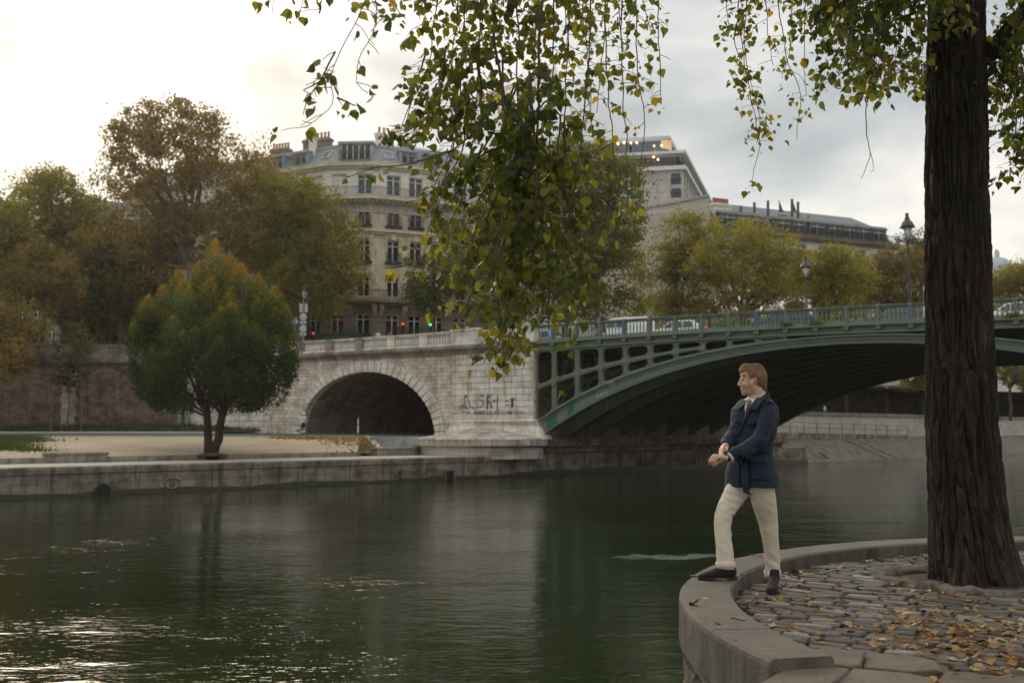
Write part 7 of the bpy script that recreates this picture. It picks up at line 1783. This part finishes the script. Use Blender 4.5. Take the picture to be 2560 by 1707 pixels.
t = NT('auburn_hair'); v = t.coord('Object', (1.3, 9, 9), (0, R(-22), 0)); n = t.noise(v, 15, 4, .65, .5)
t.set(t.ramp(n, [(.3, (.085,.043,.019)), (.5, (.19,.10,.043)), (.72, (.34,.20,.095))]), .42, t.bump(n, .8, .006)); M_hair = t.m

# head frame: f forwards, s his right, u up
HC = m(1726.5, 874.5, 0.0); hf = Vector((-.998,.05,-.03)).normalized(); hu = Vector((0,0,1)); hs = hf.cross(hu).normalized(); hu = hs.cross(hf).normalized()
HR = Matrix(((hf.x,hs.x,hu.x),(hf.y,hs.y,hu.y),(hf.z,hs.z,hu.z)))
h = lambda f, s, u: HC+hf*f+hs*s+hu*u
mb = MB()
E = lambda c, r, rot=None: mb.ell(h(*c), r, HR if rot is None else HR @ rot, 16, 12)
E((-.018,0,.030), (.098,.077,.088)); E((.030,0,-.020), (.062,.061,.090)); E((.032,0,-.078), (.050,.046,.040)); E((.066,0,-.103), (.018,.021,.016)); E((-.008,0,-.062), (.052,.060,.050)); E((.045,0,.055), (.045,.060,.045))
E((.074,0,.021), (.014,.044,.012)); E((.056,.036,-.030), (.026,.022,.026)); E((.056,-.036,-.030), (.026,.022,.026)); E((.070,0,-.050), (.022,.030,.034))
mb.tube([h(.084,0,.016), h(.095,0,-.010), h(.1035,0,-.028)], [.0095,.0115,.013], 10); E((.102,0,-.031), (.0125,.0125,.0105)); E((.093,.011,-.034), (.011,.008,.008)); E((.093,-.011,-.034), (.011,.008,.008))
E((.0855,0,-.0610), (.0085,.019,.0050)); E((.0835,0,-.0715), (.0085,.017,.0058)); E((.072,0,-.088), (.014,.024,.014))
for s_ in (-1, 1):
    E((.012,.074*s_,-.022), (.017,.009,.026), Matrix.Rotation(R(-14), 3, 'Y')); E((.014,.0745*s_,-.043), (.009,.008,.010))
NB = m(1739, 912, .01)
mb.tube([h(-.030,0,-.055), h(-.042,0,-.11), NB, NB+Vector((.01,.02,-.08))], [.056,.054,.060,.075], 14)
# trunk, limbs (under the clothes)
fr = Vector((-.75,-.66,0)).normalized(); lf = Vector((.66,-.75,0)).normalized()
def ering(c, a, b, n=40, pw=2.3, tilt=0.0):
    out = []
    for k in range(n):
        t_ = 2*PI*k/n; ca, sa = math.cos(t_), math.sin(t_); out.append(c+lf*(a*math.copysign(abs(ca)**(2/pw), ca))+fr*(b*math.copysign(abs(sa)**(2/pw), sa))-Vector((0,0,tilt*sa)))
    return out
mb.rings([ering(m(*c), a, b) for c, a, b in (((1722,1120,0),.13,.10),((1727,1040,0),.12,.085),((1732,965,0),.15,.10),((1735,928,0),.13,.07),((1739,908,0),.06,.055))])
LW, RW = m(1672,1051,-.27), m(1664.5,1030,-.17)
mb.tube([m(1757,940,-.11), m(1760,955,-.15), m(1757,980,-.20), m(1743,1009,-.23), m(1720,1027,-.25), m(1698,1040,-.262), LW], [.04,.042,.042,.038,.035,.031,.027], 12); mb.tube([m(1711,940,.11), m(1704,957,.12), m(1692,980,.11), m(1679,1002,.07), m(1670,1014,-.03), RW], [.04,.042,.038,.036,.032,.026], 12)
for a, b, c in ((m(1744,1110,-.05), m(1764,1190,.05), m(1774,1312,.165)), (m(1706,1110,.03), m(1662,1186,-.05), m(1666.5,1292,-.107))): mb.tube([a,(a+b)/2,b,(b+c)/2,c], [.07,.055,.042,.036,.028], 12)
pm_ = lambda x, y, dy: at(x, y, YM_+dy)
def finger(K, Pp, T, r): mb.tube([K, (K+Pp)/2, Pp, (Pp+T)/2+(Pp-K)*.06, T], [r*1.08, r, r*1.02, r*.9, r*.68], 8); mb.ell(T, (r*.72,)*3, nu=8, nv=6)
# left hand: hanging loosely, back of the hand up, fingers bent
WL = pm_(1819,1145,-.27)
ks = [(1783.5,1137,-.225),(1787,1137.5,-.247),(1791,1139.5,-.269),(1795.5,1142.5,-.290)]
for i, (kx, ky, kd) in enumerate(ks): mb.tube([WL+Vector((0,.018-.012*i,0)), pm_((kx+1815)/2,(ky+1144)/2,kd*.55-.27*.45), pm_(kx,ky,kd)], [.019,.0155,.0125], 10)
pip = [(1773.5,1150,-.225),(1776,1153,-.250),(1780.5,1154,-.275),(1786.5,1154,-.298)]; tip = [(1772.5,1160,-.215),(1785,1165,-.245),(1789.5,1163.5,-.268),(1793.5,1161,-.288)]
for i in range(4): finger(pm_(*ks[i]), pm_(*pip[i]), pm_(*tip[i]), (.0088,.0092,.009,.008)[i])
mb.tube([pm_(1812,1149,-.235), pm_(1801,1154,-.225), pm_(1793,1158,-.228), pm_(1786,1160,-.232)], [.015,.0125,.010,.0075], 10); mb.ell(pm_(1786,1160,-.232), (.0075,)*3, nu=8, nv=6)
# right hand: closing on the left cuff
WR = pm_(1812,1113,-.16)
kk = [(1800.5,1124.5,-.185),(1801.5,1126.5,-.205),(1804,1128.5,-.222),(1807,1129.5,-.238)]
for i, (kx, ky, kd) in enumerate(kk): mb.tube([WR+Vector((0,.012-.01*i,0)), pm_((kx+1812)/2-1,(ky+1113)/2,kd*.6-.16*.4), pm_(kx,ky,kd)], [.018,.015,.012], 10)
p2 = [(1799,1133,-.215),(1800.5,1135,-.235),(1803,1136,-.252),(1807,1136.5,-.268)]; t2 = [(1806,1139,-.235),(1808,1140,-.253),(1811,1140,-.268),(1814,1139.5,-.282)]
for i in range(4): finger(pm_(*kk[i]), pm_(*p2[i]), pm_(*t2[i]), (.0088,.009,.0088,.008)[i])
mb.tube([pm_(1815,1116,-.17), pm_(1818.5,1119,-.21), pm_(1818,1123.5,-.245), pm_(1814,1127,-.268)], [.014,.012,.0098,.0075], 10); mb.ell(pm_(1814,1127,-.268), (.0078,)*3, nu=8, nv=6)
bd = link('body', fuse(mb, .0034, 3, .45), M_skin, man, True); bd.matrix_parent_inverse = Matrix.Translation(-man.location)
def child(name, me, mat, smooth=True, parent=None):
    o = link(name, me, mat, parent or man, smooth)
    if parent is None: o.matrix_parent_inverse = Matrix.Translation(-man.location)
    return o
# eyes, brows
M_eye = plain('eye_dark', (.03,.025,.022), .15); M_brow = plain('brow_hair', (.15,.075,.03), .7)
for s_ in (-1, 1):
    mb = MB(); mb.ell(h(.0745,.030*s_,.0015), (.0075,.0125,.0050), HR, 10, 8); child('eye', mb.mesh('eye'), M_eye)
    mb = MB(); mb.tube([h(.085,.014*s_,.0195), h(.083,.032*s_,.0235), h(.071,.050*s_,.019)], [.003,.0035,.002], 6); child('eyebrow', mb.mesh('eyebrow'), M_brow)
mb = MB(); mb.tube([h(.0875,-.018,-.0668), h(.0925,0,-.0662), h(.0875,.018,-.0668)], .0013, 5); child('mouth', mb.mesh('mouth'), plain('mouth_line', (.17,.06,.05), .6))
# hair: a shell over the skull, thick and swept on top, short at the sides, ending at a hairline
HCc = (-.018, 0, .030); HRr = (.098, .077, .088); nph, nth = 180, 120; hv = []
sm_ = lambda a_, b_, x_: (lambda t_: t_*t_*(3-2*t_))(min(1, max(0, (x_-a_)/(b_-a_))))
for j in range(nth+1):
    el_ = R(-88+176*j/nth)
    for i in range(nph):
        ph = 2*PI*i/nph-PI; ap = abs(math.degrees(ph)); ed = math.degrees(el_)
        line = np.interp(ap, [0,28,44,54,62,70,78,90,98,104,112,125,150,180], [10,14,20,16,-6,-14,-8,-4,-20,-44,-56,-60,-62,-64])
        dx, dy, dz = math.cos(el_)*math.cos(ph), math.cos(el_)*math.sin(ph), math.sin(el_)
        k_ = sm_(line-3, line+9, ed)
        th_ = .007+.014*sm_(25, 60, ed)*(.55+.45*max(0, dx)*sm_(86, 60, ed)) + .004*sm_(100, 165, ap)*sm_(-30, 10, ed) + .016*sm_(4, 30, ed)*sm_(60, 20, ap)*sm_(84, 58, ed)
        q_ = Vector((dx*HRr[0], dy*HRr[1], dz*HRr[2])); n_ = Vector((dx/HRr[0], dy/HRr[1], dz/HRr[2])).normalized()
        sw = dy*9+dz*2.2-dx*1.2
        st_ = mn.noise(Vector((sw*3.2, dx*2.2-dz, 1.3)))*.0055+mn.noise(Vector((sw*9, dx*3, 4.1)))*.0028+mn.noise(Vector((sw*22, dx*5, 8)))*.0012
        off_ = (-.016*(1-k_)+(th_+st_*(.35+.9*sm_(15, 50, ed)))*k_); p_ = Vector(HCc)+q_+n_*off_
        if dz < 0: p_.z += dz*HRr[2]*.42*sm_(105, 150, ap); p_.x -= .030*sm_(105, 150, ap)*sm_(-10, -60, ed)
        if k_ > 0: p_.x += .010*k_*sm_(15, 40, ed)*sm_(80, 55, ed)*sm_(70, 10, ap); p_.z += .004*k_*sm_(20, 60, ed)
        hv.append(h(*p_))
hf_ = [(j*nph+i, j*nph+(i+1) % nph, (j+1)*nph+(i+1) % nph, (j+1)*nph+i) for j in range(nth) for i in range(nph)]
mb = MB(); mb.add(hv, hf_); me = mb.mesh('hair')
child('hair', me, M_hair)
# jacket
mb = MB()
TR = [((1726,1117,0),.222,.166),((1726,1085,0),.212,.152),((1726,1045,0),.178,.122),((1726,1030,0),.170,.116),((1729,1000,0),.190,.122),((1732,965,0),.205,.128),((1734,938,.0),.200,.118),((1736,924,.005),.155,.095),((1738,914,.01),.098,.080),((1740,909,.012),.078,.068)]
mb.rings([ering(m(*c), a, b, 48, 2.4, (.034 if a < .08 else .03 if a < .11 else .012 if a < .18 else 0)) for c, a, b in TR])
for p in (m(1760,938,-.13), m(1709,935,.13)): mb.ell(p, (.068,.068,.068))
mb.tube([m(1759,932,-.12), m(1763,950,-.155), m(1758,980,-.20), m(1744,1009,-.23), m(1720,1027,-.25), m(1698,1040,-.262), m(1680,1049,-.268)], [.064,.068,.063,.060,.057,.053,.050], 20)
mb.tube([m(1711,930,.12), m(1705,955,.12), m(1693,980,.11), m(1680,1002,.07), m(1671,1014,-.03), m(1667.5,1024,-.11)], [.060,.060,.055,.053,.050,.046], 20)
me = fuse(mb, .006, 5, .5)
NRM = [v_.normal.copy() for v_ in me.vertices]
for vv in me.vertices:                            # folds: deep at elbow, armpit and waist, soft elsewhere
    p = vv.co; k = mn.noise(Vector((p.x*7+p.z*5, p.y*6, p.z*11)))*.008+mn.noise(Vector((p.x*16-p.z*12, p.y*12, p.z*20)))*.0045
    el_ = max(0, 1-(p-m(1745,1010,-.23)).length/.2)+max(0, 1-(p-m(1674,1005,.05)).length/.18); k += (.4-abs(mn.noise(Vector((p.x*10+p.z*6, p.y*8, p.z*22+p.x*14)))))*.011*min(1, el_)
    wz = max(0, 1-abs(p.z-m(1733,1032).z)/.09); k += math.sin((p.x*lf.x+p.y*lf.y)*75)*.0025*wz
    vv.co = p+NRM[vv.index]*k
jk = child('jacket', me, M_navy)
bvh = BVHTree.FromPolygons([v.co.copy() for v in me.vertices], [tuple(f.vertices) for f in me.polygons])
def surf(x, y, off):
    d = ray(x*D, y*D).normalized(); o0 = Vector((0,0,ZC)); loc, nr, _, _ = bvh.ray_cast(o0, d)
    if loc is None: loc, nr, _, _ = bvh.find_nearest(at(x*D, y*D, YM_-.1))
    return loc+(nr*.5-d*.5).normalized()*off
def patch(name, q4, off, mat, parent=None, nx=10, ny=10, thick=.004, edge=True):
    """cloth piece laid on the jacket between four image corners (tl,tr,br,bl)"""
    a, b, c, d = [Vector((*p, 0)) for p in q4]; top = []
    for j in range(ny+1):
        for i in range(nx+1):
            u, v = i/nx, j/ny; p = (a*(1-u)+b*u)*(1-v)+(d*(1-u)+c*u)*v; top.append(surf(p.x, p.y, off))
    n = len(top); w = nx+1; back = ray(1730*D, 1000*D).normalized()*(off+thick)
    fs = []; 
    for j in range(ny):
        for i in range(nx): q0 = j*w+i; fs.append((q0, q0+1, q0+w+1, q0+w)); fs.append((n+q0, n+q0+w, n+q0+w+1, n+q0+1))
    per = [i for i in range(nx)]+[nx+w*j for j in range(ny)]+[w*ny+nx-i for i in range(nx)]+[w*(ny-j) for j in range(ny)]
    for k in range(len(per)): p0, p1 = per[k], per[(k+1) % len(per)]; fs.append((p1, p0, n+p0, n+p1))
    mb = MB(); mb.add(top+[p+back for p in top], fs); return child(name, mb.mesh(name), mat, True, parent)
def button(x, y, off, r=.0095, parent=None):
    p = surf(x, y, off); d = -ray(x*D, y*D).normalized(); mb = MB(); q_ = d.to_track_quat('Z', 'Y').to_matrix().to_4x4(); mb.M = Matrix.Translation(p) @ q_; mb.lathe([(r,-.003),(r,.003),(r*.7,.0045),(r*.3,.003)], seg=12); child('button', mb.mesh('button'), M_btn, True, parent)
Zx = lambda zx: (1640+zx/2.34)*.91875
Zy = lambda zy_: (850+zy_/2.34)*.91875
def zq(*pts): return [(Zx(x), Zy(y)) for x, y in pts]
patch('shirt', zq((520,345),(600,318),(575,400),(522,430)), .006, M_shirt); 
patch('shirt_collar', zq((548,352),(622,300),(614,330),(566,378)), .016, M_shirt); patch('shirt_collar', zq((533,356),(545,350),(540,364),(533,372)), .014, M_shirt)
tie = patch('tie', zq((536,356),(562,358),(556,388),(538,386)), .020, M_tie, ny=4); patch('tie', zq((535,384),(557,388),(522,458),(514,456)), .012, M_tie)
mb = MB(); mb.rings([ering(m(1739,912,.01), .072, .068, 36, 2.1, .036), ering(m(1738.5,903,.01), .065, .062, 36, 2.1, .036), ering(m(1738.5,903.3,.01), .058, .055, 36, 2.1, .036)], caps=False); child('shirt_collar', mb.mesh('shirt_collar'), M_shirt)
mb = MB(); mb.rings([ering(m(1740.5,916,.012), .098, .088, 36, 2.1, .045), ering(m(1741,906.5,.012), .080, .076, 36, 2.1, .052), ering(m(1741,907,.012), .071, .068, 36, 2.1, .052)], caps=False); child('collar', mb.mesh('collar'), M_navy)
# collar leaves
patch('collar', zq((622,299),(650,326),(592,416),(546,404)), .020, M_navy, ny=12); patch('collar', zq((531,352),(523,378),(487,412),(500,382)), .016, M_navy)
patch('placket', zq((540,404),(556,408),(488,552),(478,540)), .010, M_navy, nx=4)
# epaulettes, pockets with flaps, buttons
patch('epaulette', zq((632,345),(668,352),(690,372),(650,366)), .012, M_navy, ny=5); button(655, 352, .012) if False else None
button(Zx(652), Zy(351), .016, .008)
for (fl_, bag_, bt) in ((zq((462,462),(498,468),(494,492),(464,488)), zq((464,486),(493,492),(486,566),(462,560)), (473,478)), (zq((536,470),(584,470),(576,500),(532,498)), None, (557,484))):
    if bag_: patch('pocket', bag_, .007, M_navy, nx=6); patch('pocket', [((bag_[0][0]+bag_[1][0])/2-1.4, bag_[0][1]+1), ((bag_[0][0]+bag_[1][0])/2+1.4, bag_[1][1]), ((bag_[2][0]+bag_[3][0])/2+1.2, bag_[2][1]-1), ((bag_[2][0]+bag_[3][0])/2-1.2, bag_[3][1]-1)], .011, M_navy, nx=2)
    f_ = patch('pocket_flap', fl_, .013, M_navy, ny=5); button(Zx(bt[0]), Zy(bt[1]), .019)
patch('pocket', zq((548,715),(655,712),(668,820),(552,818)), .008, M_navy); patch('pocket_flap', zq((542,690),(652,684),(650,718),(546,720)), .014, M_navy, ny=5); button(Zx(592), Zy(703), .021, .009)
patch('pocket', zq((585,722),(605,722),(608,815),(588,815)), .012, M_navy, nx=3)
patch('belt', zq((500,640),(690,625),(690,652),(500,668)), .012, M_navy, ny=4)
patch('belt_tail', zq((496,655),(538,650),(550,872),(512,878)), .020, M_navy, nx=5, ny=16); 
mb = MB(); a_, b_, c_ = surf(Zx(512), Zy(852), .018), surf(Zx(549), Zy(850), .018), surf(Zx(530), Zy(856), .018); tipp = m(Zx(531), Zy(902), 0); tipp.y = c_.y-.012; mb.prism([a_+Vector((0,0,.0)), b_, b_+Vector((0,0,-.05)), tipp, a_+Vector((0,0,-.05))], (0,.005,0)); child('belt_tail', mb.mesh('belt_tail'), M_navy, False)
patch('placket', zq((474,700),(492,702),(490,850),(478,848)), .009, M_navy, nx=4); button(Zx(483), Zy(770), .016); button(Zx(462), Zy(694), .016, .008); button(Zx(445), Zy(702), .014, .008)
# shirt cuff and watch strap at the left wrist
mb = MB(); d_ = (WL-m(1698,1040,-.262)).normalized(); c0_ = m(1679.5,1049.5,-.268); mb.tube([c0_-d_*.02, c0_+d_*.014], [.043,.042], 20); child('shirt_cuff', mb.mesh('shirt_cuff'), M_shirt)
mb = MB(); mb.tube([WL-d_*.012+Vector((0,0,-.002)), WL+d_*.006], [.030,.029], 18); child('watch_strap', mb.mesh('watch_strap'), M_btn)
# trousers
mb = MB()
mb.rings([ering(m(1727,1128,0), .12, .11, 36), ering(m(1727,1108,0), .172, .135, 36), ering(m(1728,1075,0), .155, .115, 36)])
LEGS = []
def leg(pts, rad, flat=1.0):
    P = spline(pts, .03); n = len(P); LEGS.append(P); ts = np.linspace(0, len(rad)-1, n); mb.tube(P, list(np.interp(ts, range(len(rad)), rad)), 28)
leg([m(1744,1102,-.05), m(1752,1140,-.02), m(1763,1190,.05), m(1770,1240,.10), m(1774,1280,.14), m(1774.5,1322,.17)], [.109,.099,.080,.066,.059,.0605])
leg([m(1706,1105,.03), m(1684,1142,.0), m(1662,1184,-.05), m(1661,1230,-.08), m(1664.5,1268,-.10), m(1667,1301,-.11)], [.103,.090,.073,.066,.065,.068])
me = fuse(mb, .006, 4, .5)
kn = m(1668,1192,-.12)
NRM = [v_.normal.copy() for v_ in me.vertices]
for vv in me.vertices:
    p = vv.co; k = mn.noise(Vector((p.x*6, p.y*6, p.z*3)))*.004-abs(mn.noise(Vector((p.x*9+p.z*7, p.y*9, p.z*10))))*.007+.002
    th_ = max(0, 1-(p-m(1690,1145,-.1)).length/.24); k += (abs(math.sin((p.z+.45*p.x+.02*mn.noise(p*12))*52))-.5)*-.0075*th_
    k += math.sin((p.z-.6*p.x)*80)*.004*max(0, 1-(p-m(1690,1200,-.1)).length/.12); k += math.sin((p.z+.8*p.x)*70)*.005*max(0, 1-(p-m(1772,1290,.1)).length/.14)
    best = min(((abs(q_.z-p.z)*.5+(q_.xy-p.xy).length, q_, li) for li, L_ in enumerate(LEGS) for q_ in L_), key=lambda b_: b_[0]); dx = p-best[1]; an_ = math.atan2(dx.y, dx.x); fa_ = (R(200), R(206))[best[2]]
    if p.z < m(1700,1150).z:
        for a0_, am_ in ((fa_, .013), (fa_+PI, .006)): dd_ = (an_-a0_+PI) % (2*PI)-PI; k += am_*math.exp(-(dd_/.11)**2)-.002*math.exp(-((abs(dd_)-.4)/.25)**2)
    vv.co = p+NRM[vv.index]*k
tr_ = child('trousers', me, M_cream2)
for (a, b, r) in ((m(1774.3,1309,.165), m(1774.6,1324,.172), .0675), (m(1666.3,1289,-.107), m(1667.2,1304,-.111), .0775)):
    mb = MB(); mb.tube([a, a+(b-a)*.05, b-(b-a)*.04, b, b+Vector((0,0,.008))], [r-.004, r, r, r-.003, r-.02], 30); child('trouser_cuff', mb.mesh('trouser_cuff'), M_cream2)
# raised pressed crease down the front of each leg, as a fine ridge
def shoe(heel, toe, zg, ank):
    d = Vector((toe.x-heel.x, toe.y-heel.y, 0)); L = .300; d.normalize(); s = Vector((-d.y, d.x, 0)); Mx = Matrix(((d.x,s.x,0,heel.x),(d.y,s.y,0,heel.y),(0,0,1,zg),(0,0,0,1))); Rm = Mx.to_3x3()
    mb = MB(); P = lambda x, y, z: Mx @ Vector((x,y,z))
    secs = [(.0,.020,.030,.085),(.02,.034,.018,.125),(.06,.038,.018,.130),(.10,.039,.018,.118),(.14,.040,.018,.098),(.18,.044,.018,.080),(.22,.046,.018,.066),(.26,.040,.018,.054),(.285,.028,.018,.044),(.298,.012,.020,.032)]
    rs = []
    for (x, w_, zl_, zh_) in secs:
        ring = []
        for k in range(16):
            a = 2*PI*k/16; ca, sa = math.cos(a), math.sin(a); z = (zl_+zh_)/2+(zh_-zl_)/2*math.copysign(abs(sa)**.7, sa); wz = w_*math.copysign(abs(ca)**.75, ca)*(1 if sa < 0 else 1-.35*max(0, sa)**2); ring.append(P(x, wz, z))
        rs.append(ring)
    mb.rings(rs); mb.tube([P(.055,0,.08), P(.05,0,.13), Vector((ank.x, ank.y, zg+.20))], [.043,.043,.042], 16)
    o = child('shoe', fuse(mb, .005, 4, .5), M_suede)
    mb = MB(); prof_ = [(.0,.026),(.03,.036),(.08,.036),(.13,.034),(.18,.043),(.23,.046),(.27,.038),(.295,.02),(.303,.004)]
    up_ = [P(x, w_, .010) for x, w_ in prof_]+[P(x, -w_, .010) for x, w_ in prof_[::-1]]; mb.prism(up_, (0,0,.013)); 
    hl_ = [P(x, w_, .0) for x, w_ in ((-.002,.025),(.03,.037),(.075,.037))]+[P(x, -w_, .0) for x, w_ in ((.075,.037),(.03,.037),(-.002,.025))]; mb.prism(hl_, (0,0,.022)); fo_ = [P(x, w_*.98, 0) for x, w_ in prof_[4:]]+[P(x, -w_*.98, 0) for x, w_ in prof_[4:][::-1]]; mb.prism(fo_, (0,0,.012))
    child('sole', mb.mesh('sole'), M_sole, False, o)
    mb = MB()
    for k in range(3): x = .10+.022*k; zt2 = .118-.020*k; mb.tube([P(x,-.022,zt2-.004), P(x+.006,0,zt2+.006), P(x,.022,zt2-.004)], .0022, 5)
    child('laces', mb.mesh('laces'), M_btn, False, o)
shoe(m(1691,1330,-.11), m(1608,1330,-.13), ZT+.004, m(1668,1300,-.11))
rh = m(1781,1345,.17); shoe(Vector((rh.x, rh.y, 0)), Vector((rh.x-.30, rh.y-.75, 0)), ZP+.010, m(1774.5,1320,.172))
# ------------------------------------------------------------------ the autumn air over the river
mb = MB(); mb.box(-260, 320, -30, 420, -2.5, 75)
t = NT('autumn_haze'); t.t.nodes.remove(t.b); pv = t.n('ShaderNodeVolumePrincipled')
pv.inputs['Color'].default_value = (1, .95, .87, 1); pv.inputs['Density'].default_value = .00022; pv.inputs['Anisotropy'].default_value = .68
t.l(pv.outputs[0], t.out.inputs['Volume'])
hz = mb.build('haze', t.m); tag(hz, kind='stuff')
